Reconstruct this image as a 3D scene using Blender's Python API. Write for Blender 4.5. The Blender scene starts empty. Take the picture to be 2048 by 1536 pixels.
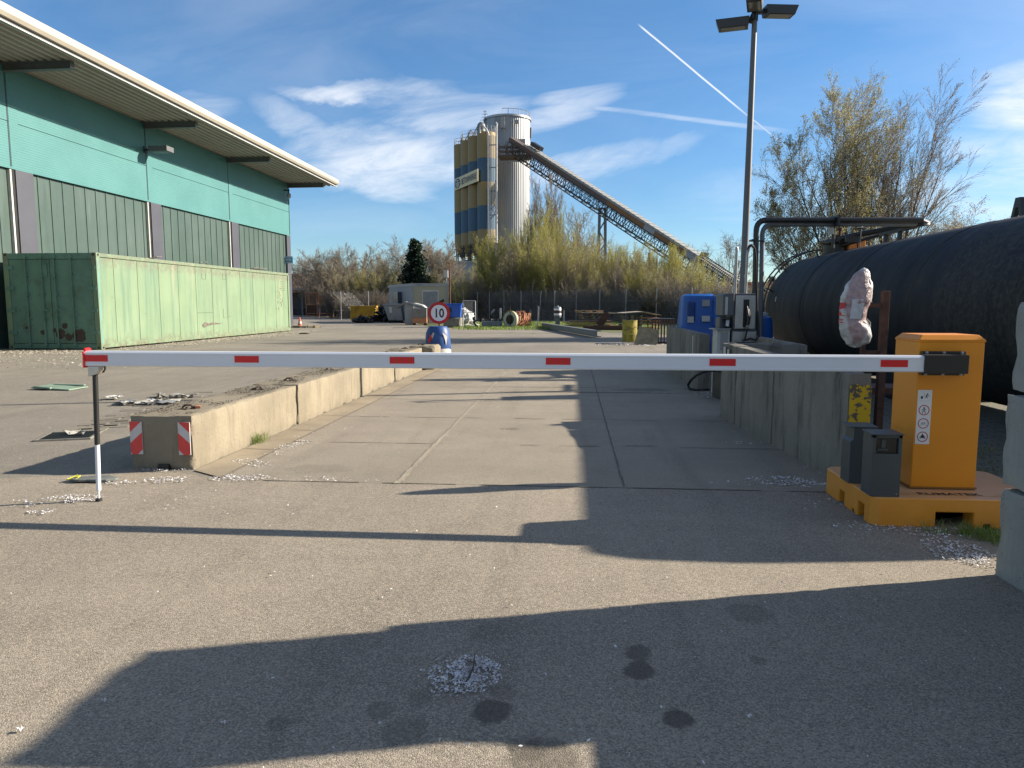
import bpy, bmesh, math, random
import numpy as np
from mathutils import Vector, Matrix, noise
R = math.radians
PI = math.pi
sc = bpy.context.scene
COL = sc.collection
# ---------------------------------------------------------------- survey of the place (camera station 0,0,1.45; +Y runs along the lane)
FPX = 1450.0; EYE = 1.45
PIT = math.atan(160/FPX); YAW = math.atan(121/FPX*math.cos(PIT))
def ray(u, v):
    a = (u-1024)/FPX; b = -(v-768)/FPX; cp, sp = math.cos(PIT), math.sin(PIT)
    x = a; y = cp+b*sp; z = -sp+b*cp
    return (x*math.cos(YAW)-y*math.sin(YAW), x*math.sin(YAW)+y*math.cos(YAW), z)
def G(u, v, z=0.0):
    d = ray(u, v); t = (z-EYE)/d[2]; return Vector((d[0]*t, d[1]*t, z))
def PY(u, v, y):
    d = ray(u, v); t = y/d[1]; return Vector((d[0]*t, y, EYE+d[2]*t))
def PX(u, v, x):
    d = ray(u, v); t = x/d[0]; return Vector((x, d[1]*t, EYE+d[2]*t))
def AT(u, v, Z):
    d = ray(u, v); c = -d[0]*math.sin(YAW)+d[1]*math.cos(YAW); t = Z/c
    return Vector((d[0]*t, d[1]*t, EYE+d[2]*t))
CR = Vector((math.cos(YAW), math.sin(YAW), 0)); CF = Vector((-math.sin(YAW), math.cos(YAW), 0))
# ---------------------------------------------------------------- mesh building
EACH = {'hinge','red_print','peeling_label','prohibition_ring','pipe_clamp','picto_leg','door_header','foot_plate','bolt','flange_bolt','casting_hole','rust_patch','stone','wheel','bearer','walk_bracket','vent_stub','white_label','red_sticker','torn_white_film','crate','slat','wall_post','white_band','steel_panel','valve_stub','data_plate','lifting_lug','return_bend','riser_pipe','loose_flap','rusty_sheets','parts_on_top','wire','side_frame','lower_frame','antenna_panel','red_stripe','lower_tube','paint_line','dark_strap','open_rollers_'}
class MB:
    def __init__(s): s.v = []; s.f = []; s.m = []
    def face(s, pts, mi=0):
        b = len(s.v); s.v.extend([tuple(p) for p in pts]); s.f.append(tuple(range(b, b+len(pts)))); s.m.append(mi)
    def hexa(s, c, mi=0):
        b = len(s.v); s.v.extend([tuple(p) for p in c])
        for q in ((0,3,2,1),(4,5,6,7),(0,1,5,4),(1,2,6,5),(2,3,7,6),(3,0,4,7)):
            s.f.append(tuple(b+i for i in q)); s.m.append(mi)
    def box(s, x0, x1, y0, y1, z0, z1, mi=0):
        s.hexa([(x0,y0,z0),(x1,y0,z0),(x1,y1,z0),(x0,y1,z0),(x0,y0,z1),(x1,y0,z1),(x1,y1,z1),(x0,y1,z1)], mi)
    def obox(s, c, size, rot=(0,0,0), mi=0):
        from mathutils import Euler
        Mx = Euler(rot).to_matrix(); c = Vector(c); a, b, d = [k/2 for k in size]
        P = [(-a,-b,-d),(a,-b,-d),(a,b,-d),(-a,b,-d),(-a,-b,d),(a,-b,d),(a,b,d),(-a,b,d)]
        s.hexa([c+Mx@Vector(p) for p in P], mi)
    def bar(s, p0, p1, w, h=None, mi=0, up=(0,0,1)):
        h = w if h is None else h
        p0, p1 = Vector(p0), Vector(p1); d = (p1-p0).normalized(); up = Vector(up)
        if abs(d.dot(up)) > .98: up = Vector((0,1,0))
        sx = d.cross(up).normalized()*(w/2); sz = sx.cross(d).normalized()*(h/2)
        s.hexa([p0-sx-sz, p0+sx-sz, p1+sx-sz, p1-sx-sz, p0-sx+sz, p0+sx+sz, p1+sx+sz, p1-sx+sz], mi)
    def tube(s, pts, r, n=8, mi=0, caps=True):
        pts = [Vector(p) for p in pts]; k = len(pts)
        rs = r if isinstance(r, (list, tuple)) else [r]*k
        b = len(s.v); d = (pts[1]-pts[0]).normalized()
        nx = d.cross(Vector((0,0,1)));
        if nx.length < .05: nx = d.cross(Vector((0,1,0)))
        nx.normalize()
        for i, p in enumerate(pts):
            if i == 0: t = (pts[1]-pts[0])
            elif i == k-1: t = (pts[-1]-pts[-2])
            else: t = (pts[i+1]-pts[i]).normalized()+(pts[i]-pts[i-1]).normalized()
            t.normalize(); nx = (nx-t*nx.dot(t)).normalized(); ny = t.cross(nx)
            for j in range(n):
                a = 2*PI*j/n; s.v.append(tuple(p+(nx*math.cos(a)+ny*math.sin(a))*rs[i]))
        for i in range(k-1):
            for j in range(n):
                j2 = (j+1) % n
                s.f.append((b+i*n+j, b+i*n+j2, b+(i+1)*n+j2, b+(i+1)*n+j)); s.m.append(mi)
        if caps:
            s.f.append(tuple(b+j for j in range(n))[::-1]); s.m.append(mi)
            s.f.append(tuple(b+(k-1)*n+j for j in range(n))); s.m.append(mi)
    def lathe(s, prof, c=(0,0,0), n=24, axis='z', mi=0, ring=False):
        b = len(s.v); c = Vector(c)
        for (r, h) in prof:
            for j in range(n):
                a = 2*PI*j/n; x, y = r*math.cos(a), r*math.sin(a)
                p = (x, y, h) if axis == 'z' else ((x, h, y) if axis == 'y' else (h, x, y))
                s.v.append(tuple(c+Vector(p)))
        for i in range(len(prof)-1):
            for j in range(n):
                j2 = (j+1) % n; s.f.append((b+i*n+j, b+i*n+j2, b+(i+1)*n+j2, b+(i+1)*n+j)); s.m.append(mi)
        if ring:
            k = len(prof)-1
            for j in range(n): j2 = (j+1) % n; s.f.append((b+k*n+j, b+k*n+j2, b+j2, b+j)); s.m.append(mi)
            return
        s.f.append(tuple(b+j for j in range(n))[::-1]); s.m.append(mi)
        k = len(prof)-1; s.f.append(tuple(b+k*n+j for j in range(n))); s.m.append(mi)
    def prism(s, poly, a, b2, axis='y', mi=0):
        # poly = list of 2D points; axis = extrusion axis
        def P(q, t): return (q[0], t, q[1]) if axis == 'y' else ((t, q[0], q[1]) if axis == 'x' else (q[0], q[1], t))
        b = len(s.v); n = len(poly)
        s.v.extend([P(q, a) for q in poly]); s.v.extend([P(q, b2) for q in poly])
        s.f.append(tuple(range(b, b+n))); s.m.append(mi); s.f.append(tuple(range(b+n, b+2*n))[::-1]); s.m.append(mi)
        for i in range(n):
            j = (i+1) % n; s.f.append((b+i, b+n+i, b+n+j, b+j)); s.m.append(mi)
    def text(s, body, size, o, ex, ey, mi=0, align='CENTER', sx=1.0, depth=.002, bold=0.0):
        cu = bpy.data.curves.new('t', 'FONT'); cu.body = body; cu.size = size; cu.align_x = align; cu.align_y = 'CENTER'
        cu.resolution_u = 3; cu.offset = bold
        ob = bpy.data.objects.new('t', cu); COL.objects.link(ob); bpy.context.view_layer.update()
        me = bpy.data.meshes.new_from_object(ob.evaluated_get(bpy.context.evaluated_depsgraph_get()))
        o, ex, ey = Vector(o), Vector(ex).normalized(), Vector(ey).normalized(); nn = ex.cross(ey)
        b = len(s.v); s.v.extend([tuple(o+ex*v.co.x*sx+ey*v.co.y+nn*depth) for v in me.vertices])
        for p in me.polygons: s.f.append(tuple(b+i for i in p.vertices)); s.m.append(mi)
        bpy.data.objects.remove(ob); bpy.data.meshes.remove(me)
    def split(s):
        par = list(range(len(s.v)))
        def find(i):
            while par[i] != i: par[i] = par[par[i]]; i = par[i]
            return i
        for f in s.f:
            a = find(f[0])
            for i in f[1:]: par[find(i)] = a
        g = {}
        for f, k in zip(s.f, s.m): g.setdefault(find(f[0]), []).append((f, k))
        out = []
        for fs in g.values():
            m = MB(); ix = {}
            for f, k in fs:
                for i in f:
                    if i not in ix: ix[i] = len(m.v); m.v.append(s.v[i])
                m.f.append(tuple(ix[i] for i in f)); m.m.append(k)
            out.append(m)
        return out
    def build(s, name, mats, parent=None, smooth=False, bevel=0, origin=None, world=True, fix=True):
        if name in EACH and parent is not None:
            ps = s.split()
            if len(ps) > 1:
                for q in ps: o = q.build1(name, mats, parent, smooth, bevel, origin, world, fix)
                return o
        return s.build1(name, mats, parent, smooth, bevel, origin, world, fix)
    def build1(s, name, mats, parent=None, smooth=False, bevel=0, origin=None, world=True, fix=True):
        if not isinstance(mats, (list, tuple)): mats = [mats]
        me = bpy.data.meshes.new(name)
        o = Vector((0,0,0))
        if world:
            if parent is not None: o = wloc(parent)
            elif origin is not None: o = Vector(origin)
        v = [(p[0]-o.x, p[1]-o.y, p[2]-o.z) for p in s.v] if o.length else s.v
        me.from_pydata(v, [], s.f)
        for m in mats: me.materials.append(m)
        me.polygons.foreach_set('material_index', s.m)
        if fix:
            bm = bmesh.new(); bm.from_mesh(me); bmesh.ops.recalc_face_normals(bm, faces=bm.faces); bm.to_mesh(me); bm.free()
        if smooth:
            me.polygons.foreach_set('use_smooth', [True]*len(me.polygons))
        ob = bpy.data.objects.new(name, me); COL.objects.link(ob)
        if parent is not None: ob.parent = parent
        elif origin is not None: ob.location = origin
        if smooth:
            try: me.set_sharp_from_angle(angle=R(38))
            except Exception: pass
        if bevel:
            b = ob.modifiers.new('bevel', 'BEVEL'); b.width = bevel; b.segments = 2; b.limit_method = 'ANGLE'; b.angle_limit = R(40)
        return ob
def wloc(o):
    l = Vector((0,0,0))
    while o is not None: l = l+o.location; o = o.parent
    return l
def thing(name, label, cat, loc=(0,0,0), rotz=0, group=None):
    o = bpy.data.objects.new(name, None); COL.objects.link(o); o.empty_display_size = .2
    o.location = loc; o.rotation_euler = (0,0,rotz); o['label'] = label; o['category'] = cat
    if group: o['group'] = group
    return o
def tag(o, label, cat=None, group=None, kind=None):
    if label: o['label'] = label
    if cat: o['category'] = cat
    if group: o['group'] = group
    if kind: o['kind'] = kind
    return o
def struct(o): o['kind'] = 'structure'; return o
def dup(root, loc, rotz=0, scale=None, label=None, group=None):
    r = root.copy(); COL.objects.link(r); r.location = loc; r.rotation_euler = (0,0,rotz)
    if scale: r.scale = scale
    if label: r['label'] = label
    if group: r['group'] = group
    for ch in list(root.children):
        c = ch.copy(); COL.objects.link(c); c.parent = r
        for g in ch.children:
            d = g.copy(); COL.objects.link(d); d.parent = c
    return r
def npmesh(name, V, Fq, mats, mi=None, parent=None, smooth=False):
    """V (n,3) array, Fq (m,k) array of equal-size faces"""
    me = bpy.data.meshes.new(name); n, k = Fq.shape
    me.vertices.add(len(V)); me.vertices.foreach_set('co', V.astype(np.float32).ravel())
    me.loops.add(n*k); me.loops.foreach_set('vertex_index', Fq.astype(np.int32).ravel())
    me.polygons.add(n); me.polygons.foreach_set('loop_start', np.arange(0, n*k, k, dtype=np.int32))
    for m in (mats if isinstance(mats, (list, tuple)) else [mats]): me.materials.append(m)
    if mi is not None: me.polygons.foreach_set('material_index', mi.astype(np.int32))
    if smooth: me.polygons.foreach_set('use_smooth', np.ones(n, dtype=bool))
    me.update(calc_edges=True); me.validate()
    ob = bpy.data.objects.new(name, me); COL.objects.link(ob)
    if parent is not None: ob.parent = parent
    return ob
def rblock(name, x0, x1, y0, y1, z0, z1, mat, parent=None, step=.06, amp=.008, edge=.02, seed=0, loc=None):
    """a cast concrete block with worn, uneven edges"""
    bm = bmesh.new(); bmesh.ops.create_cube(bm, size=1)
    sx, sy, sz = x1-x0, y1-y0, z1-z0; cx, cy, cz = (x0+x1)/2, (y0+y1)/2, (z0+z1)/2
    for ax, L in ((0, sx), (1, sy), (2, sz)):
        cuts = max(1, min(40, int(L/step)))
        es = [e for e in bm.edges if abs((e.verts[0].co-e.verts[1].co)[ax]) > 1e-6 and abs((e.verts[0].co-e.verts[1].co).length-abs((e.verts[0].co-e.verts[1].co)[ax])) < 1e-6]
        bmesh.ops.subdivide_edges(bm, edges=es, cuts=cuts, use_grid_fill=True)
    for v in bm.verts:
        c = v.co; near = sum(1 for a in range(3) if abs(abs(c[a])-.5) < 1e-4)
        w = Vector((c.x*sx+cx, c.y*sy+cy, c.z*sz+cz)); q = w*3+Vector((seed*7.3, 0, 0))
        nv = noise.noise_vector(q*2.3)*amp*.6+noise.noise_vector(q*9)*amp*.5
        if near >= 2:
            chip = max(0, noise.noise(w*7+Vector((seed, 3, 1)))+.15)*edge*1.6+edge*.35
            d = Vector((-math.copysign(1, c.x) if abs(abs(c.x)-.5) < 1e-4 else 0, -math.copysign(1, c.y) if abs(abs(c.y)-.5) < 1e-4 else 0, -math.copysign(1, c.z) if abs(abs(c.z)-.5) < 1e-4 else 0))
            w = w+d*chip
        v.co = w+nv
    o = wloc(parent) if parent is not None else Vector(loc or (0,0,0))
    for v in bm.verts: v.co -= o
    me = bpy.data.meshes.new(name); bm.to_mesh(me); bm.free(); me.materials.append(mat)
    me.polygons.foreach_set('use_smooth', [True]*len(me.polygons))
    try: me.set_sharp_from_angle(angle=R(50))
    except Exception: pass
    ob = bpy.data.objects.new(name, me); COL.objects.link(ob)
    if parent is not None: ob.parent = parent
    else: ob.location = o
    return ob
# ---------------------------------------------------------------- node helpers
class E:
    """tiny arithmetic on shader sockets"""
    def __init__(s, nt, k): s.nt = nt; s.k = k
    def _m(s, op, b=None, c=None, clamp=False):
        n = s.nt.nodes.new('ShaderNodeMath'); n.operation = op; n.use_clamp = clamp
        for i, x in enumerate((s, b, c)):
            if x is None: continue
            if isinstance(x, E): s.nt.links.new(x.k, n.inputs[i])
            else: n.inputs[i].default_value = x
        return E(s.nt, n.outputs[0])
    def __add__(s, o): return s._m('ADD', o)
    def __radd__(s, o): return s._m('ADD', o)
    def __sub__(s, o): return s._m('SUBTRACT', o)
    def __rsub__(s, o): return (s*-1)+o
    def __mul__(s, o): return s._m('MULTIPLY', o)
    def __rmul__(s, o): return s._m('MULTIPLY', o)
    def __truediv__(s, o): return s._m('DIVIDE', o)
    def p(s, e): return s._m('POWER', e)
    def mx(s, o): return s._m('MAXIMUM', o)
    def mn(s, o): return s._m('MINIMUM', o)
    def ab(s): return s._m('ABSOLUTE')
    def cl(s): return s._m('ADD', 0.0, clamp=True)
    def ss(s, a, b):
        n = s.nt.nodes.new('ShaderNodeMapRange'); n.interpolation_type = 'SMOOTHSTEP'
        s.nt.links.new(s.k, n.inputs[0]); n.inputs[1].default_value = a; n.inputs[2].default_value = b
        return E(s.nt, n.outputs[0])
class NT:
    def __init__(s, mat):
        s.nt = mat.node_tree; s.N = s.nt.nodes; s.L = s.nt.links
    def coord(s, kind='Object', scale=(1,1,1), rot=(0,0,0), loc=(0,0,0)):
        t = s.N.new('ShaderNodeTexCoord'); m = s.N.new('ShaderNodeMapping')
        m.inputs['Scale'].default_value = scale; m.inputs['Rotation'].default_value = rot; m.inputs['Location'].default_value = loc
        s.L.new(t.outputs[kind], m.inputs[0]); return m.outputs[0]
    def noise(s, co, scale=5, detail=4, rough=.55, dist=0):
        n = s.N.new('ShaderNodeTexNoise'); n.inputs['Scale'].default_value = scale; n.inputs['Detail'].default_value = detail
        n.inputs['Roughness'].default_value = rough; n.inputs['Distortion'].default_value = dist
        s.L.new(co, n.inputs['Vector']); return E(s.nt, n.outputs[0])
    def vor(s, co, scale=5, feat='F1', out='Distance', rand=1.0):
        n = s.N.new('ShaderNodeTexVoronoi'); n.feature = feat; n.inputs['Scale'].default_value = scale
        n.inputs['Randomness'].default_value = rand
        s.L.new(co, n.inputs['Vector'])
        return E(s.nt, n.outputs[out]) if out == 'Distance' else n.outputs[out]
    def xyz(s, co):
        n = s.N.new('ShaderNodeSeparateXYZ'); s.L.new(co, n.inputs[0]); return [E(s.nt, n.outputs[i]) for i in range(3)]
    def mix(s, fac, a, b, mode='MIX'):
        n = s.N.new('ShaderNodeMix'); n.data_type = 'RGBA'; n.blend_type = mode
        f, A, B = n.inputs[0], n.inputs[6], n.inputs[7]
        if isinstance(fac, E): s.L.new(fac.k, f)
        else: f.default_value = fac
        for sock, x in ((A, a), (B, b)):
            if hasattr(x, 'is_output'): s.L.new(x, sock)
            else: sock.default_value = (*x, 1)
        return n.outputs[2]
    def bump(s, h, strength=.3, dist=.01, normal=None):
        b = s.N.new('ShaderNodeBump'); b.inputs['Strength'].default_value = strength; b.inputs['Distance'].default_value = dist
        s.L.new(h.k, b.inputs['Height'])
        if normal: s.L.new(normal, b.inputs['Normal'])
        return b.outputs[0]
def newmat(name):
    m = bpy.data.materials.new(name); m.use_nodes = True; t = NT(m); bs = t.N['Principled BSDF']; return m, t, bs
def setc(t, bs, col, rough=None, metal=None, normal=None):
    if hasattr(col, 'is_output'): t.L.new(col, bs.inputs['Base Color'])
    else: bs.inputs['Base Color'].default_value = (*col, 1)
    if rough is not None:
        if isinstance(rough, E): t.L.new(rough.k, bs.inputs['Roughness'])
        else: bs.inputs['Roughness'].default_value = rough
    if metal is not None: bs.inputs['Metallic'].default_value = metal
    if normal is not None: t.L.new(normal, bs.inputs['Normal'])
def M(name, col, rough=.6, metal=0, var=.15, vs=3, dirt=None, da=.5, ds=2.0, streak=False, bump=.15, bs_=60, bd=.003, spec=None):
    """paint / metal / plastic with tone variation, dirt and a little relief"""
    m, t, b = newmat(name); co = t.coord()
    n1 = t.noise(co, vs, 5, .6)
    dk = tuple(c*(1-var) for c in col); lt = tuple(min(1, c*(1+var)) for c in col)
    c = t.mix(n1.ss(.3, .7), dk, lt)
    if dirt:
        cs = t.coord(scale=(1, 1, .12)) if streak else co
        n2 = t.noise(cs, ds, 8, .65); n3 = t.noise(co, ds*7, 5, .7)
        c = t.mix(((n2*.7+n3*.3).ss(.62-.22*da, .78-.1*da))*min(1, da*1.2), c, dirt)
    nb = t.noise(co, bs_, 4, .6)
    setc(t, b, c, (n1*.25+(rough-.12)), metal, t.bump(nb, bump, bd) if bump else None)
    return m
# ================================================================ materials
def asphalt(name, base, warm, grain=1.0, stains=(), tracks=True):
    m, t, b = newmat(name); co = t.coord()
    n0 = t.noise(co, .35, 4, .6); n1 = t.noise(co, 2.2, 6, .65); tr = t.noise(t.coord(scale=(1.6, .12, 1), rot=(0,0,.12)), 1.5, 5, .6); tr2 = t.noise(t.coord(scale=(.25, 1.1, 1), rot=(0,0,-.5)), 1.4, 6, .62, 1.2)
    c = t.mix(n0.ss(.3, .7), base, warm)
    c = t.mix((n1.ss(.42, .72))*.35, c, tuple(k*.72 for k in base))
    if tracks: c = t.mix((tr.ss(.5, .72))*.5, c, tuple(k*.66 for k in base))
    c = t.mix((tr2.ss(.5, .75))*.3, c, tuple(min(1, k*1.22) for k in warm)); c = t.mix((tr2.ss(.45, .25))*.28, c, tuple(k*.7 for k in base))
    v = t.vor(co, 210*grain, 'F1', 'Color'); g = t.noise(co, 130*grain, 4, .8); v2 = t.vor(co, 210*grain)
    sv = t.N.new('ShaderNodeSeparateColor'); t.L.new(v, sv.inputs[0]); vr = E(t.nt, sv.outputs[0])
    c = t.mix(vr.ss(.5, 1)*.6, c, tuple(min(1, k*1.55) for k in warm))
    c = t.mix(vr.ss(.4, .0)*.6, c, tuple(k*.5 for k in base))
    c = t.mix((g.ss(.54, .72))*.5, c, tuple(k*.4 for k in base))
    x, y, z = t.xyz(t.coord()); wob = t.noise(co, 9, 4, .6)
    for (sx, sy, rx, ry, k) in stains:
        dx = (x-sx)/rx; dy = (y-sy)/ry
        d = dx*dx+dy*dy+(wob-.5)*2.4
        c = t.mix(d.ss(1.15, .5)*(k*.85), c, tuple(q*.32 for q in base))
    h = v2*-1.0+g*.6+t.noise(co, 14, 4, .6)*1.2
    setc(t, b, c, .88, 0, t.bump(h, .5, .004)); b.inputs['Specular IOR Level'].default_value = .3
    return m
def concrete(name, col, dark, streak=.6, pits=True, bump=.5, moss=None, foot=None):
    m, t, b = newmat(name); co = t.coord()
    n0 = t.noise(co, 1.3, 6, .62); n1 = t.noise(t.coord(scale=(3.2, 3.2, .4)), 2.2, 7, .72); n2 = t.noise(co, 26, 5, .7); n3 = t.noise(t.coord(scale=(14, 14, 1.6)), 1.3, 5, .7)
    c = t.mix(n0.ss(.3, .7), tuple(k*.8 for k in col), tuple(min(1, k*1.12) for k in col))
    c = t.mix(n1.ss(.47, .72)*streak, c, dark)
    c = t.mix(n3.ss(.55, .75)*streak*.5, c, tuple(min(1, k*1.3) for k in col))
    c = t.mix(n2.ss(.5, .8)*.45, c, tuple(k*.6 for k in col))
    if moss: c = t.mix((n0*.5+t.noise(co, 5, 6, .7)*.6).ss(.58, .68)*.7, c, moss)
    h = n2*.7+n0*.6
    if pits:
        v = t.vor(co, 38); pit = v.ss(.22, .05)*t.noise(co, 8, 3).ss(.5, .62)
        c = t.mix(pit*.8, c, tuple(k*.3 for k in col)); h = h-pit*.8
    setc(t, b, c, .9, 0, t.bump(h, bump, .012)); b.inputs['Specular IOR Level'].default_value = .25
    return m
stains = []
for (u, v, ru, k) in ((1275,1305,24,.75),(1278,1342,26,.85),(985,1426,34,.85),(808,1462,40,.4),(760,1422,24,.4),(1357,1438,26,.9),(840,1398,25,.35),(1085,1520,60,.6),(1500,1228,36,.35),(1513,1322,14,.45),
                      (975,1268,30,.25),(1002,1385,24,.35),(1050,1500,30,.5),(560,1450,22,.5)):
    p = G(u, v); r = 1.3*ru/FPX*(p.y+.1); stains.append((round(p.x,3), round(p.y,3), round(r,3), round(r*1.15,3), k))
A_FRONT = asphalt('front_asphalt', (.225,.195,.155), (.30,.262,.202), .8, stains)
A_YARD = asphalt('yard_asphalt', (.18,.163,.138), (.255,.23,.185), 1.1, [(-3.2, 36, 9, .8, .3)])
LANE = asphalt('lane_concrete', (.235,.205,.16), (.31,.273,.212), 1.5, [(.3,11.9,1.6,.09,.8),(1.2,12.3,.5,.25,.5),(-.3,12.6,1.2,.06,.5),(-.7,8.3,.12,.1,.5),(.7,7.4,.2,.06,.4),(-2.2,6.1,.3,.2,.25)])
GUT = concrete('gutter_concrete', (.29,.245,.175), (.18,.15,.11), .3, False, .25)
def dirtm():
    m, t, b = newmat('bare_earth'); co = t.coord()
    n = t.noise(co, .15, 6, .6); n2 = t.noise(co, 4, 6, .7)
    c = t.mix(n.ss(.35, .65), (.12,.1,.07), (.09,.11,.05)); c = t.mix(n2.ss(.5, .7)*.6, c, (.2,.17,.12))
    setc(t, b, c, .95, 0, t.bump(n2, .6, .05)); return m
EARTH = dirtm()
def cobble():
    m, t, b = newmat('cobble_paving'); co = t.coord(rot=(0,0,.2))
    br = t.N.new('ShaderNodeTexBrick'); t.L.new(co, br.inputs['Vector']); br.inputs['Scale'].default_value = 1
    br.inputs['Brick Width'].default_value = .2; br.inputs['Row Height'].default_value = .1; br.inputs['Mortar Size'].default_value = .012
    br.inputs['Color1'].default_value = (.2,.19,.16,1); br.inputs['Color2'].default_value = (.14,.135,.12,1); br.inputs['Mortar'].default_value = (.1,.1,.05,1)
    n = t.noise(co, 3, 6, .7); c = t.mix(n.ss(.5, .65)*.6, br.outputs[0], (.13,.13,.06))
    setc(t, b, c, .9, 0, t.bump(E(t.nt, br.outputs[1])*-1+n*.5, .8, .015)); return m
COB = cobble()
CON_L = concrete('block_concrete', (.235,.205,.15), (.12,.105,.075), .55, True, .8)
CON_TOP = CON_L
CON_R = concrete('wall_concrete', (.21,.2,.17), (.055,.052,.043), .9, True, .5)
CON_S = concrete('stack_concrete', (.30,.31,.29), (.14,.15,.13), .4, True, .6)
CON_D = concrete('old_concrete', (.2,.19,.165), (.09,.085,.07), .6, True, .6)
ORANGE = M('orange_paint', (.70,.245,.003), .38, 0, .05, 2, (.42,.17,.02), .22, 5, True, bump=.04, bs_=200)
def basepaint():
    m, t, b = newmat('orange_concrete_paint'); co = t.coord()
    n = t.noise(co, 6, 6, .7); n2 = t.noise(co, 60, 4, .7); sx, sy, sz = t.xyz(co)
    ch = t.noise(t.coord(scale=(3, 14, 3)), 3, 6, .7)
    c = t.mix(n.ss(.3, .7), (.64,.245,.018), (.70,.28,.03)); c = t.mix(n2.ss(.68, .74), c, (.3,.14,.03)); c = t.mix(ch.ss(.70, .73), c, (.35,.17,.05))
    c = t.mix(n2.ss(.42, .3)*.25, c, (.75,.5,.2))
    gn = t.N.new('ShaderNodeNewGeometry'); nz_ = t.xyz(gn.outputs['Normal'])[2]; c = t.mix(nz_.ss(.85, .98)*(n*.35+.3), c, (.62,.46,.33)); setc(t, b, c, .34, 0, t.bump(n2, .15, .003)); b.inputs['Specular IOR Level'].default_value = .7; return m  # upward faces paled by normal: sky sheen painted into the colour
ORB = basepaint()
WHITE = M('white_powder_coat', (.68,.71,.75), .32, 0, .02, 2, (.5,.5,.5), .12, 3, bump=0)
WHITE2 = M('dirty_white', (.45,.45,.42), .6, 0, .1, 3, (.3,.27,.22), .5, 2, True)
RED = M('red_reflective', (.62,.01,.014), .35, 0, .05, 20, bump=0)
REDP = M('red_plastic', (.75,.02,.02), .3, 0, .05, bump=0)
RWR = M('worn_red_sheet', (.62,.05,.045), .5, 0, .08, 8, (.3,.1,.08), .2, 6)
RWW = M('worn_white_sheet', (.5,.5,.49), .5, 0, .06, 8, (.25,.24,.22), .45, 7)
BLK = M('black_plastic', (.012,.012,.012), .45, 0, .1, bump=.1)
BLKP = M('black_painted_steel', (.018,.019,.02), .42, 0, .2, 4, (.06,.05,.04), .3, 3)
RUB = M('rubber', (.02,.02,.02), .85)
ZINC = M('galvanised_steel', (.33,.34,.35), .42, .75, .12, 8, (.3,.3,.3), .3, 3)
POLEG = M('grey_pole_paint', (.115,.125,.13), .55, .1, .1, 2, (.08,.08,.075), .4, 2, True)
ALU = M('stainless_panel', (.5,.49,.46), .35, .75, .08, 5, (.2,.19,.17), .35, 3, True)
DGREY = M('anthracite_powder_coat', (.055,.065,.068), .45, 0, .08, 3, bump=.08, bs_=300)
GREYM = M('mid_grey_paint', (.10,.105,.11), .5, 0, .1, 3, (.1,.1,.1), .3)
LGREY = M('light_grey_plastic', (.28,.285,.29), .5, 0, .08, 3, (.2,.19,.17), .35, 2, True)
STEELG = M('grey_steel', (.15,.165,.18), .5, .2, .15, 4, (.1,.09,.08), .4, 3, True)
TEAL = None
def tealm():
    m, t, b = newmat('teal_cladding'); co = t.coord(); x, y, z = t.xyz(co)
    n = t.noise(co, .5, 5, .6); n2 = t.noise(t.coord(scale=(1, 1.5, .15)), 1.2, 6, .7)
    rib = ((z*12.0)._m('FRACT')-.5).ab().ss(.38, .5)
    c = t.mix(n.ss(.3, .7), (.056,.175,.175), (.068,.20,.20)); c = t.mix(n2.ss(.58, .75)*.35, c, (.05,.16,.15)); c = t.mix(rib*.25, c, (.04,.135,.13))
    setc(t, b, c, .5, 0, t.bump(rib*-1, .5, .015)); return m
TEAL = tealm()
def polym():
    m, t, b = newmat('weathered_translucent_sheet'); co = t.coord()
    n = t.noise(co, .4, 5, .6); n2 = t.noise(t.coord(scale=(1, 2.2, .2)), 1.6, 7, .7); n3 = t.noise(co, 2.5, 8, .8); n4 = t.noise(co, 6, 3, .5)
    c = t.mix(n.ss(.3, .7), (.052,.082,.07), (.072,.104,.09)); c = t.mix(n2.ss(.5, .7)*.6, c, (.036,.06,.045))
    c = t.mix(n3.ss(.64, .72)*.5, c, (.03,.045,.028)); c = t.mix(n2.ss(.42, .3)*.35, c, (.115,.15,.135)); c = t.mix(n4.ss(.72, .76)*.6, c, (.1,.12,.09))
    setc(t, b, c, .38, 0, t.bump(n3, .1, .01)); return m
POLY = polym()
COLG = M('column_cladding', (.052,.055,.072), .55, 0, .05, 1, (.04,.042,.05), .3, 1, True, bump=.03)
SOFF = M('soffit_metal', (.36,.345,.30), .55, .1, .08, .6, (.22,.21,.18), .35, 1.2)
FASC = M('fascia_metal', (.37,.34,.28), .5, 0, .05, 1.2, (.4,.36,.28), .4, 1.5, True)
def contm():
    m, t, b = newmat('container_green_paint'); co = t.coord(); x, y, z = t.xyz(co)
    n = t.noise(co, .8, 5, .6); n2 = t.noise(t.coord(scale=(1, 2.6, .16)), 1.4, 8, .72); n3 = t.noise(co, 5, 8, .75); n4 = t.noise(t.coord(scale=(1, 1.2, .07)), .9, 5, .6)
    c = t.mix(n.ss(.3, .7), (.155,.225,.135), (.185,.255,.155)); c = t.mix(n2.ss(.46, .66)*.8, c, (.10,.175,.12)); c = t.mix(n4.ss(.58, .68)*.8, c, (.27,.27,.18))
    low = (z*-1.0+.45+n3*.35-.17).ss(0, .4)*n3.ss(.4, .62); top = (z-2.55+n3*.3).ss(.1, .4)*n3.ss(.38, .6)
    c = t.mix(low*.75, c, (.12,.09,.06)); c = t.mix(top*.8, c, (.15,.14,.1))
    c = t.mix(n3.ss(.62, .70)*.7, c, (.10,.10,.07)); c = t.mix(t.noise(t.coord(scale=(1,9,.25)), 2.0, 5, .7).ss(.56, .74)*.35, c, (.24,.29,.2))
    setc(t, b, c, .5, 0, t.bump(n3, .2, .006)); return m
CONT = contm()
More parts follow.
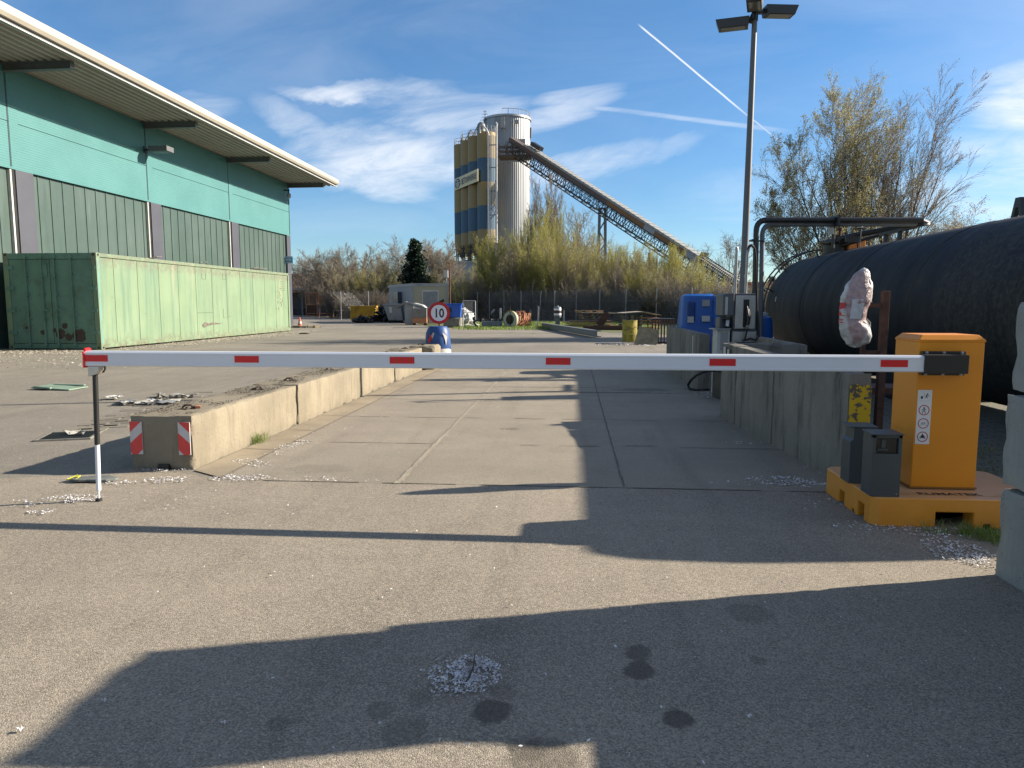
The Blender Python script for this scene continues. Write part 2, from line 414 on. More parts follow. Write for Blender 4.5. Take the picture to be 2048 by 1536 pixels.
CONTD = M('container_door_paint', (.10,.2,.15), .5, 0, .12, 1.5, (.06,.07,.045), .65, 2.2, bump=.3, bs_=30)
SEAM = M('seam_dark_green', (.09,.13,.08), .7, 0, .2, 8, (.08,.06,.04), .5, 6)
RUST = M('rusty_steel', (.075,.036,.024), .85, 0, .35, 12, (.07,.03,.018), .6, 9, bump=.5, bs_=80)
RUSTL = M('light_rust', (.42,.19,.10), .85, 0, .3, 10, (.2,.09,.05), .6, 8, bump=.4)
def tankm():
    m, t, b = newmat('weathered_black_tank'); co = t.coord(); x, y, z = t.xyz(co)
    n1 = t.noise(t.coord(scale=(.5, 2.2, .5)), 1.0, 9, .72, .9); n2 = t.noise(co, 1.1, 7, .7); n3 = t.noise(co, 16, 6, .75); v = t.vor(co, 22)
    c = t.mix(n1.ss(.32, .72), (.013,.014,.017), (.042,.039,.035))
    c = t.mix(n1.ss(.55, .72)*(z+1.0).ss(.4, 2.0)*.6, c, (.12,.10,.072))
    c = t.mix(n2.ss(.58, .7)*.4, c, (.022,.026,.032))
    c = t.mix((y*-1.0-2.2+n2*.6).ss(0, .3)*n3.ss(.45, .62)*.65, c, (.075,.065,.048))
    c = t.mix(v.ss(.16, .08)*t.noise(co, 3, 4).ss(.5, .6)*.7, c, (.17,.15,.12))
    setc(t, b, c, (n2*.2+.58), 0, t.bump(n3+n1*.5, .25, .008)); b.inputs['Specular IOR Level'].default_value = .22; return m
TANK = tankm()
BLUE = M('blue_polyethylene', (.008,.085,.34), .38, 0, .08, 2, (.05,.12,.3), .25, 2, bump=.05)
BLUEB = M('blue_bin', (.02,.1,.5), .45, 0, .1, 3)
BLUED = M('blue_drum_plastic', (.014,.06,.21), .5, 0, .25, 5, (.08,.12,.2), .5, 5)
YEL = M('worn_yellow_paint', (.38,.31,.035), .55, 0, .15, 5, (.05,.045,.03), .85, 4)
YELW = None
def yw():
    m, t, b = newmat('chipped_yellow_paint'); co = t.coord(); x, y, z = t.xyz(co)
    n = t.noise(co, 22, 6, .65); n2 = t.noise(co, 6, 3, .5)
    c = t.mix((n+(z-.62)*.22+n2*.12).ss(.585, .61), (.56,.38,.01), (.09,.085,.065)); setc(t, b, c, .7, 0, t.bump(n, .4, .004)); return m
YELW = yw()
SKIP = M('skip_yellow', (.42,.27,.02), .6, 0, .15, 2, (.1,.045,.02), .75, 1.5, bump=.3)
CREAM = M('cream_panel', (.32,.295,.23), .6, 0, .05, 1, (.36,.33,.26), .3, 1, True)
OFFG = M('office_grey_panel', (.24,.25,.27), .55, 0, .05, 1, (.28,.28,.28), .3, 1, True)
SILY = M('silo_yellow', (.24,.175,.07), .6, 0, .08, .2, (.24,.17,.06), .5, .35, True, bump=0)
SILB = M('silo_blue', (.035,.085,.14), .6, 0, .08, .2, (.035,.09,.15), .5, .35, True, bump=0)
def silv():
    m, t, b = newmat('silo_ribbed_metal'); co = t.coord()
    n = t.noise(t.coord(scale=(.7, .7, .03)), 1.2, 6, .6); n2 = t.noise(t.coord(scale=(.25, .25, .05)), .6, 4, .6)
    c = t.mix(n.ss(.3, .7), (.17,.18,.19), (.27,.28,.29)); c = t.mix(n2.ss(.6, .75)*.5, c, (.25,.2,.13))
    setc(t, b, c, .42, .55); return m
SILV = silv()
BROWN = M('conveyor_brown', (.10,.075,.068), .7, 0, .15, .3, (.1,.07,.06), .4, .5)
CORR = M('conveyor_orange', (.22,.11,.045), .75, 0, .15, .3, (.2,.1,.05), .4, .5)
TRUSS = M('truss_steel', (.03,.04,.046), .6, .2, .1)
WOOD = M('pallet_wood', (.34,.23,.13), .8, 0, .25, 6, (.1,.07,.05), .5, 8, bump=.4)
WOODW = M('weathered_board', (.36,.31,.24), .8, 0, .2, 4, (.12,.1,.07), .4, 5)
CLOTH = M('white_sheeting', (.5,.5,.48), .6, 0, .05, 5, (.4,.38,.35), .3, 4)
BRICK = M('dark_red_roof', (.11,.05,.038), .85, 0, .2, 1, (.05,.03,.025), .5, 1)
SHED = M('shed_wall', (.11,.11,.11), .8, 0, .2, 1, (.06,.05,.04), .4, 1)
FLAKE = M('white_petal', (.62,.61,.62), .7, 0, .25, 30, bump=0)
FLAKE2 = M('buff_petal', (.5,.45,.36), .8, 0, .3, 30, bump=0)
FILL = concrete('joint_filler', (.34,.30,.23), (.2,.18,.15), .4, False, .6)
JOINT = M('joint_dirt', (.13,.115,.09), .95, 0, .4, 12, (.3,.27,.22), .4, 14)
BARK = M('grey_bark', (.13,.11,.085), .9, 0, .25, 3, bump=.3)
BARKD = M('dark_bark', (.075,.06,.05), .9, 0, .2, 3, bump=.3)
TWIGB = M('brown_twig', (.19,.16,.125), .9, 0, .25, .4, bump=0)
TWIGY = M('yellow_green_twig', (.27,.23,.085), .85, 0, .3, .3, bump=0)
def leafm(name, c1, c2, tr=.45):
    m, t, b = newmat(name); co = t.coord(); n = t.noise(co, .6, 4, .6); n2 = t.noise(co, 7, 2, .5)
    c = t.mix(n.ss(.35, .65), c1, c2); c = t.mix(n2.ss(.5, .7)*.5, c, tuple(k*1.35 for k in c2)); setc(t, b, c, .6)
    tl = t.N.new('ShaderNodeBsdfTranslucent'); t.L.new(c, tl.inputs[0]); mx = t.N.new('ShaderNodeMixShader'); mx.inputs[0].default_value = tr
    t.L.new(b.outputs[0], mx.inputs[1]); t.L.new(tl.outputs[0], mx.inputs[2]); t.L.new(mx.outputs[0], t.N['Material Output'].inputs[0]); return m
LEAFY = leafm('spring_bud_leaf', (.27,.275,.05), (.40,.38,.10))
LEAFO = leafm('olive_catkin', (.27,.25,.10), (.38,.34,.15))
LEAFG = leafm('pale_green_bud', (.2,.22,.09), (.3,.3,.14))
LEAFP = leafm('brown_bud', (.22,.19,.13), (.3,.26,.19))
NEED = leafm('spruce_needle', (.012,.03,.018), (.022,.045,.024), .15)
GRASS = leafm('grass_blade', (.12,.19,.03), (.2,.29,.06), .4)
DRYG = leafm('dry_grass', (.2,.18,.08), (.3,.27,.13), .3)
# ================================================================ SETTING: ground sheets
rng = random.Random(7)
def sheet(name, pts, z, mat, thick=None):
    m = MB(); m.face([(x, y, z) for x, y in pts]); return struct(m.build(name, mat))
sheet('ground', [(-900,-200),(900,-200),(900,1500),(-900,1500)], -.02, EARTH)
sheet('yard_asphalt', [(-75,-20),(2.6,-20),(2.6,18),(9,18),(9,33),(3.5,36),(-1.5,40.5),(-5,41.5),(-9,46),(-14,60),(-24,90),(-75,90)], 0.0, A_YARD)
sheet('front_asphalt', [(-7.5,-4),(2.62,-4),(2.62,5.66),(-2.9,5.66),(-3.4,5.9),(-4.6,5.6),(-7.5,4.4)], .004, A_FRONT)
sheet('lane_slabs', [(-2.92,5.66),(2.35,5.66),(2.35,17.4),(-2.92,17.4)], .005, LANE)
sheet('side_paving', [(2.6,-6),(40,-6),(40,30),(9,30),(9,18),(2.6,18)], -.006, COB)
sheet('gutter', [(-3.27,5.95),(-2.92,5.72),(-2.92,17.6),(-3.2,17.6)], .009, GUT)
sheet('far_road', [(-13,61.5),(-4,62.5),(14,51.5),(34,36),(36,38.5),(15,54.5),(-4,65.8),(-13,64.6)], .004, A_YARD)
# slab joints and the wide filled joint
jm = MB()
for y in (5.66, 7.33, 9.06, 10.8, 12.55, 14.3, 16.05):
    for k in range(26):
        a = -2.92+k*.2; w = .004+.005*rng.random()
        if rng.random() < .22: continue
        jm.face([(a, y-w+rng.uniform(-.004,.004), .0085), (a+.2, y-w, .0085), (a+.2, y+w, .0085), (a, y+w+rng.uniform(-.003,.006), .0085)])
for k in range(70):
    y = 5.7+k*.167; w = .005+.006*rng.random(); x = .42+rng.uniform(-.004,.004); jm.face([(x-w,y,.0085),(x+w,y,.0085),(x+w,y+.167,.0085),(x-w,y+.167,.0085)])
struct(jm.build('slab_joint', JOINT))
fm = MB()
for k in range(140):
    y = 5.64+k*.084; w = .016+.012*rng.random(); x = -1.4+rng.uniform(-.006,.006); fm.face([(x-w,y,.0095),(x+w,y,.0095),(x+w*rng.uniform(.8,1.1),y+.09,.0095),(x-w*rng.uniform(.8,1.1),y+.09,.0095)])
struct(fm.build('filled_joint', FILL))
gj = MB()
for y in (6.9, 8.0, 9.1, 10.2, 11.3, 12.4, 13.5, 14.6): gj.face([(-3.25,y,.012),(-2.93,y-.03,.012),(-2.93,y-.018,.012),(-3.25,y+.012,.012)])
gj.face([(-2.925,5.72,.0125),(-2.912,5.72,.0125),(-2.912,17.4,.0125),(-2.925,17.4,.0125)])
struct(gj.build('gutter_joint', JOINT))
# old paving strip beside the drain
CON_P = concrete('paver_concrete', (.2,.18,.145), (.12,.11,.09), .3, False, .4)
pm = MB()
for i in range(9):
    for j in range(3):
        p = G(150+i*26, 868-i*9.5)+Vector((j*.12, j*.26, 0)); w = .13
        pm.obox((p.x-.1, p.y, .001), (.30+rng.uniform(-.02,.02), .19, .012), (0,0,.35+rng.uniform(-.05,.05)))
o = struct(pm.build('paving_strip', CON_P))
# ---- grass verge (ground under it, blades as stuff)
sheet('verge', [(-13,60.5),(-9.2,46),(-5,41.5),(-1.5,40.5),(3.5,36),(12,33),(20,44),(14,51.0),(-4,62.0)], .006, M('verge_turf', (.09,.11,.035), .95, 0, .3, 1.2, (.16,.14,.07), .5, 2))
def blades(name, spots, mats, label, n_per, hgt, wid, spread=None):
    r = np.random.default_rng(abs(hash(name)) % 1000 if False else len(name)*13)
    P = []
    for (x, y, rx, ry, n) in spots:
        k = int(n); a = r.uniform(0, 2*np.pi, k); q = np.sqrt(r.uniform(0, 1, k))
        P.append(np.stack([x+rx*q*np.cos(a), y+ry*q*np.sin(a), np.zeros(k)], 1))
    P = np.concatenate(P); n = len(P)
    a = r.uniform(0, 2*np.pi, n); h = hgt*r.uniform(.35, 1.1, n); w = wid*r.uniform(.6, 1.3, n); le = h*r.uniform(.15, .8, n); la = r.uniform(0, 2*np.pi, n)
    dx = np.stack([np.cos(a)*w, np.sin(a)*w, np.zeros(n)], 1); L = np.stack([np.cos(la)*le, np.sin(la)*le, np.zeros(n)], 1); U = np.stack([np.zeros(n), np.zeros(n), h], 1)
    V = np.stack([P-dx, P+dx, P+dx*.7+U*.6+L*.35, P-dx*.7+U*.6+L*.35, P+U*.95+L-dx*.15, P+U*.95+L+dx*.15], 1).reshape(-1, 3)
    b = np.arange(n)*6; F = np.concatenate([np.stack([b, b+1, b+2, b+3], 1), np.stack([b+3, b+2, b+5, b+4], 1)])
    mi = np.concatenate([(r.uniform(0, 1, n) < .18).astype(int)]*2)
    ob = npmesh(name, V, F, mats, mi); tag(ob, label, 'grass', None, 'stuff'); return ob
t1 = G(508, 888); t2 = G(532, 872)
blades('grass_tuft', [(t1.x-.03,t1.y+.02,.07,.09,170),(t2.x-.06,t2.y+.05,.08,.1,190),(t1.x+.05,t1.y+.1,.05,.2,60)], [GRASS, DRYG], 'two green grass tufts growing at the foot of the left concrete blocks', 1, .13, .0028)
g = G(1960, 1075)
blades('grass_clump', [(g.x+.0,g.y+.0,.13,.10,240),(g.x-.2,g.y+.06,.16,.04,70),(g.x+.06,g.y-.14,.07,.10,70)], [GRASS, DRYG], 'grass clump between the orange foundation and the stacked concrete blocks', 1, .10, .0026)
sp = []
for k in range(46):
    u_ = 955+k*7.0; Z_ = 43.5+(k % 3)*5.0+rng.uniform(-1.5,1.5); q_ = AT(u_, 608, Z_); sp.append((q_.x, q_.y, 1.5, 2.0, 700))
blades('verge_grass', sp, [GRASS, DRYG], 'green grass verge in front of the chain link fence', 1, .16, .02)
blades('wall_foot_grass', [(2.0,17.4,.35,.4,260),(2.4,19,.6,1.0,200)], [GRASS, DRYG], 'grass at the far end of the low concrete wall', 1, .16, .006)
blades('paving_grass', [(4.2,6.9,1.3,.8,1500),(3.4,7.6,.6,.5,300),(6.6,4.6,1.2,.8,500)], [DRYG, GRASS], 'sparse grass in the cobble joints beside the black tank', 1, .05, .004)
# ---- white petals
def petals(name, spots, label, size=(.005, .014), seed=1, mat=None):
    r = np.random.default_rng(seed); P = []
    for (x, y, rx, ry, n, rot) in spots:
        a = r.uniform(0, 2*np.pi, n); q = r.uniform(0, 1, n)**.62; px = rx*q*np.cos(a); py = ry*q*np.sin(a)
        P.append(np.stack([x+px*math.cos(rot)-py*math.sin(rot), y+px*math.sin(rot)+py*math.cos(rot), np.full(n, .012)+r.uniform(0, .004, n)], 1))
    P = np.concatenate(P)
    nz_ = np.array([noise.noise(Vector((p[0]*11+seed, p[1]*9, 3)))+.6*noise.noise(Vector((p[0]*34, p[1]*30, seed))) for p in P])
    if seed < 8: P = P[nz_ > -.12-.5*(r.uniform(0, 1, len(P)) < .2)]
    n = len(P); s = size[0]+(size[1]-size[0])*r.uniform(0, 1, n)**1.7; a = r.uniform(0, 2*np.pi, n); asp = r.uniform(.3, .8, n); tl = r.uniform(-.55, .55, (n, 2))
    ex = np.stack([np.cos(a), np.sin(a), tl[:, 0]], 1)*s[:, None]; ey = np.stack([-np.sin(a), np.cos(a), tl[:, 1]], 1)*(s*asp)[:, None]
    V = np.stack([P-ex, P-ey*.9+ex*.1, P+ex, P+ey-ex*.2], 1).reshape(-1, 3); V[:, 2] = np.maximum(V[:, 2], .011)
    F = np.arange(n*4).reshape(n, 4); ob = npmesh(name, V, F, [mat or FLAKE, FLAKE2], (r.uniform(0, 1, n) < .22).astype(int)); tag(ob, label, 'petals', None, 'stuff'); return ob
def gp(u, v, ru, rv, n, rot=0):
    p = G(u, v); rx = ru/FPX*(p.y+.2); e = G(u, v+rv); return (p.x, p.y, rx, abs(p.y-e.y), n, rot)
petals('petal_pile', [gp(930,1352,74,40,1500), gp(945,1345,46,24,700), gp(920,1390,66,10,80), gp(930,1350,110,60,60)], 'pile of white petals lying in a shallow hollow of the front asphalt', (.003,.0085), 2)
petals('petal_drift', [gp(480,958,60,8,520,.1), gp(505,928,24,14,260,1.0), gp(590,890,28,8,330), gp(560,905,26,10,80), gp(640,868,60,14,40), gp(640,960,140,5,130)], 'drift of white petals along the gutter of the left blocks', (.004,.012), 3)
petals('petal_scatter', [gp(150,1000,60,9,480), gp(240,968,40,5,210), gp(335,962,48,7,420), gp(330,940,60,6,280), gp(85,1026,30,6,160), gp(40,1010,60,14,120), gp(420,1010,300,30,90)], 'white petals scattered around the barrier support foot', (.004,.012), 4)
petals('petal_heap', [gp(1565,964,70,10,1000), gp(1610,972,50,6,300), gp(1620,930,40,20,90), gp(1540,970,130,4,100), gp(1650,1010,60,25,70)], 'heap of white petals in the shade before the orange foundation', (.004,.0115), 5)
petals('petal_bank', [gp(1910,1105,60,26,900), gp(1880,1068,70,12,420), gp(1960,1120,40,24,420), gp(1820,1060,110,8,300), gp(1740,1058,90,20,110)], 'bank of white petals beside the grass clump on the right', (.004,.011), 6)
petals('petal_line', [gp(1410,790,26,8,420), gp(1470,836,60,3,60), gp(1500,888,70,3,90), gp(1330,690,40,3,160), gp(1500,855,30,30,60)], 'line of white petals at the foot of the right concrete wall', (.005,.013), 7)
petals('loose_petals', [(-.3,3.4,3.6,2.2,260,0), (-1.2,8,2.4,3.2,200,0), (.5,2.5,2.2,.9,80,0), (-5.5,7,2.6,3.5,200,0), (-9,14,5,5,600,0)], 'single white petals strewn over the asphalt', (.003,.009), 8)
petals('dirt_crumbs', [(-14.2,30,1.2,9,2600,0), (-16,20.5,3.5,1.0,1500,0), (-13,18,5,3,1200,0)], 'pale crumbs and grit along the foot of the green container', (.015,.04), 9, FLAKE2)
petals('verge_litter', [(-3.6,41.6,2.2,.8,400,0), (-6.5,45.5,2.5,.7,350,0), (2.2,26.5,1.4,1.2,300,0)], 'pale grit and litter at the edge of the far yard', (.02,.06), 10)
# twig on the petal pile
p = G(932,1372); q = G(950,1322); tw = MB(); tw.tube([p+Vector((0,0,.015)), (p+q)/2+Vector((.01,0,.022)), q+Vector((0,0,.03))], [.004,.0035,.002], 6)
tag(tw.build('twig', BARKD, origin=p), 'thin brown twig standing out of the petal pile', 'twig')

# ================================================================ HALL
HX = -18.5
hall = thing('industrial_hall', 'long hall with teal metal cladding, translucent green wall panels and projecting roof', 'building', (-18.5, 47, 0))
ys = [7.3, 15.1, 23.1, 30.9, 38.5, 46.9]
m = MB()
for i in range(5):
    a, b = ys[i]+.02, ys[i+1]-.02
    m.box(HX-.12, HX, a, b, 7.42, 9.2); m.box(HX-.12, HX, a, b, 5.95, 7.40)
    m.box(HX-.16, HX+.012, a+.02, a+.42, 5.95, 9.18)
m.box(HX-.13, HX+.05, 7.3, 46.95, 5.88, 5.95)
m.box(-45, HX-.12, 46.75, 46.9, 5.95, 9.2); m.box(HX-.1, HX+.03, 46.9, 46.96, 5.9, 9.2)
m.build('cladding', TEAL, hall)
m = MB()
for y in ys: m.box(HX-.1, HX+.004, y-.02, y+.02, 5.95, 9.2)
m.box(HX-.1, HX-.02, 7.3, 46.9, 7.38, 7.44)
m.build('cladding_joint', BLK, hall)
for i in range(5):
    a, b = ys[i]+.95, ys[i+1]-.1; m = MB()
    m.box(HX-.2, HX-.08, a, b, 0, 5.86)
    k = a+.3
    while k < b: m.box(HX-.08, HX-.055, k, k+.05, 0, 5.86); k += .62
    m.build('translucent_panel', POLY, hall)
    c = MB(); c.box(HX-.12, HX+.06, ys[i]+.12, ys[i]+.92, 0, 5.88)
    cc = c.build('column_casing', COLG, hall, bevel=.01)
    e = MB(); e.box(HX-.12, HX+.02, ys[i]-.02, ys[i]+.12, 0, 5.88); e.build('dark_recess', BLK, hall)
    e = MB(); e.box(HX-.1, HX+.03, ys[i]-.10, ys[i]-.03, 0, 5.86); e.build('white_edge_strip', WHITE2, hall)
c = MB(); c.box(HX-.3, HX+.04, 46.3, 46.9, 0, 5.9); c.build('column_casing', COLG, hall)
m = MB(); m.box(-45, HX-.21, 7.2, 46.6, 0, 9.1); m.build('hall_core', SHED, hall)
m = MB(); m.box(HX-.15, HX+.1, 6.0, 7.28, 0, 9.2); m.build('end_wall', TEAL, hall)
# roof with ribbed soffit, gutter lip and cantilever brackets
m = MB(); y0, y1 = 3.0, 48.2
prof = []
x = -15.85; 
while x > HX-.6:
    prof += [(x, 9.235), (x-.10, 9.235), (x-.14, 9.34), (x-.26, 9.34)]; x -= .30
prof += [(x, 9.235), (x-.3, 9.235)]
m.prism([(-15.85, 9.42)]+prof+[(x-.3, 9.42)], y0, y1, 'y')
m.build('soffit', SOFF, hall)
m = MB()
m.prism([(-15.62,9.32),(-15.55,9.42),(-15.6,9.66),(-15.8,9.7),(-45,11.4),(-45,9.45),(-15.8,9.43),(-15.84,9.33),(-15.68,9.32)], y0-.1, y1+.1, 'y')
m.build('roof', FASC, hall)
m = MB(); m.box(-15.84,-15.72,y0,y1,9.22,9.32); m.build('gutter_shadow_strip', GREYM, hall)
m = MB(); m.bar((-15.69,y0,9.20),(-15.69,y1+.1,9.20),.05,.035); m.build('drip_edge', WHITE2, hall)
for y in ys[1:]:
    m = MB(); x0, x1 = HX-.2, -16.15; m.box(x0, x1, y-.10, y+.10, 9.205, 9.232); m.box(x0, x1, y-.012, y+.012, 8.99, 9.205)
    m.prism([(x0, 8.96),(x1, 8.975),(x1, 8.995),(x0, 8.99)], y-.1, y+.1, 'y'); m.box(x1, x1+.012, y-.1, y+.1, 8.97, 9.232)
    m.build('roof_bracket', GREYM, hall)
# floodlight on the cladding
p = PX(290, 300, HX)
fl = thing('floodlight', 'grey box floodlight on an arm on the teal cladding', 'floodlight', (HX, p.y, p.z))
m = MB(); m.box(HX, HX+.35, p.y-.05, p.y+.05, p.z-.03, p.z+.03); m.box(HX, HX+.03, p.y-.12, p.y+.12, p.z-.14, p.z+.14); m.build('arm', BLK, fl)
m = MB(); m.box(HX+.3, HX+1.15, p.y-.28, p.y+.28, p.z-.1, p.z+.12); m.build('housing', GREYM, fl, bevel=.015)
m = MB(); m.box(HX+.36, HX+1.09, p.y-.22, p.y+.22, p.z-.115, p.z-.1); m.build('glass', GREYM, fl)
# camera at the hall corner
q = PX(575, 385, HX+.1)
cm = thing('security_camera', 'small dark camera and bracket on the far corner of the teal hall', 'camera', (HX, q.y, q.z))
m = MB(); m.bar((HX,q.y-.3,q.z+.1),(HX+.35,q.y-.3,q.z+.1),.08); m.bar((HX+.3,q.y-.3,q.z+.1),(HX+.3,q.y-.3,q.z-.2),.06); m.build('bracket', BLK, cm)
m = MB(); m.lathe([(.02,-.22),(.12,-.18),(.14,0),(.1,.1)], (HX+.3,q.y-.3,q.z-.2), 14); m.tube([(HX+.3,q.y-.3,q.z-.35),(HX+.2,q.y-.3,q.z-.7),(HX+.05,q.y-.3,q.z-.5)], .015, 5); m.build('dome', LGREY, cm, smooth=True)
# arrow sign (stands out from the far column)
q = PX(572, 519, HX+.12)
sg = thing('arrow_sign', 'small blue and white sign with an arrow at the hall corner', 'sign', (HX+.06, 46.4, q.z))
m = MB(); m.box(HX-.25, HX+.45, 46.15, 46.18, q.z-.22, q.z+.22); m.build('plate', M('sign_blue', (.05,.3,.62), .5, bump=0), sg)
m = MB()
for a, b in ((.15,.2),(-.2,-.15)): m.box(HX-.22, HX+.42, 46.135, 46.15, q.z+a, q.z+b)
m.box(HX-.2, HX+.2, 46.135, 46.15, q.z-.05, q.z+.05); m.prism([(HX+.18,q.z-.12),(HX+.38,q.z),(HX+.18,q.z+.12)], 46.135, 46.15, 'y'); m.build('arrow', WHITE2, sg)

# ================================================================ GREEN CONTAINER
cx0, cx1, cy0, cy1, ch = -18.05, -14.92, 21.9, 37.55, 3.06
ct = thing('shipping_container', 'weathered pale green shipping container with dark doors beside the teal hall', 'container', (cx1, cy0, 0))
m = MB(); m.box(cx0+.04, cx1-.045, cy0+.08, cy1-.04, .16, ch-.06); m.build('body_panel', CONT, ct)
m = MB()
for (x, y) in ((cx0,cy0),(cx1-.17,cy0),(cx0,cy1-.17),(cx1-.17,cy1-.17)): m.box(x, x+.17, y, y+.17, .13, ch-.12)
for x in (cx0, cx1-.08): m.box(x, x+.08, cy0+.17, cy1-.17, ch-.13, ch-.01); m.box(x, x+.08, cy0+.17, cy1-.17, .05, .2)
m.box(cx0+.17, cx1-.17, cy1-.1, cy1, ch-.15, ch); m.build('frame', CONT, ct, bevel=.01)
m = MB(); m.box(cx0+.17, cx1-.17, cy0, cy0+.1, ch-.2, ch-.01); m.box(cx0+.17, cx1-.17, cy0, cy0+.1, .03, .18); m.build('door_header', CONTD, ct, bevel=.008)
for (x, y) in ((cx0,cy0),(cx1-.18,cy0),(cx0,cy1-.18),(cx1-.18,cy1-.18)):
    for z in (.0, ch-.13):
        m = MB(); m.box(x-.004, x+.184, y-.004, y+.184, z, z+.13); c = m.build('corner_casting', CONT, ct, bevel=.012)
        m = MB(); m.box(x+.186, x+.189, y+.05, y+.13, z+.035, z+.095); m.box(x+.05, x+.13, y-.008, y-.005, z+.035, z+.095); m.build('casting_hole', BLK, c)
m = MB()
k = cy0+.9; yss = []
while k < cy1-.5: m.box(cx1-.047, cx1-.037, k-.008, k+.008, .2, ch-.13); yss.append(k); k += 1.3
m.box(cx1-.047, cx1-.036, yss[4], yss[5], 1.09, 1.11); m.box(cx1-.046, cx1-.036, yss[6], yss[6]+.25, .9, .915)
for (a, b, c, d) in ((yss[4]+.5,yss[4]+.8,2.45,2.7),(yss[6]-.35,yss[6]-.05,2.5,2.75),(yss[6]-.4,yss[6],.85,1.25)):
    m.box(cx1-.046, cx1-.037, a, a+.012, c, d); m.box(cx1-.046, cx1-.037, b, b+.012, c, d); m.box(cx1-.046, cx1-.037, a, b, c, c+.012)
m.build('side_seam', SEAM, ct)
m = MB()
# dented rusty scar on the side
pts = [(0,0),(.25,.1),(.5,.03),(.9,.08),(1.3,.03),(1.75,.015),(1.3,-.02),(.8,-.03),(.45,-.06),(.2,-.13),(.05,-.1)]
m.prism([(yss[4]+.35+a, .62+b) for a, b in pts], cx1-.044, cx1-.034, 'x'); m.build('torn_scar', M('scar_metal', (.10,.085,.065), .8, 0, .5, 14, (.3,.29,.24), .6, 12), ct)
rr = random.Random(3); m = MB()
for k in range(46):
    y, z = cy1-1.75+rr.random()*1.0, 1.1+rr.random()*1.2; w = rr.uniform(.02,.14)
    m.box(cx1-.045, cx1-.035, y, y+w, z, z+.012) if k % 2 else m.box(cx1-.045, cx1-.035, y, y+.014, z, z+w)
for k in range(6): m.box(cx1-.045, cx1-.035, cy1-1.1, cy1-.45, 2.15+k*.09, 2.165+k*.09)
m.build('peeling_label', SEAM, ct)
m = MB(); m.box(cx1-.002, cx1+.003, cy0+.05, cy0+.09, .2, ch-.2); m.build('worn_blue_edge', M('old_blue_green', (.1,.28,.3), .6), ct)
dmid = (cx0+cx1)/2-.02
for s, (a, b) in ((0, (cx0+.18, dmid-.01)), (1, (dmid+.01, cx1-.19))):
    m = MB(); m.box(a, b, cy0+.02, cy0+.08, .2, ch-.21); dr = m.build('door', CONTD, ct, bevel=.006)
    m = MB(); w = b-a
    for x0 in ((a+w*.42 if s == 0 else a+w*.12), (a+w*.82 if s == 0 else a+w*.52)):
        m = MB(); m.tube([(x0, cy0-.03, .08), (x0, cy0-.03, ch-.08)], .022, 8)
        for z in (.16, .95, 1.75, 2.35, ch-.14): m.box(x0-.05, x0+.05, cy0-.065, cy0+.02, z-.035, z+.035)
        m.build('lock_rod', CONTD, dr)
    m = MB(); hx = a-.12 if s == 0 else b-.12
    for z in (.55, 1.25, 1.95, 2.6): m.box(hx, hx+.26, cy0-.02, cy0+.02, z-.06, z+.05)
    m.build('hinge', CONTD, dr)
m = MB(); m.box(dmid-.33, dmid-.08, cy0-.012, cy0+.02, 2.3, 2.72); m.bar((dmid-.3,cy0-.06,1.3),(dmid-.05,cy0-.06,1.22),.03); m.bar((dmid+.2,cy0-.06,1.3),(dmid+.5,cy0-.06,1.22),.03); m.build('data_plate', CONTD, ct)
m = MB()
for (x, z, r) in ((-.55,.45,.28),(-1.0,.75,.12),(-.9,.4,.14),(-1.35,.62,.08),(-2.3,.7,.06),(-1.75,.55,.1),(-1.15,.5,.2)):
    poly = [(cx1-.2+x+r*math.cos(t)*rr.uniform(.6,1), max(.24, z+r*math.sin(t)*rr.uniform(.6,1))) for t in [i*PI/6 for i in range(12)]]
    m.prism(poly, cy0+.008, cy0+.016, 'y')
m.build('rust_patch', M('dark_rust', (.06,.04,.03), .85, 0, .3, 10), ct)
m = MB()
for (y, w) in ((34.2,1.2),(25.5,.35),(28.9,.2)): 
    for k in range(5): m.bar((cx1-.5+.1*k, y-w/2+rr.uniform(-.1,.1), ch+.01+.02*k), (cx1-.45+.1*k, y+w/2, ch+.03+.02*k), .05, .02)
tag(m.build('loose_boards', CON_D, origin=(cx1-.3,34,ch)), 'few old boards lying on the roof of the green container', 'boards')
# second dark skip / black opening left of the container
m = MB(); m.box(-23.2, cx0-.15, 22.6, 23.4, 0.0, 2.5); tag(m.build('dark_gate', BLK, origin=(-20,23,0)), 'black gate in the gap left of the green container', 'gate')
# ================================================================ BOOM BARRIER
AY = 4.98
bar_ = thing('boom_barrier', 'orange boom barrier cabinet with a long closed white arm and hanging support', 'barrier', (2.5, 5.25, .2))
cabx0, cabx1, caby0, caby1, cz0, cz1 = 2.315, 2.735, 5.06, 5.42, .205, 1.245
m = MB(); m.box(cabx0, cabx1, caby0, caby1, cz0, cz1-.045)
cab = m.build('cabinet', ORANGE, bar_, bevel=.006)
m = MB(); i = .028
b0 = [(cabx0-.005,caby0-.005,cz1-.047),(cabx1+.005,caby0-.005,cz1-.047),(cabx1+.005,caby1+.005,cz1-.047),(cabx0-.005,caby1+.005,cz1-.047)]
b1 = [(p[0], p[1], cz1-.035) for p in b0]
b2 = [(cabx0+i,caby0+i,cz1),(cabx1-i,caby0+i,cz1),(cabx1-i,caby1-i,cz1),(cabx0+i,caby1-i,cz1)]
m.hexa(b0+b1); m.hexa([(p[0],p[1],p[2]+.0005) for p in b1]+b2); m.build('lid', ORANGE, cab, bevel=.004)
m = MB(); m.box(cabx0-.008, cabx1+.008, caby0-.008, caby1+.008, cz0-.004, cz0+.006); m.build('base_frame', M('dark_orange_edge', (.25,.1,.01), .6), cab)
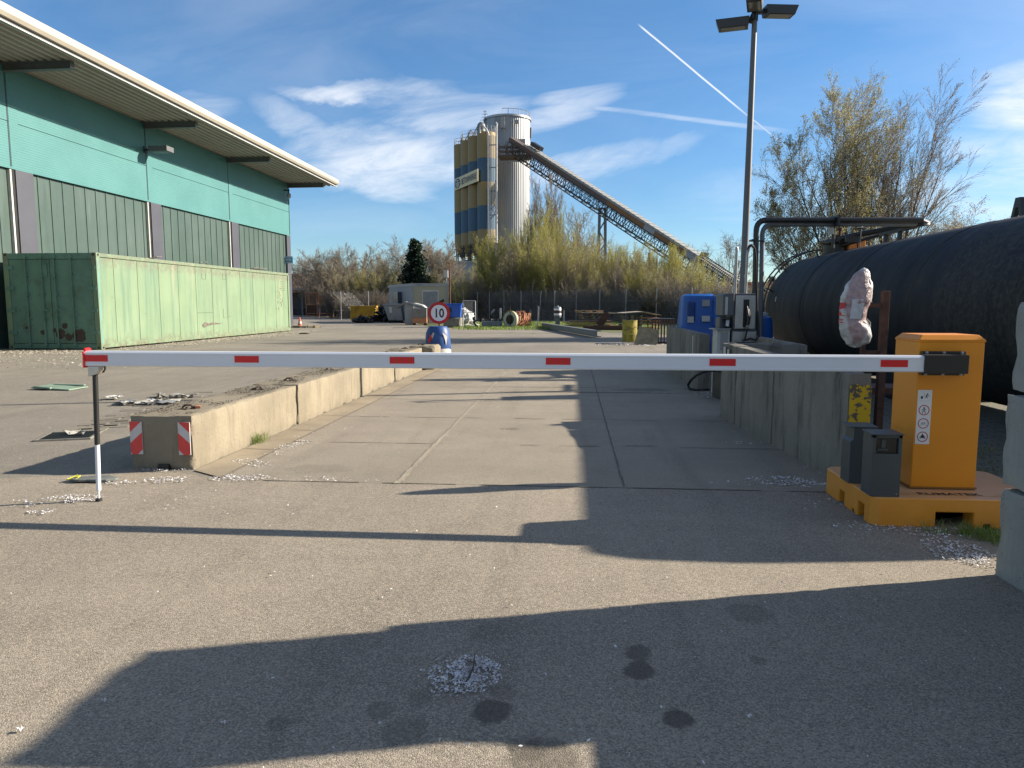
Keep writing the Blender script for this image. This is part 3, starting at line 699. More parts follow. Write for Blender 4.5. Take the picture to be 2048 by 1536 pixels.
# warning label strip: man hit by arm, no pedestrians, no bicycles, no motorcycles
lx0, lx1, lz0, lz1 = 2.325, 2.417, .505, .875; fy = caby0-.0015
m = MB(); m.box(lx0, lx1, fy-.001, caby0-.0004, lz0, lz1); lab = m.build('warning_label', M('label_white', (.66,.66,.66), .4, bump=0, var=.02), cab)
INK = M('label_black', (.015,.015,.02), .5, bump=0); LRED = M('label_red', (.42,.015,.05), .5, bump=0)
lc = (lx0+lx1)/2; T = fy-.0012
def disc(m, x, z, r, y, n=24, mi=0, r2=None):
    if r2 is None: m.face([(x+r*math.cos(2*PI*k/n), y, z+r*math.sin(2*PI*k/n)) for k in range(n)], mi)
    else:
        for k in range(n):
            a, b = 2*PI*k/n, 2*PI*(k+1)/n
            m.face([(x+r*math.cos(a),y,z+r*math.sin(a)),(x+r*math.cos(b),y,z+r*math.sin(b)),(x+r2*math.cos(b),y,z+r2*math.sin(b)),(x+r2*math.cos(a),y,z+r2*math.sin(a))], mi)
def strk(m, pts, w, y, mi=0):
    for (a, b) in zip(pts[:-1], pts[1:]):
        dx, dz = b[0]-a[0], b[1]-a[1]; L = math.hypot(dx, dz) or 1; nx, nz = -dz/L*w/2, dx/L*w/2
        m.face([(a[0]+nx,y,a[1]+nz),(b[0]+nx,y,b[1]+nz),(b[0]-nx,y,b[1]-nz),(a[0]-nx,y,a[1]-nz)], mi)
m = MB(); zc = [.738, .647, .556]
for z in zc: disc(m, lc, z, .0355, T, 30, 0, .0295)
m.build('prohibition_ring', LRED, lab)
m = MB(); z = zc[0]
disc(m, lc, z+.019, .0042, T); strk(m, [(lc,z+.014),(lc,z-.002)], .007, T); strk(m, [(lc,z-.001),(lc-.008,z-.012),(lc-.012,z-.023)], .0042, T); strk(m, [(lc,z-.001),(lc+.007,z-.012),(lc+.009,z-.023)], .0042, T)
strk(m, [(lc,z+.012),(lc-.010,z+.004),(lc-.013,z-.004)], .003, T); strk(m, [(lc,z+.012),(lc+.009,z+.005),(lc+.013,z)], .003, T)
m.build('pictogram', INK, lab); m = MB(); z = zc[1]; disc(m, lc-.0125, z-.005, .0088, T, 20, 0, .0072); disc(m, lc+.0125, z-.005, .0088, T, 20, 0, .0072)
strk(m, [(lc-.0125,z-.005),(lc-.006,z+.006),(lc+.008,z+.006),(lc+.0125,z-.005)], .0016, T); strk(m, [(lc-.006,z+.006),(lc,z-.005),(lc+.008,z+.006)], .0016, T); strk(m, [(lc-.0125,z-.005),(lc,z-.005)], .0016, T); strk(m, [(lc-.008,z+.009),(lc-.003,z+.009)], .002, T); strk(m, [(lc+.008,z+.006),(lc+.006,z+.011)], .0016, T)
m.build('pictogram', INK, lab); m = MB(); z = zc[2]; disc(m, lc-.013, z-.007, .0068, T, 18, 0, .0038); disc(m, lc+.013, z-.007, .0068, T, 18, 0, .0038); disc(m, lc, z+.0165, .0045, T)
m.face([(lc-.018,T,z-.001),(lc-.009,T,z+.006),(lc-.004,T,z+.013),(lc+.005,T,z+.013),(lc+.012,T,z+.004),(lc+.018,T,z-.001),(lc+.006,T,z-.009),(lc-.007,T,z-.009)])
m.build('pictogram', INK, lab); m = MB(); z = .832; m.face([(lc-.026,T,z-.017),(lc-.012,T,z-.017),(lc-.012,T,z+.001),(lc-.026,T,z+.001)])
strk(m, [(lc-.012,z+.002),(lc+.006,z+.010)], .0022, T); strk(m, [(lc-.008,z+.022),(lc-.003,z+.014)], .003, T)
disc(m, lc+.017, z+.016, .0048, T); strk(m, [(lc+.015,z+.011),(lc+.008,z-.002)], .008, T); strk(m, [(lc+.008,z-.002),(lc+.018,z-.006),(lc+.012,z-.013)], .004, T); strk(m, [(lc+.008,z-.002),(lc-.001,z-.014)], .004, T); strk(m, [(lc+.014,z+.009),(lc+.026,z+.006),(lc+.027,z)], .0032, T)
m.build('pictogram', INK, lab)
m = MB(); z = .832
for pth in ([(lc-.034,z-.031),(lc+.034,z-.031)], [(lc-.034,z+.031),(lc+.034,z+.031)], [(lc-.034,z-.031),(lc-.034,z+.031)], [(lc+.034,z-.031),(lc+.034,z+.031)]): strk(m, pth, .0009, T)
m.build('label_frame', LGREY, lab)
# arm clamp
ax1 = 2.30; azb, azt = 1.005, 1.113
m = MB(); m.box(2.325, 2.60, AY+.045, caby0-.001, azb-.028, azt+.024); fl_ = m.build('clamp_plate', BLK, bar_, bevel=.004)
m = MB(); m.box(ax1, 2.575, AY-.05, AY+.045, azb-.008, azt+.006); m.build('clamp_block', BLK, bar_, bevel=.004)
m = MB()
for x in (2.35, 2.46, 2.575):
    for z in (azb-.018, azt+.015):
        m.lathe([(.0075,0),(.0075,-.006),(.004,-.008)], (x, AY+.044, z), 6, 'y'); m.lathe([(.011,0),(.011,-.002)], (x, AY+.045, z), 16, 'y')
m.build('bolt', ZINC, bar_)
# arm: hollow extruded profile with shallow grooves
axl = -3.50
m = MB(); y0, y1 = AY-.038, AY+.038
pr = [(y0+.006,azb),(y0,azb+.006),(y0,azb+.018),(y0+.002,azb+.020),(y0+.002,azt-.024),(y0,azt-.022),(y0,azt-.012),(y0+.012,azt),(y1-.012,azt),(y1,azt-.012),(y1,azb+.006),(y1-.006,azb)]
m.prism(pr, axl, ax1+.01, 'x'); arm = m.build('boom_arm', WHITE, bar_)
for (ua, ub) in ((178,222),(474,522),(782,831),(1092,1141),(1417,1469),(1757,1811)):
    xa = PY(ua, 720, AY).x; xb = PY(ub, 720, AY).x
    if ua == 178: xa = axl+.002
    m = MB(); m.box(xa, xb, y0-.0006, y0+.0016, azb+.033, azb+.080); m.build('reflector', RED, arm)
m = MB(); m.box(axl-.014, axl+.001, AY-.045, AY+.045, azb-.012, azt-.005); m.prism([(axl-.014,azt-.005),(axl-.014,azt+.012),(axl-.004,azt+.022),(axl+.01,azt+.01),(axl+.004,azt+.004),(axl+.0012,azt-.005)], AY-.03, AY+.03, 'y')
m.build('end_cap', REDP, arm, bevel=.003)
# hanging support post
px = -3.455; f = G(198, 1003)
m = MB(); m.prism([(px-.035,azb-.002),(px+.052,azb-.002),(px+.05,azb-.03),(px+.03,azb-.06),(px-.005,azb-.07),(px-.035,azb-.078)], AY-.03, AY+.03, 'y'); sup = m.build('support_hinge', ALU, bar_, bevel=.003)
m = MB(); m.prism([(px+.02,azb-.004),(px+.058,azb-.004),(px+.056,azb-.03),(px+.04,azb-.055),(px+.02,azb-.058)], AY+.031, AY+.045, 'y'); m.build('hinge_cover', BLK, sup)
ft = Vector((f.x, f.y, 0)); tp = Vector((px, AY, azb-.06)); L = lambda t: tp.lerp(ft, t)
m = MB(); m.tube([L(0), L(.55)], .0185, 18); m.build('upper_tube', BLK, bar_, smooth=True)
m = MB(); m.tube([L(.54), L(.91)], .0165, 18); m.tube([L(.90), L(.985)], .007, 12); m.build('lower_tube', WHITE, bar_, smooth=True)
m = MB(); m.lathe([(.022,.002),(.024,.008),(.022,.022),(.01,.026)], ft, 18); m.build('rubber_foot', RUB, bar_, smooth=True)

# ================================================================ ORANGE FOUNDATION
fx0, fy0, fz = 1.965, 4.80, .195
fd = thing('concrete_foundation', 'orange painted concrete barrier foundation with forklift pockets and black lettering', 'foundation', (2.6, 5.3, 0))
def gable(poly_x0, poly_x1, pockets):
    # front profile with rectangular notches from below
    pr = [(poly_x0, 0.0)]
    for (a, b, h) in pockets: pr += [(a, 0.0), (a, h), (b, h), (b, 0.0)]
    return pr+[(poly_x1, 0.0)]
bm = bmesh.new()
plan = [(fx0+.045,fy0),(3.12,fy0),(3.12,5.62),(2.98,5.72),(fx0+.05,5.72),(fx0,5.66),(fx0,fy0+.045)]
vs0 = [bm.verts.new((x,y,0.002)) for x, y in plan]; vs1 = [bm.verts.new((x,y,fz)) for x, y in plan]
bm.faces.new(vs0[::-1]); bm.faces.new(vs1)
for i in range(len(plan)): bm.faces.new((vs0[i], vs0[(i+1)%len(plan)], vs1[(i+1)%len(plan)], vs1[i]))
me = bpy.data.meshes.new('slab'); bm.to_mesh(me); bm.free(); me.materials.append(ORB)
slab = bpy.data.objects.new('slab', me); COL.objects.link(slab)
cut = MB()
cut.box(2.365,2.60,4.6,5.9,-.05,.105); cut.box(2.80,3.05,4.6,5.9,-.05,.105); cut.box(2.665,2.71,4.7,5.9,-.05,.03)
cut.box(1.8,3.3,4.935,5.045,-.05,.11); cut.box(1.8,3.3,5.29,5.40,-.05,.10); cut.box(1.8,3.3,5.10,5.15,-.05,.03)
ck = cut.build('cut', ORB, world=True)
bo = slab.modifiers.new('b', 'BOOLEAN'); bo.object = ck; bo.operation = 'DIFFERENCE'; bo.solver = 'EXACT'; bo.use_self = True
bpy.context.view_layer.update()
me2 = bpy.data.meshes.new_from_object(slab.evaluated_get(bpy.context.evaluated_depsgraph_get())); bpy.data.objects.remove(ck)
slab.modifiers.clear(); slab.data = me2; me2.name = 'slab'
for v in me2.vertices: v.co -= Vector((2.6,5.3,0))
slab.parent = fd; bv = slab.modifiers.new('bevel', 'BEVEL'); bv.width = .008; bv.segments = 2; bv.limit_method = 'ANGLE'
m = MB(); m.text('RUMATEK', .078, (2.50,4.925,fz+.0005), (1,.0,0), (0,1,0), sx=1.15, depth=.0012, bold=.0018)
m.build('lettering', M('faded_black_paint', (.035,.02,.015), .8, 0, .2, 30), fd)
m = MB(); m.box(1.99,2.30,4.93,4.934,fz+.0005,fz+.0015); m.box(2.80,3.1,4.93,4.934,fz+.0005,fz+.0015); m.box(1.99,3.1,4.885,4.888,fz+.0005,fz+.0012); m.build('paint_line', M('thin_line', (.3,.14,.03), .8), fd)
# sensor bollards
def sensor(name_loc, label, sz, notch):
    x, y = name_loc
    t = thing('sensor_post', label, 'sensor post', (x, y, fz), 0, 'anthracite sensor posts on the orange foundation')
    w, d, h = sz
    m = MB()
    if notch: m.prism([(x,fz+.001),(x+w,fz+.001),(x+w,fz+h),(x+.02,fz+h),(x+.02,fz+h-.085),(x,fz+h-.1)], y, y+d, 'y')
    else:
        m.box(x, x+w, y, y+d, fz+.001, fz+h*.70); m.box(x, x+w, y+.03, y+d, fz+h*.70, fz+h); m.box(x, x+.022, y, y+.03, fz+h*.70, fz+h); m.box(x+w-.022, x+w, y, y+.03, fz+h*.70, fz+h); m.box(x, x+w, y, y+.03, fz+h*.95, fz+h)
    m.build('housing', DGREY, t, bevel=.002)
    m = MB(); m.hexa([(x-.012,y-.014,fz+h),(x+w+.004,y-.014,fz+h),(x+w+.004,y+d,fz+h+.004),(x-.012,y+d,fz+h+.004),(x-.012,y-.014,fz+h+.008),(x+w+.004,y-.014,fz+h+.008),(x+w+.004,y+d,fz+h+.012),(x-.012,y+d,fz+h+.012)]); m.build('cap', DGREY, t, bevel=.002)
    if not notch:
        m = MB(); m.box(x+.024, x+w-.024, y+.018, y+.0295, fz+h*.71, fz+h*.94); wn = m.build('window', M('black_glass', (.006,.006,.008), .08, bump=0), t)
        m = MB(); m.box(x+.06, x+.085, y+.012, y+.0178, fz+h*.79, fz+h*.92); m.box(x+.035, x+.1, y+.012, y+.0178, fz+h*.75, fz+h*.775); m.build('reader_mark', DGREY, wn)
        m = MB(); m.lathe([(.004,0),(.004,-.003)], (x+w-.02,y,fz+.02), 10, 'y'); m.build('screw', ZINC, t)
    return t
sensor((1.955, 4.822), 'nearer dark grey sensor post, with a black glass window', (.185,.16,.41), False)
sensor((1.945, 5.17), 'farther dark grey sensor post, windowless with a notched left edge', (.175,.16,.40), True)

# ================================================================ LEFT BLOCKS
ly = [6.0, 8.43, 10.87, 13.3, 15.75]; ll = ['nearest low concrete block with two red and white hazard sheets', 'second low concrete block, behind the one with hazard sheets', 'third low concrete block of the left row, past the cracked joint', 'fourth low concrete block, next to last of the left row']
LBG = 'low concrete blocks lined up left of the lane'
LOOPM = M('dark_rust_loop', (.045,.03,.022), .9, 0, .4, 20)
def loop(m, x, y, z, a):
    c, s = math.cos(a), math.sin(a); pts = [(x-c*.05, y-s*.05, z-.01), (x-c*.045, y-s*.045, z+.02), (x-c*.02, y-s*.02, z+.038), (x+c*.02, y+s*.02, z+.038), (x+c*.045, y+s*.045, z+.02), (x+c*.055, y+s*.05, z-.01)]
    m.tube(pts, .009, 8)
    for k in range(6):
        q = rng.random()*6.28; m.obox((x+math.cos(q)*.06, y+math.sin(q)*.05, z+.004), (.05,.02,.015), (rng.random(),rng.random(),q))
for i in range(4):
    t = thing('concrete_block', ll[i], 'block', (-3.6, ly[i], 0), 0, LBG)
    dx = (0, .012, -.006, .01)[i]
    rblock('block_body', -3.875+dx, -3.30+dx, ly[i]+(.0 if i == 0 else .012), ly[i+1]-.014, -.01, .48+.006*i, CON_L, t, .05, .006, .013, i)
    for k, fr in enumerate((.17, .8)):
        m = MB(); x, y = -3.56, ly[i]+2.43*fr; loop(m, x, y, .478+.006*i, .3+k); m.build('lifting_loop', LOOPM, t)
    if i == 0:
        for sgn, (xa, xb) in ((1, (-3.865,-3.755)), (-1, (-3.425,-3.318))):
            z0, z1 = .135, .425; yy = 5.988
            m = MB(); m.box(xa, xb, yy-.002, yy+.006, z0, z1); hz = m.build('hazard_sheet', RWW, t)
            w = xb-xa
            def P(u, v): return ((xa+u*w) if sgn > 0 else (xb-u*w), v)
            hh = z1-z0; m = MB()
            for band in (((0,z1),(.95,z1),(0,z1-.095)), ((0,z0+.02),(0,z0+.10),(1,z0+.195),(1,z0+.045),(.58,z0),(.12,z0)) ):
                m.prism([P(*q) for q in band], yy-.0032, yy-.0022, 'y')
            m.build('red_stripe', RWR, hz)
        m = MB(); m.box(-3.62,-3.52,5.975,6.03,.0,.05); m.build('drain_slot', BLK, t)
        m = MB(); m.obox((-3.47,6.43,.492), (.045,.03,.035), (.2,.1,.4)); m.build('brick_chip', RUSTL, t)
t = thing('concrete_block', 'last low concrete block of the left row, before the blue drum', 'block', (-3.6, 15.76, 0), 0, LBG)
rblock('block_body', -3.6, -3.02, 15.76, 16.9, -.01, .53, CON_L, t, .055, .009, .03, 9)
m = MB(); loop(m, -3.4, 16.1, .53, .8); m.build('lifting_loop', LOOPM, t)
# moss and grit on the block tops
r_ = np.random.default_rng(5); n = 9000; P = np.stack([r_.uniform(-3.84,-3.34,n), 6.05+r_.uniform(0,1,n)**1.1*9.5, np.full(n,.492)], 1)
keep = np.array([noise.noise(Vector((p[0]*3,p[1]*1.6,2)))+noise.noise(Vector((p[0]*9,p[1]*7,5)))*.5 > -.02 for p in P]); P = P[keep]; n = len(P)
P[:,2] += (P[:,1]-6)*.0022
s = r_.uniform(.0025,.007,n); a = r_.uniform(0,6.28,n); ex = np.stack([np.cos(a),np.sin(a),r_.uniform(-.4,.4,n)],1)*s[:,None]; ey = np.stack([-np.sin(a),np.cos(a),r_.uniform(-.3,.6,n)],1)*s[:,None]
V = np.stack([P-ex-ey,P+ex-ey,P+ex+ey,P-ex+ey],1).reshape(-1,3)
tag(npmesh('moss', V, np.arange(n*4).reshape(n,4), M('dry_moss', (.06,.052,.038), .95, 0, .3)), 'dry dark moss and grit on top of the left concrete blocks', 'moss', None, 'stuff')

# ================================================================ RIGHT WALLS
def wallseg(label, p0, p1, h0, h1, th, seed, extra=None, step=.09):
    (xa, ya), (xb, yb) = p0, p1
    t = thing('concrete_wall_element', label, 'concrete wall', (xa, ya, 0), 0, 'concrete wall elements right of the lane')
    bm = bmesh.new(); ny = max(2, int(abs(yb-ya)/step)); nz = 10
    def gp_(u, v, w): return Vector((xa+(xb-xa)*u+th*w, ya+(yb-ya)*u, v*(h0+(h1-h0)*u)))
    nx = 3
    grid = {}
    for i in range(ny+1):
        for j in range(nz+1):
            for k in range(nx):
                if i in (0, ny) or j in (0, nz) or k in (0, nx-1):
                    p = gp_(i/ny, j/nz, k/(nx-1)); e = (i in (0, ny))+(j == nz)+(k in (0, nx-1))
                    q = p*3+Vector((seed*3,0,0)); p = p+noise.noise_vector(q*2)*.004
                    if e >= 2: 
                        ch_ = .008+max(0, noise.noise(p*9))*.02
                        p = p+Vector(((ch_ if k == 0 else -ch_) if k in (0, nx-1) else 0, (ch_ if i == 0 else -ch_) if i in (0, ny) else 0, -ch_ if j == nz else 0))
                    grid[i,j,k] = bm.verts.new(p)
    def q4(a, b, c, d): bm.faces.new((grid[a],grid[b],grid[c],grid[d]))
    for i in range(ny):
        for j in range(nz): q4((i,j,0),(i,j+1,0),(i+1,j+1,0),(i+1,j,0)); q4((i,j,nx-1),(i+1,j,nx-1),(i+1,j+1,nx-1),(i,j+1,nx-1))
        for k in range(nx-1): q4((i,nz,k),(i,nz,k+1),(i+1,nz,k+1),(i+1,nz,k)); q4((i,0,k),(i+1,0,k),(i+1,0,k+1),(i,0,k+1))
    for i in (0, ny):
        for j in range(nz):
            for k in range(nx-1): q4((i,j,k),(i,j,k+1),(i,j+1,k+1),(i,j+1,k))
    bmesh.ops.recalc_face_normals(bm, faces=bm.faces)
    for v in bm.verts: v.co -= Vector((xa, ya, 0))
    me = bpy.data.meshes.new('wall_slab'); bm.to_mesh(me); bm.free(); me.materials.append(CON_R); me.polygons.foreach_set('use_smooth', [True]*len(me.polygons))
    try: me.set_sharp_from_angle(angle=R(40))
    except Exception: pass
    o = bpy.data.objects.new('wall_slab', me); COL.objects.link(o); o.parent = t; return t
w1 = wallseg('nearest concrete wall slab, with a chipped yellow end face', (2.19,5.93), (2.06,7.60), .91, .93, .185, 1)
w2 = wallseg('middle concrete wall slab between the yellow-ended one and the narrow one', (2.055,7.62), (1.955,8.85), .93, .95, .185, 2)
w3 = wallseg('narrow concrete wall slab at the gap near the fuel pump, with a white paper patch', (1.95,8.87), (1.90,9.45), .955, .965, .185, 3)
m = MB(); n = 14
m.face([(2.199,5.921,.02),(2.37,5.921,.02),(2.37,5.921,.80),(2.34,5.921,.815),(2.30,5.921,.80),(2.26,5.921,.82),(2.203,5.921,.81)]); o = m.build('yellow_end_paint', YELW, w1)
m = MB(); m.box(1.897,1.905,9.18,9.30,.70,.92); m.obox((1.905,9.05,.83),(.008,.07,.14),(0,0,.08)); m.build('paper_patch', WHITE2, w3)
w4 = wallseg('far concrete wall slab left of the blue tank, with a narrow white stripe', (2.12,12.45), (2.12,14.3), .95, .955, .2, 4)
w5 = wallseg('farthest concrete wall slab, lit at its far end beside the yard', (2.12,14.33), (2.14,16.8), .955, .96, .2, 5)
m = MB(); m.box(2.112,2.12,12.95,13.02,.42,.90); m.build('white_stripe', WHITE2, w4)
t = thing('concrete_trough', 'open concrete trough of low walls around the fuel pump', 'concrete wall', (2.6, 10.2, 0))
rblock('front_wall', 2.09, 3.08, 9.75, 9.90, 0, .935, CON_R, t, .1, .006, .02, 11)
rblock('side_wall', 2.93, 3.08, 9.91, 12.3, 0, .93, CON_R, t, .1, .006, .02, 12)
rblock('back_stub', 2.33, 2.9, 12.31, 12.45, 0, .92, CON_R, t, .1, .006, .02, 13)
m = MB(); m.tube([G(1412,782)+Vector((.05,0,.02)), G(1393,783)+Vector((0,0,.02)), G(1379,781)+Vector((0,0,.03)), PX(1376,770,1.98), PX(1382,760,1.99), PX(1392,751,2.0), PX(1405,745,2.03), PX(1418,741,2.12), (2.5,11.4,.40)], .022, 10)
tag(m.build('black_hose', RUB, origin=G(1390,780), smooth=True), 'black rubber hose hanging through the gap in the wall', 'hose')
m = MB(); m.obox((2.42,11.3,.22),(.4,.5,.42),(0,0,.1)); m.tube([(2.2,11.1,.45),(2.5,11.4,.5),(2.7,11.2,.42)],.03,8); tag(m.build('dark_pump_box', BLKP, origin=(2.42,11.3,0), bevel=.02), 'small dark rusty box in the wall gap', 'box')

# ================================================================ STACKED BLOCKS AT THE RIGHT EDGE
SG = 'stacked concrete blocks at the right edge'
def sblk(label, x0, x1, y0, y1, z0, z1, seed):
    o = rblock('stacked_block', x0, x1, y0, y1, z0, z1, CON_S, None, .05, .006, .012, seed, loc=((x0+x1)/2, (y0+y1)/2, z0)); tag(o, label, 'block', SG)
sblk('bottom grey block of the right-hand stack, on the ground by the grass', 2.275, 3.1, 3.05, 3.97, -.01, .487, 21)
sblk('middle grey block of the right-hand stack', 2.268, 3.1, 3.05, 3.97, .50, .985, 22)
sblk('top grey block in view of the right-hand stack, with a ragged edge', 2.285, 3.1, 3.12, 3.97, 1.0, 1.475, 23)
sblk('grey block on the very top of the right-hand stack', 2.54, 3.1, 3.22, 3.99, 1.485, 2.03, 24)
sblk('bottom grey block nearest the photographer on the right', 2.32, 3.1, .62, 3.02, -.01, .485, 25)
sblk('second layer grey block nearest the photographer on the right', 2.31, 3.1, .62, 3.02, .50, 1.05, 26)
sblk('bottom grey block beside the photographer, behind the frame edge', 2.32, 3.1, -3.0, .58, -.01, .49, 27)
sblk('second layer grey block beside the photographer, behind the frame edge', 2.33, 3.1, -3.0, .58, .50, 1.04, 28)

# ================================================================ SMALL THINGS ON THE GROUND
c = G(140, 873)
t = thing('drain_grate', 'square iron drain grate set in the left yard asphalt', 'drain', (c.x, c.y, 0), .35)
m = MB()
for k in range(9): m.box(-.24, .24, -.22+k*.053, -.2+k*.053, .004, .016)
m.build('grate_bars', BLKP, t, world=False)
m = MB(); m.box(-.27,.27,-.26,-.235,.002,.018); m.box(-.27,.27,.235,.26,.002,.018); m.box(-.27,-.245,-.235,.235,.002,.018); m.box(.245,.27,-.235,.235,.002,.018); m.build('grate_frame', CON_D, t, world=False)
m = MB(); m.box(-.245,.245,-.235,.235,.0015,.003); m.build('dark_shaft', BLK, t, world=False)
c = G(190, 963)
t = thing('rubber_mat', 'grey rubber mat scrap with a yellow strap by the barrier support', 'mat', (c.x, c.y, 0), .1)
bm = MB(); n = 18; top = [(.17*math.cos(2*PI*k/n)*(1 if abs(math.cos(2*PI*k/n)) < .8 else 1.15), .085*math.sin(2*PI*k/n)+.02*math.sin(5*k)) for k in range(n)]
bm.prism([(x, y) for x, y in top], .014, .034, 'z'); bm.build('mat_body', M('grey_rubber', (.12,.13,.12), .85, 0, .25, 9, bump=.5), t, world=False, bevel=.005)
m = MB(); m.tube([(-.2,-.02,.02),(-.14,.04,.04),(-.12,-.06,.03),(-.2,-.05,.03),(-.15,.02,.05),(-.12,-.02,.03)], .005, 6); m.build('yellow_strap', M('strap_yellow', (.5,.5,.03), .7), t, world=False)
c = G(120, 778)
t = thing('green_metal_sheet', 'crumpled pale green metal sheet lying on the left asphalt', 'metal sheet', (c.x, c.y, 0), -.12)
m = MB(); m.obox((0,0,.03),(.75,.42,.02),(.02,.03,0)); m.obox((.02,.19,.055),(.6,.05,.02),(.1,0,.03)); m.obox((-.15,-.2,.045),(.35,.04,.03),(.2,.05,-.06)); m.build('sheet', M('green_sheet', (.19,.27,.2), .6, 0, .2, 8, (.08,.07,.05), .5, 8), t, world=False, bevel=.006)
# crumpled cartons behind the first block
def crump(label, u, v, sx, sy, n, seed, mats):
    r = random.Random(seed); c = G(u, v); t = thing('crumpled_paper', label, 'litter', (c.x, c.y, 0), 0, 'crumpled litter on the left yard')
    m = MB()
    for k in range(n):
        x, y = r.uniform(-sx,sx), r.uniform(-sy,sy); s = r.uniform(.05,.13); a = r.random()*6; pts = []
        g = [[Vector((x+(i-1)*s*math.cos(a)-(j-1)*s*.7*math.sin(a), y+(i-1)*s*math.sin(a)+(j-1)*s*.7*math.cos(a), .015+r.random()*.05)) for j in range(3)] for i in range(3)]
        for i in range(2):
            for j in range(2): m.face([g[i][j], g[i+1][j], g[i+1][j+1], g[i][j+1]], k % len(mats))
    m.build('paper_sheet', mats, t, world=False, fix=False); return t
PAP = M('dirty_paper', (.36,.35,.31), .8, 0, .2, 9, (.15,.13,.1), .4, 9)
crump('flattened torn cartons lying behind the first left block', 300, 808, .42, .2, 22, 4, [PAP, LGREY])
crump('smaller paper scraps behind the left block, beyond the cartons', 345, 796, .3, .12, 9, 5, [PAP, CON_D])
crump('white paper strip on the asphalt between barrier post and cartons', 225, 799, .1, .04, 3, 6, [WHITE2])
crump('tiny white paper near the drain grate', 150, 871, .08, .05, 3, 8, [PAP])
for k, (u, v, s, lb) in enumerate(((1499,1440,.017,'white star shaped petal on the shaded asphalt'),(40,1466,.016,'curled white petal at the left edge of the shadow tip'),(208,1408,.013,'white curled flake on the shaded asphalt at lower left'),(447,1453,.013,'small white flake on the shaded asphalt, left of the dark stains'))):
    c = G(u, v); m = MB(); n = 10; m.face([(c.x+s*.7*math.cos(2*PI*i/n)*(1 if i % 2 else .45), c.y+s*.8*math.sin(2*PI*i/n)*(1 if i % 2 else .5), .010+.006*(i % 3)) for i in range(n)]); tag(m.build('fallen_petal', FLAKE, origin=c), lb, 'petal')
# ================================================================ BLACK TANK
TX, TZ, TR = 5.9, 1.345, 1.24; TY0, TY1 = 5.7, 18.1
tk = thing('storage_tank', 'huge black weathered horizontal storage tank on saddles behind the wall', 'tank', (TX, 12, TZ))
def seg_prof(ya, yb, k):
    return [(TR*math.cos(a)**.5 if False else TR*math.sqrt(max(0,1-(a*.98)**2)), 0) for a in (0,)]
m = MB()
prof = [(.02, TY0-.42)]+[(TR*math.sin(a), TY0-.42*math.cos(a)) for a in [R(x) for x in (12,25,40,55,70,82,90)]]
yy = TY0
for s in (8.2, 10.6, 13.05, 15.45):
    prof += [(TR, s-.016), (TR+.007, s-.010), (TR+.007, s+.010), (TR, s+.016)]
prof += [(TR, TY1)]+[(TR*math.sin(a), TY1+.5*math.cos(a)) for a in [R(x) for x in (82,72,62,50,38,25,12)]]+[(.02, TY1+.5)]
m.lathe(prof, (TX, 0, TZ), 96, 'y'); sh = m.build('shell', TANK, tk, smooth=True)
for y in (7.6, 11.6, 15.6):
    m = MB(); m.prism([(TX-1.0,0),(TX+1.0,0),(TX+1.0,.45),(TX+.7,.33),(TX+.35,.18),(TX,.13),(TX-.35,.18),(TX-.7,.33),(TX-1.0,.45)], y-.15, y+.15, 'y'); m.build('saddle', BLKP, tk)
# man-way dome with flange
DY = 17.05; dz = TZ+TR
m = MB(); m.lathe([(.29,dz-.12),(.29,dz+.20),(.35,dz+.20),(.36,dz+.22),(.36,dz+.27),(.02,dz+.29)], (TX, DY, 0), 28); dm = m.build('manway_dome', BLKP, tk, smooth=True)
m = MB()
for k in range(16): a = k*PI/8; m.lathe([(.016,dz+.26),(.016,dz+.32)], (TX+.325*math.cos(a), DY+.325*math.sin(a), 0), 6)
m.build('flange_bolt', ZINC, dm)
m = MB(); m.tube([(TX+.05,DY,dz+.25),(TX+.05,DY,dz+.5)], .035, 10); m.tube([(TX+.15,DY+.1,dz+.25),(TX+.15,DY+.1,dz+.42)], .03, 10); m.box(TX-.06,TX+.05,DY-.06,DY+.06,dz+.28,dz+.4); m.lathe([(.05,dz+.5),(.05,dz+.56),(.01,dz+.58)], (TX+.05,DY,0), 12)
m.build('valve_stub', RUST, dm)
# lifting lugs
for y in (10.35,):
    m = MB(); z = TZ+TR
    m.prism([(y-.14,z-.03),(y-.05,z+.27),(y+.05,z+.27),(y+.14,z-.03),(y+.07,z-.03),(y+.03,z+.14),(y-.03,z+.14),(y-.07,z-.03)], TX-.03, TX+.03, 'x'); m.build('lifting_lug', BLKP, tk)
m = MB(); z = TZ+TR
for y in (13.9, 14.5): m.box(TX-.03,TX+.03,y-.03,y+.03,z-.04,z+.2)
m.box(TX-.04,TX+.04,13.75,14.7,z+.17,z+.22); m.build('walk_bracket', BLKP, tk)
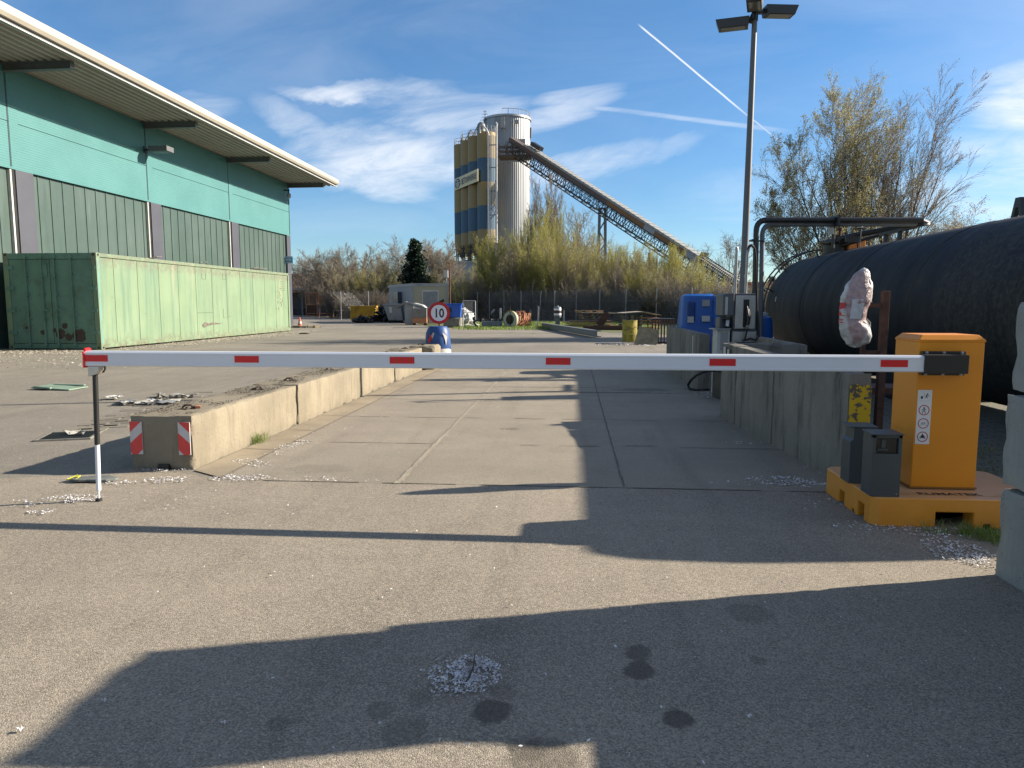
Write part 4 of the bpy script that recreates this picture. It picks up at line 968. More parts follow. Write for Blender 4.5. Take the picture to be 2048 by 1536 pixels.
# curved ladder round the far end
lm = MB()
def lp(a, off, y): return (TX-(TR+off)*math.sin(a), y, TZ+(TR+off)*math.cos(a))
for y in (17.75, 18.25):
    pts = [lp(R(a), .14, y) for a in range(6, 100, 6)]+[(TX-TR-.15, y, .1)]
    lm.tube(pts, .018, 8)
for a in range(10, 100, 12): lm.tube([lp(R(a), .14, 17.75), lp(R(a), .14, 18.25)], .013, 6)
for z in (1.0,.7,.4): lm.tube([(TX-TR-.15,17.75,z),(TX-TR-.15,18.25,z)], .013, 6)
for a in (44, 70):
    for y in (17.75, 18.25): lm.tube([lp(R(a), .14, y), lp(R(a+2), -.01, y)], .018, 6)
lm.build('ladder', BLKP, tk, smooth=True)
m = MB(); m.tube([lp(R(24), -.02, 16.7), lp(R(24), .12, 16.7)], .02, 8); m.lathe([(.03,TZ+TR*math.cos(R(24))+.1),(.03,TZ+TR*math.cos(R(24))+.16)], (lp(R(24), .1, 16.7)[0], 16.7, 0), 8); m.build('vent_stub', BLKP, tk)
m = MB(); m.obox(lp(R(80), .004, 17.3), (.006,.05,.12), (0,R(10),0)); m.build('small_label', WHITE2, tk)
# amber lamp on top
z = TZ+TR
am = thing('amber_beacon', 'orange beacon box standing on top of the black tank', 'beacon', (TX+.35, 15.2, z-.06))
p = PY(1715, 488, 15.0)
bq = PX(1715,489,TX+.3); by0 = bq.y
am.location.y = by0
m = MB(); m.box(TX+.12,TX+.48,by0,by0+.2,z-.08,bq.z+.12); m.build('lens', M('amber_plastic', (.75,.22,.01), .3, bump=0), am, bevel=.02)
m = MB(); m.box(TX+.29,TX+.315,by0-.01,by0+.21,z-.06,bq.z+.125); m.build('divider', RUST, am)
# ================================================================ VENT PIPES
vp = thing('pipe_rack', 'tall black double pipes rising by the fuel pump and running above the tank', 'pipes', AT(1517, 690, 15).xy.to_3d())
A0 = AT(1513, 434, 15.0); B0 = AT(1852, 437, 15.2)
def bend(p, q, r, s, n=6):
    p, q, r = Vector(p), Vector(q), Vector(r); a = q+(p-q).normalized()*s; b = q+(r-q).normalized()*s
    return [a*(1-t)**2+q*2*t*(1-t)+b*t*t for t in [k/n for k in range(n+1)]]
def pipe(pts, r, s=.22, n=12):
    P = [Vector(pts[0])]
    for i in range(1, len(pts)-1): P += bend(pts[i-1], pts[i], pts[i+1], s)
    P.append(Vector(pts[-1])); m = MB(); m.tube(P, r, n); return m
c0 = AT(1513, 440, 15.0); f0 = Vector((AT(1509, 690, 15.0).x, AT(1509, 690, 15.0).y, 0)); t0 = AT(1845, 440, 15.0); d0 = Vector((TX-.05, DY-.1, dz+.42)); e0 = Vector((TX-.05, DY-.1, dz+.2))
pipe([f0, c0, t0], .058).build('vent_pipe', BLKP, vp, smooth=True)
c1 = AT(1525, 449, 15.12); f1 = Vector((AT(1521, 690, 15.12).x, AT(1521, 690, 15.12).y, 0)); t1_ = AT(1845, 448, 15.1)
pipe([f1, c1, t1_], .05).build('vent_pipe', STEELG, vp, smooth=True)
f2 = f0+Vector((.02,.25,0)); c2 = c0+Vector((.05,.25,.03)); t2_ = t0+Vector((.02,.25,.03)); pipe([f2, c2, t2_], .04).build('vent_pipe', BLKP, vp, smooth=True)
te = t0+Vector((.05,.05,-.06))
pipe([te, AT(1700, 472, 15.8), AT(1652, 487, 16.3), Vector((TX-.28, DY-.05, dz+.24))], .062, .3).build('return_pipe', BLKP, vp, smooth=True)
pipe([te+Vector((-.05,.2,-.05)), AT(1745, 474, 15.9), AT(1700, 487, 16.0), AT(1685, 491, 16.2)], .034, .2).build('return_pipe', BLKP, vp, smooth=True)
m = MB()
for p, q in ((t0, te), (t0+Vector((0,.25,.03)), te+Vector((-.05,.2,-.05))), (t1_, te)): m.tube([Vector(p)+Vector((-.04,0,0)), (Vector(p)+Vector(q))/2+Vector((.09,0,0)), Vector(q)+Vector((-.02,0,0))], .05, 10)
m.build('return_bend', STEELG, vp, smooth=True)
m = MB(); p = AT(1512, 481, 14.95); m.obox(p+Vector((.03,.1,0)), (.30,.06,.03), (0,0,YAW)); m.lathe([(.02,-.15),(.02,.05)], p+Vector((-.1,0,0)), 8, 'y')
p = AT(1671, 442, 15.05); m.obox(p, (.05,.4,.22)); m.tube([AT(1668, 445, 15.25), Vector((AT(1668,445,15.25).x, AT(1668,445,15.25).y, 2.6))], .04, 8)
p = AT(1705, 478, 15.6); m.obox(p, (.3,.04,.12), (0,0,YAW)); m.build('pipe_clamp', BLKP, vp)
m = MB(); p = AT(1662, 459, 15.2); m.lathe([(.055,-.09),(.055,.06),(.07,.06),(.07,.1)], p, 14); m.build('white_fitting', WHITE2, vp, smooth=True)
m = MB(); p = AT(1722, 456, 15.4); m.lathe([(.01,.06),(.03,.02),(.13,0),(.12,-.02)], p, 16); m.tube([p, p+Vector((0,0,-.4))], .012, 6); m.build('rain_cap', STEELG, vp, smooth=True)
# ================================================================ FUEL PUMP
PZ = 11.6
def Q(u, v, dzp=0): return AT(u, v, PZ+dzp)
fp = thing('fuel_pump', 'grey and stainless fuel dispenser with a nozzle and black hose', 'fuel pump', (Q(1485,690).x, Q(1485,690).y, 0), YAW)
o = wloc(fp)
def lx(u): return (u-1485)/FPX*PZ
def lz(v): return EYE-(v-608)/FPX*PZ
m = MB(); m.box(lx(1466), lx(1511), 0, .42, lz(659), lz(587)); m.box(lx(1463), lx(1514), .02, .40, .0, lz(660)); bdy = m.build('housing', GREYM, fp, world=False, bevel=.01)
m = MB(); m.box(lx(1468.5), lx(1508), -.012, 0-.001, lz(657), lz(591)); m.box(lx(1465), lx(1512), .004, .018, lz(684), lz(663)); m.build('steel_panel', ALU, fp, world=False, bevel=.004)
m = MB(); m.box(lx(1483.5), lx(1495), -.016, -.013, lz(654), lz(599)); m.build('nozzle_recess', BLK, fp, world=False)
m = MB(); m.tube([(lx(1489),-.05,lz(612)),(lx(1490),-.07,lz(625)),(lx(1492),-.09,lz(640)),(lx(1490),-.07,lz(652))], [.014,.022,.028,.02], 10); m.tube([(lx(1493),-.10,lz(648)),(lx(1494),-.13,lz(632)),(lx(1491),-.09,lz(618))], .007, 8); nz = m.build('nozzle', BLK, fp, world=False, smooth=True)
m = MB(); m.tube([(lx(1489),-.10,lz(655)),(lx(1488),-.12,lz(651))], .02, 10); m.build('nozzle_collar', ALU, nz, world=False)
m = MB(); P = [(1490,652),(1489,663),(1487,675),(1484,681),(1489,679),(1498,676),(1508,680),(1515,672),(1514,650),(1511,620),(1508,570),(1506,525),(1503,500),(1497,492),(1492,494),(1490,502)]
m.tube([(lx(u), -.09-(.02 if i in (5,6,7) else 0)+.008*i, lz(v)) for i, (u, v) in enumerate(P)], .015, 8); m.build('hose', RUB, fp, world=False, smooth=True)
m = MB(); m.tube([(lx(1492),.12,lz(590)),(lx(1493),.12,lz(507)),(lx(1495),.10,lz(496)),(lx(1498),.08,lz(491.5)),(lx(1502),.06,lz(496))], .024, 10); m.tube([(lx(1472),.15,lz(590)),(lx(1473),.15,lz(500))], .024, 10); m.lathe([(.027,-.02),(.027,.03),(.02,.05)], (lx(1473),.15,lz(501)), 10); m.lathe([(.03,0),(.03,.05)], (lx(1472),.15,lz(556)), 10); m.lathe([(.03,0),(.03,.05)], (lx(1492),.12,lz(556)), 10)
m.build('riser_pipe', ZINC, fp, world=False, smooth=True)
m = MB(); m.prism([(lx(1441),lz(590)),(lx(1445),lz(587)),(lx(1464),lz(586)),(lx(1464),lz(631)),(lx(1441),lz(631))], -.05, .35, 'y'); m.prism([(lx(1441),lz(634)),(lx(1464),lz(634)),(lx(1462),lz(658)),(lx(1441),lz(657))], .1, .34, 'y'); hd = m.build('display_head', GREYM, fp, world=False, bevel=.012)
m = MB(); m.box(lx(1446), lx(1451), -.054, -.051, lz(629), lz(594)); m.build('price_strip', WHITE2, hd, world=False)
m = MB(); m.obox((lx(1452),.05,lz(647)), (.10,.02,.15), (R(-25),0,0)); m.build('keypad', BLK, hd, world=False)
m = MB(); m.obox((lx(1454),.02,lz(646)), (.05,.01,.11), (R(-25),R(12),0)); m.build('card_slot', ALU, hd, world=False)
wc = thing('meter_box', 'low white metal meter box standing left of the fuel pump', 'box', (Q(1445,700).x, Q(1445,700).y, 0), YAW)
def lx2(u): return (u-1445)/FPX*PZ
m = MB(); m.box(lx2(1433), lx2(1459), 0, .25, 0, lz(659)); m.build('box_body', WHITE2, wc, world=False, bevel=.01)
m = MB(); m.box(lx2(1426), lx2(1459), -.05, .28, lz(659)+.002, lz(656.5)); m.build('box_lid', LGREY, wc, world=False)
m = MB(); m.box(lx2(1440), lx2(1455), -.004, -.001, lz(700), lz(664)); m.build('box_door', LGREY, wc, world=False)
# ================================================================ LAMP POST
L0 = AT(1481, 690, 12.6); LT = AT(1509.5, 34, 12.6)
lp_ = thing('lamp_post', 'tall grey lamp post with three dark box floodlights at its top', 'lamp post', (L0.x, L0.y, 0))
m = MB(); b0 = Vector((L0.x, L0.y, 0)); m.tube([b0, b0.lerp(LT, .5), LT], [.075, .058, .043], 16); m.build('pole', POLEG, lp_, smooth=True)
m = MB(); m.lathe([(.055,-.06),(.055,.12)], LT, 12)
def head(c, ang, sz=(.50,.27,.14), tilt=0):
    c = Vector(c); w, d, h = sz; Mx = Matrix.Rotation(ang, 3, 'Z')
    def pt(x, y, z): return c+Mx@Vector((x, y, z))
    mm = MB()
    mm.hexa([pt(0,-d/2+.02,0),pt(w-.03,-d/2+.02,0),pt(w-.03,d/2-.02,0),pt(0,d/2-.02,0),pt(-.02,-d/2,h),pt(w+.02,-d/2,h),pt(w+.02,d/2,h),pt(-.02,d/2,h)])
    h_ = mm.build('lamp_head', M('lamp_housing', (.03,.035,.045), .45) if 'lamp_housing' not in bpy.data.materials else bpy.data.materials['lamp_housing'], lp_, bevel=.006)
    mm = MB(); mm.hexa([pt(.05,-d/2+.04,-.006),pt(w-.07,-d/2+.04,-.006),pt(w-.07,d/2-.04,-.006),pt(.05,d/2-.04,-.006),pt(.05,-d/2+.04,-.0015),pt(w-.07,-d/2+.04,-.0015),pt(w-.07,d/2-.04,-.0015),pt(.05,d/2-.04,-.0015)])
    mm.build('lamp_glass', M('lamp_glass', (.12,.125,.11), .15, bump=0) if 'lamp_glass' not in bpy.data.materials else bpy.data.materials['lamp_glass'], h_)
    return pt(-.02,0,h*.5)
cz_ = LT.z
for ang, off, dz_ in ((R(8), .17, .02), (R(166), .10, -.15), (R(255), .14, .03)):
    q = LT+Vector((math.cos(ang)*off, math.sin(ang)*off, dz_)); e = head(q, ang); m.bar(LT+Vector((0,0,.08)), e+Vector((0,0,0)), .07, .07)
m.build('head_bracket', BLKP, lp_)
# ================================================================ BLUE ADBLUE TANKS
def bluetank(label, x, y, s=1, rz=0):
    t = thing('blue_storage_tank', label, 'plastic tank', (x, y, 0), rz, 'blue plastic tanks behind the wall')
    m = MB(); 
    # stepped round-cornered body
    def rr_(w, d, z, r=.12, n=5, ox=0):
        P = []
        for cx, cy, a0 in ((w/2-r,d/2-r,0),(-w/2+r,d/2-r,90),(-w/2+r,-d/2+r,180),(w/2-r,-d/2+r,270)):
            for k in range(n): a = R(a0+90*k/(n-1)); P.append((cx+r*math.cos(a)+ox, cy+r*math.sin(a), z))
        return P
    rings = [rr_(.95*s,.9*s,0), rr_(.98*s,.92*s,.5), rr_(.96*s,.9*s,.78), rr_(.88*s,.84*s,.86), rr_(.82*s,.8*s,.92), rr_(.80*s,.78*s,1.0), rr_(.74*s,.74*s,1.52,.14), rr_(.70*s,.7*s,1.62,.16), rr_(.55*s,.55*s,1.665,.16)]
    b = len(m.v); n = len(rings[0])
    for r_ in rings: m.v.extend(r_)
    for i in range(len(rings)-1):
        for j in range(n): j2 = (j+1) % n; m.f.append((b+i*n+j,b+i*n+j2,b+(i+1)*n+j2,b+(i+1)*n+j)); m.m.append(0)
    m.f.append(tuple(b+(len(rings)-1)*n+j for j in range(n))); m.m.append(0)
    m.build('tank_body', BLUE, t, world=False, smooth=True); return t
bp = AT(1398, 670, 15.6)
bt = bluetank('bright blue plastic tank with white labels beside the fuel pump', bp.x+.02, bp.y+.35)
m = MB(); m.box(-.30,-.12,-.415,-.33,1.08,1.50); m.build('recess', M('dark_blue', (.004,.04,.18), .5), bt, world=False, bevel=.03)
m = MB(); m.obox((-.22,-.43,1.12),(.13,.012,.13)); m.obox((.1,-.435,1.14),(.17,.012,.12)); m.build('white_label', WHITE2, bt, world=False)
m = MB(); m.obox((.10,-.385,1.47),(.16,.03,.14)); m.build('grey_vent', LGREY, bt, world=False)
m = MB(); m.prism([(.26,.98),(.38,.98),(.39,1.3),(.34,1.5),(.26,1.55)], -.43, -.36, 'y'); m.build('hatch', BLUE, bt, world=False, bevel=.015)
b2 = bluetank('second blue plastic tank with a white lid, half hidden behind the fuel pump', AT(1527, 680, 15.2).x, AT(1527,680,15.2).y+.4, .8); b2.scale = (.8,.8,.72)
m = MB(); m.lathe([(.2,1.62),(.22,1.66),(.22,1.75),(.05,1.78)], (0,0,0), 20); m.build('white_lid', WHITE2, b2, world=False)
# ================================================================ RUSTY STAND AND WRAPPED SIGNAL
rs = thing('rusty_stand', 'rusty square steel stand in front of the black tank', 'stand', (2.66, 6.5, 0))
m = MB(); m.box(2.64,2.70,6.47,6.53,0,1.56); m.build('main_post', RUST, rs, bevel=.004)
m = MB(); m.box(2.49,2.525,6.48,6.52,.3,1.10); m.box(2.526,2.639,6.485,6.515,1.02,1.05); m.box(2.50,2.639,6.485,6.515,.35,.38); m.build('side_frame', RUST, rs)
m = MB(); m.box(2.40,2.639,6.48,6.52,1.42,1.455); m.build('bracket', RUST, rs)
m = MB(); m.box(2.35,2.95,6.35,6.70,-.005,.02); m.box(2.68,3.2,6.9,7.3,.62,.68); m.build('foot_plate', RUST, rs)
wsn = thing('wrapped_signal', 'small signal wrapped in a white mesh bag with red printing, hanging on the rusty stand', 'wrapped signal', tuple(PY(1715, 616, 6.40)))
def bagm():
    m, t, b = newmat('net_bag'); co = t.coord(); x, y, z = t.xyz(co)
    n = t.noise(co, 9, 6, .7, .5); n2 = t.noise(co, 30, 5, .7)
    inner = ((x+.01)*(x+.01)*70+(z-.02)*(z-.02)*9+(n-.5)*1.1).ss(.98, .68)
    ga = ((x*150)._m('FRACT')-.5).ab().ss(.22, .34); gb = ((z*150)._m('FRACT')-.5).ab().ss(.22, .34); net = ga.mx(gb)
    c = t.mix(n.ss(.35, .65), (.36,.38,.38), (.56,.56,.54)); inside = t.mix(n2.ss(.35, .65), (.17,.045,.05), (.33,.17,.17))
    c = t.mix(inner*(1-net*.5), c, inside)
    setc(t, b, c, .35, 0, t.bump(n+n2*.4, .8, .02)); b.inputs['Transmission Weight'].default_value = 0; b.inputs['Coat Weight'].default_value = .3
    return m
BAG = bagm()
rows = [(-.338,.004,.018),(-.328,.034,.02),(-.30,.082,.026),(-.235,.115,.017),(-.17,.118,.0),(-.105,.104,-.02),(-.055,.104,-.02),(-.015,.107,-.015),(.03,.113,-.006),(.07,.117,.0),(.125,.112,.008),(.176,.10,.017),(.225,.086,.026),(.262,.068,.036),(.30,.046,.045),(.327,.024,.05),(.338,.004,.051)]
m = MB(); n = 36; sub = []
for i in range(len(rows)-1):
    for t_ in (0, .25, .5, .75): sub.append(tuple(rows[i][k]*(1-t_)+rows[i+1][k]*t_ for k in range(3)))
sub.append(rows[-1])
for (z, w, ox) in sub:
    for j in range(n):
        a = 2*PI*j/n; w2 = w*1.08; p = Vector((ox-.015+w2*math.cos(a), w2*.72*math.sin(a), z))
        q = noise.noise_vector(p*14)*.012+Vector((1,1,.3))*(abs(noise.noise(p*22))*.014-.004); m.v.append(tuple(p+q*min(1, w/.05)))
for i in range(len(sub)-1):
    for j in range(n): j2 = (j+1) % n; m.f.append((i*n+j,i*n+j2,(i+1)*n+j2,(i+1)*n+j)); m.m.append(0)
m.f.append(tuple(range(n))); m.m.append(0); m.f.append(tuple((len(sub)-1)*n+j for j in range(n))); m.m.append(0)
m.build('mesh_bag', BAG, wsn, world=False, smooth=True)
m = MB()
def bp_(a, z, off=.006):
    k = min(len(sub)-1, max(0, min(range(len(sub)), key=lambda i: abs(sub[i][0]-z)))); w = sub[k][1]*1.08+off
    return (sub[k][2]-.015+w*math.cos(a), w*.72*math.sin(a), z)
for (z0, z1) in ((-.02,.045),(-.065,-.025),(-.105,-.095),(-.125,-.115)):
    for a in (R(184), R(196), R(208)): m.face([bp_(a, z0), bp_(a+R(12), z0), bp_(a+R(12), z1), bp_(a, z1)])
m.build('red_print', M('red_print', (.45,.02,.03), .5), wsn, world=False, fix=False)
m = MB()
for (z0, z1) in ((-.09,.075),):
    for k in range(5): a = R(243+k*9); m.face([bp_(a, z0), bp_(a+R(9), z0), bp_(a+R(9), z1), bp_(a, z1)])
m.build('pale_label', M('label_through_bag', (.42,.45,.48), .5, 0, .15, 12), wsn, world=False, fix=False)
m = MB(); m.tube([(.055,-.03,.29),(.08,-.05,.2),(.03,-.09,.1),(.09,-.06,.05)], .0035, 6); m.tube([(.05,-.06,-.1),(.095,-.05,-.16),(.10,-.03,-.12),(.07,-.03,-.09)], .004, 6); m.build('bag_hem', WHITE2, wsn, world=False)
# ================================================================ BLUE DRUM WITH SPEED SIGN
b = AT(877, 735, 17.0); bx, by = b.x, b.y
dr = thing('plastic_drum', 'dented blue plastic drum carrying the speed sign, behind the last left block', 'drum', (bx, by, 0))
m = MB(); m.lathe([(.24,0),(.275,.05),(.285,.3),(.28,.36),(.29,.42),(.29,.66),(.275,.78),(.24,.88),(.2,.93),(.17,.935)], (bx,by,0), 32)
for i, v in enumerate(m.v):
    q = Vector(v); d = noise.noise(q*3.5)*.03; m.v[i] = (v[0]+(v[0]-bx)*d*3, v[1]+(v[1]-by)*d*3, v[2])
m.build('drum_body', BLUED, dr, smooth=True)
m = MB(); m.lathe([(.282,.0),(.29,.05),(.30,.3),(.296,.42)], (bx,by,0), 32); m.build('white_foot_wrap', WHITE2, dr, smooth=True)
m = MB(); ax = Vector((bx,by,0))
def onr(a, z, r=.302): return (bx+r*math.cos(a), by+r*math.sin(a), z)
for a, z, s in ((R(248),.70,.07),(R(238),.62,.05)): m.face([onr(a-.12,z-.06),onr(a+.12,z-.05),onr(a+.16,z+s),onr(a-.03,z+.02),onr(a-.16,z+s)])
m.build('red_sticker', RED, dr, fix=False)
m = MB(); m.face([onr(R(250),.72,.305),onr(R(256),.66,.305),onr(R(264),.78,.3),onr(R(257),.8,.3)]); m.face([onr(R(300),.80,.30),onr(R(312),.62,.305),onr(R(318),.5,.305),onr(R(324),.7,.305)]); m.face([onr(R(241),.45,.31),onr(R(248),.45,.31),onr(R(245),.56,.31)]); m.build('torn_white_film', WHITE2, dr, fix=False)
sgn = thing('speed_sign', 'round white speed limit sign with red rim and the number 10', 'sign', (bx, by-.2, .93))
S0 = AT(878, 626, 16.98); fy_ = Vector((-math.sin(YAW), math.cos(YAW), 0)); 
def sp(x, z, d): return S0+CR*x+Vector((0,0,z))-fy_*d
def sd(m, r, d0, d1, n=48):
    A = [sp(r*math.cos(2*PI*k/n), r*math.sin(2*PI*k/n), d0) for k in range(n)]; B = [sp(r*math.cos(2*PI*k/n), r*math.sin(2*PI*k/n), d1) for k in range(n)]
    m.face(A); m.face(B)
    for k in range(n): m.face([A[k], A[(k+1)%n], B[(k+1)%n], B[k]])
rad = 21.8/FPX*16.98
m = MB(); sd(m, rad, -.006, 0); m.build('red_disc', M('sign_red', (.5,.01,.015), .45, bump=0), sgn)
m = MB(); sd(m, rad*.735, .0015, .004); m.build('white_disc', M('sign_white', (.72,.72,.74), .45, 0, .03, bump=0), sgn)
m = MB(); m.text('10', rad*1.12, sp(0, -.012, .0055), CR, (0,0,1), sx=.86, bold=.006); m.build('digits', INK, sgn)
m = MB(); m.tube([S0+fy_*.03+Vector((0,0,rad*.6)), Vector((S0.x, S0.y, .93))+fy_*.03], .02, 8); m.build('stake', RUST, sgn)

# ================================================================ YARD CLUTTER (distances from the foot of each thing)
def base(u, v): return G(u, v)
def frame(u, v):
    p = G(u, v); Z = -p.x*math.sin(YAW)+p.y*math.cos(YAW); return p, Z/FPX
# cable reel with rusty coil
p, k = frame(1030, 656)
t = thing('cable_reel', 'round white reel with a rusty coil wound on it, standing on the verge', 'reel', (p.x, p.y, 0), R(-38)+YAW)
r0 = 17*k; m = MB(); m.lathe([(.03,-.06),(r0,-.05),(r0,.0),(.03,.0)], (0,-.45,r0), 32, 'y'); m.lathe([(r0*.97,0),(r0,.05),(r0,.12),(r0*.9,.16)], (0,-.45,r0), 32, 'y'); fl1 = m.build('flange', M('reel_white', (.42,.44,.42), .6, 0, .15, 3, (.15,.13,.1), .4, 3), t, world=False, smooth=True)
m = MB(); m.lathe([(r0*.97,-.065),(r0*1.01,-.07),(r0*1.04,-.03),(r0*1.01,.0),(r0*.97,.0)], (0,-.46,r0), 32, 'y', ring=True); m.build('yellow_rim', YEL, t, world=False)
m = MB(); m.lathe([(.14,-.10),(.14,-.062)], (0,-.45,r0), 16, 'y'); m.lathe([(.30,-.066),(.28,-.062)], (0,-.45,r0), 20, 'y'); m.build('hub', BLK, t, world=False)
m = MB(); rr2 = random.Random(5)
for q in range(70):
    a = rr2.random()*6.28; y0 = rr2.uniform(-.35,.9); r1 = r0*rr2.uniform(.72,1.02)
    pts = [(r1*math.cos(a+s_*.28)*(1), y0+s_*.09*rr2.uniform(.5,1.2), r0+r1*math.sin(a+s_*.28)*.95) for s_ in range(6)]
    pts = [(x, y, max(.04, z)) for x, y, z in pts]; m.tube(pts, rr2.uniform(.02,.04), 5)
m.build('rusty_coil', RUSTL, t, world=False)
m = MB(); m.lathe([(r0*.7,-.4),(r0*.75,0),(r0*.7,.8)], (0,0,r0), 16, 'y'); m.box(-.5,.6,-.6,-.1,0,.1); m.tube([(.05,-.55,0),(.05,-.55,1.35)],.02,6); m.build('core', RUST, t, world=False)
# grey round column station with white post beside it
p, k = frame(1115, 655)
t = thing('service_pillar', 'grey round capped pillar with a dark red band on the verge', 'pillar', (p.x, p.y, 0), YAW)
w = 7.2*k; h = 42*k
m = MB(); m.lathe([(w*.55,0),(w*.55,h*.47)], (0,0,0), 16); m.box(-w*.62,w*.62,-w*.5,w*.5,0,h*.46); m.build('stem', STEELG, t, world=False)
m = MB(); m.lathe([(w*.9,h*.47),(w,h*.5),(w,h*.93),(w*.85,h*.97),(w*.25,h*.99),(w*.2,h*1.04)], (0,0,0), 24); hd_ = m.build('head', STEELG, t, world=False, smooth=True)
m = MB(); m.lathe([(w*1.02,h*.68),(w*1.02,h*.80)], (0,0,0), 24); m.build('red_band', M('dark_red', (.05,.018,.02), .5), hd_, world=False)
m = MB(); m.lathe([(w*1.02,h*.81),(w*1.02,h*.9)], (0,0,0), 24); m.lathe([(w*1.02,h*.58),(w*1.02,h*.67)], (0,0,0), 24); m.build('white_band', WHITE, hd_, world=False)
PG = 'white marker posts along the verge'
for (u, vt, vb, lb, cap) in ((1001,618,642,'white marker post left of the cable reel',0),(1061,619,640,'white marker post right of the cable reel',0),(1128,621,643,'white marker post right of the grey pillar',0),(1075,613,655,'leaning thin pale post between reel and pillar',1),(703,601,620,'thin white post left of the yellow skip',0),(747,608,622,'thin white post right of the yellow skip',0)):
    p, k = frame(u, vb); t = thing('marker_post', lb, 'post', (p.x, p.y, 0), 0, PG); w = 1.7*k if not cap else 1.3*k; h = (vb-vt)*k
    m = MB(); m.box(-w,w,-w,w,0,h) if not cap else m.bar((0,0,0),(.06,0,h),w*1.6); m.build('shaft', WHITE2, t, world=False)
    m = MB(); m.prism([(-w,h+.002),(w,h+.002),(0,h+w)], -w*.98, w*.98, 'y'); m.build('cap', WHITE2, t, world=False)
# steel beams and plates
p = G(1085, 656); q = G(1196, 676)
t = thing('steel_beam', 'long grey steel beam lying across the edge of the yard', 'beam', (p.x, p.y, 0))
A_, B_ = Vector((p.x,p.y,.06)), Vector((q.x,q.y,.06))
m = MB(); m.bar(A_, B_, .28, .03); m.bar(A_+Vector((0,0,.24)), B_+Vector((0,0,.24)), .28, .03); m.bar(A_+Vector((-.05,-.05,.12)), B_+Vector((-.05,-.05,.12)), .03, .21); m.build('beam_body', STEELG, t)
def pallet(m, x, y, z, w, d, rz, mi=0, r=None):
    c, s = math.cos(rz), math.sin(rz)
    def B(cx_, cy_, cz_, sx, sy, sz): m.obox((x+c*cx_-s*cy_, y+s*cx_+c*cy_, z+cz_), (sx,sy,sz), (0,0,rz), mi)
    for k_ in range(5): B(-w/2+w*k_/4, 0, .13, .12, d, .022)
    for a_ in (-.5,0,.5):
        for b_ in (-.5,0,.5): B(a_*(w-.14), b_*(d-.1), .07, .14, .1, .09)
    for a_ in (-.5,0,.5): B(0, a_*(d-.1), .012, w, .1, .022)
PLG = 'wooden pallets stacked in the yard'
p, k = frame(1178, 657)
m0 = MB(); rz = .1+YAW
tt = thing('scrap_plates', 'stack of rusty steel plates under the wooden pallets', 'steel plates', (p.x, p.y+.4, 0), rz)
for i in range(5): 
    m = MB(); m.obox((rng.uniform(-.2,.2), rng.uniform(-.1,.1), .08+i*.09), (3.1-.15*i, 1.5, .03)); m.build('plate', RUSTL if i % 2 else RUST, tt, world=False)
m = MB(); m.obox((-1.0,0,.03),(.1,1.3,.07)); m.obox((1.0,0,.03),(.1,1.3,.07)); m.build('bearer', WOOD, tt, world=False)
zz = .56
for i, lb in enumerate(('dark lowest pallet of the stack on the rusty plates','dark middle pallet of the stack on the rusty plates','light brown topmost pallet of the stack on the rusty plates')):
    t = thing('wooden_pallet', lb, 'pallet', (p.x+.2-.1*i, p.y+.4, zz), rz+.03*i, PLG); m = MB(); pallet(m, 0, 0, 0, 1.45, .95, 0)
    m.build('pallet_boards', WOOD if i == 2 else M('dark_pallet', (.24,.18,.12), .85, 0, .2, 5), t, world=False); zz += .165
    if i == 1:
        m = MB(); m.obox((.35,0,.18),(2.3,1.2,.03),(0,.02,.02)); o = m.build('loose_plate', WOODW, None, world=False); o.location = (p.x+.2, p.y+.4, .74); o.rotation_euler = (0,0,rz); tag(o, 'thin weathered board lying between the pallets of the stack', 'board'); zz += .04
p, k = frame(1275, 660)
t = thing('board_table', 'wide weathered board lying on piled black pallets beside the yellow barrel', 'table', (p.x, p.y+.9, 0), YAW+.05)
m = MB(); m.prism([(-1.0,.92),(.2,1.0),(1.25,.82),(1.25,.85),(.2,1.035),(-1.0,.955)], -.8, .9, 'y'); m.build('board_top', WOODW, t, world=False)
m = MB()
for z in (.0,.17,.34,.51,.68): pallet(m, -.35+.03*rng.random(), 0, z, 1.15, .9, 0)
m.build('pallet_pile', M('black_pallet', (.19,.16,.12), .85, 0, .2, 5), t, world=False)
m = MB()
for z in (.1,.3,.5,.66): m.obox((.75,0,z),(1.1,.8,.05),(0,.03,0))
m.build('rusty_sheets', RUSTL, t, world=False)
p, k = frame(1215, 660)
t = thing('rusty_ingots', 'row of rusty steel sections between the pallets and the board table', 'steel sections', (p.x-.1, p.y+.3, 0), YAW-.2)
m = MB()
for i in range(6): m.bar((-1.2+.1*i,-.5+.22*i,.12),(1.3+.1*i,-.6+.22*i,.14),.18,.22)
m.bar((-.4,.3,.25),(.1,.4,.95),.12,.4)
m.build('sections', RUST, t, world=False)
p, k = frame(1259, 683)
t = thing('yellow_barrel', 'stained yellow steel barrel standing at the edge of the yard', 'barrel', (p.x, p.y, 0))
m = MB(); r_b = .285; H_ = .83
m.lathe([(r_b*.97,.0),(r_b,.02),(r_b,.26),(r_b+.015,.275),(r_b,.29),(r_b,.54),(r_b+.015,.555),(r_b,.57),(r_b,H_-.02),(r_b+.012,H_-.01),(r_b,H_),(r_b*.92,H_-.015),(.01,H_-.015)], (p.x,p.y,0), 32); m.build('barrel_body', YEL, t, smooth=True)
m = MB(); m.lathe([(.03,H_-.01),(.03,H_+.01)], (p.x+.15,p.y,0), 10); m.build('bung', RUST, t)
p, k = frame(1292, 690)
t = thing('leaning_board', 'dark mossy board leaning beside the yellow barrel', 'board', (p.x, p.y, 0), YAW)
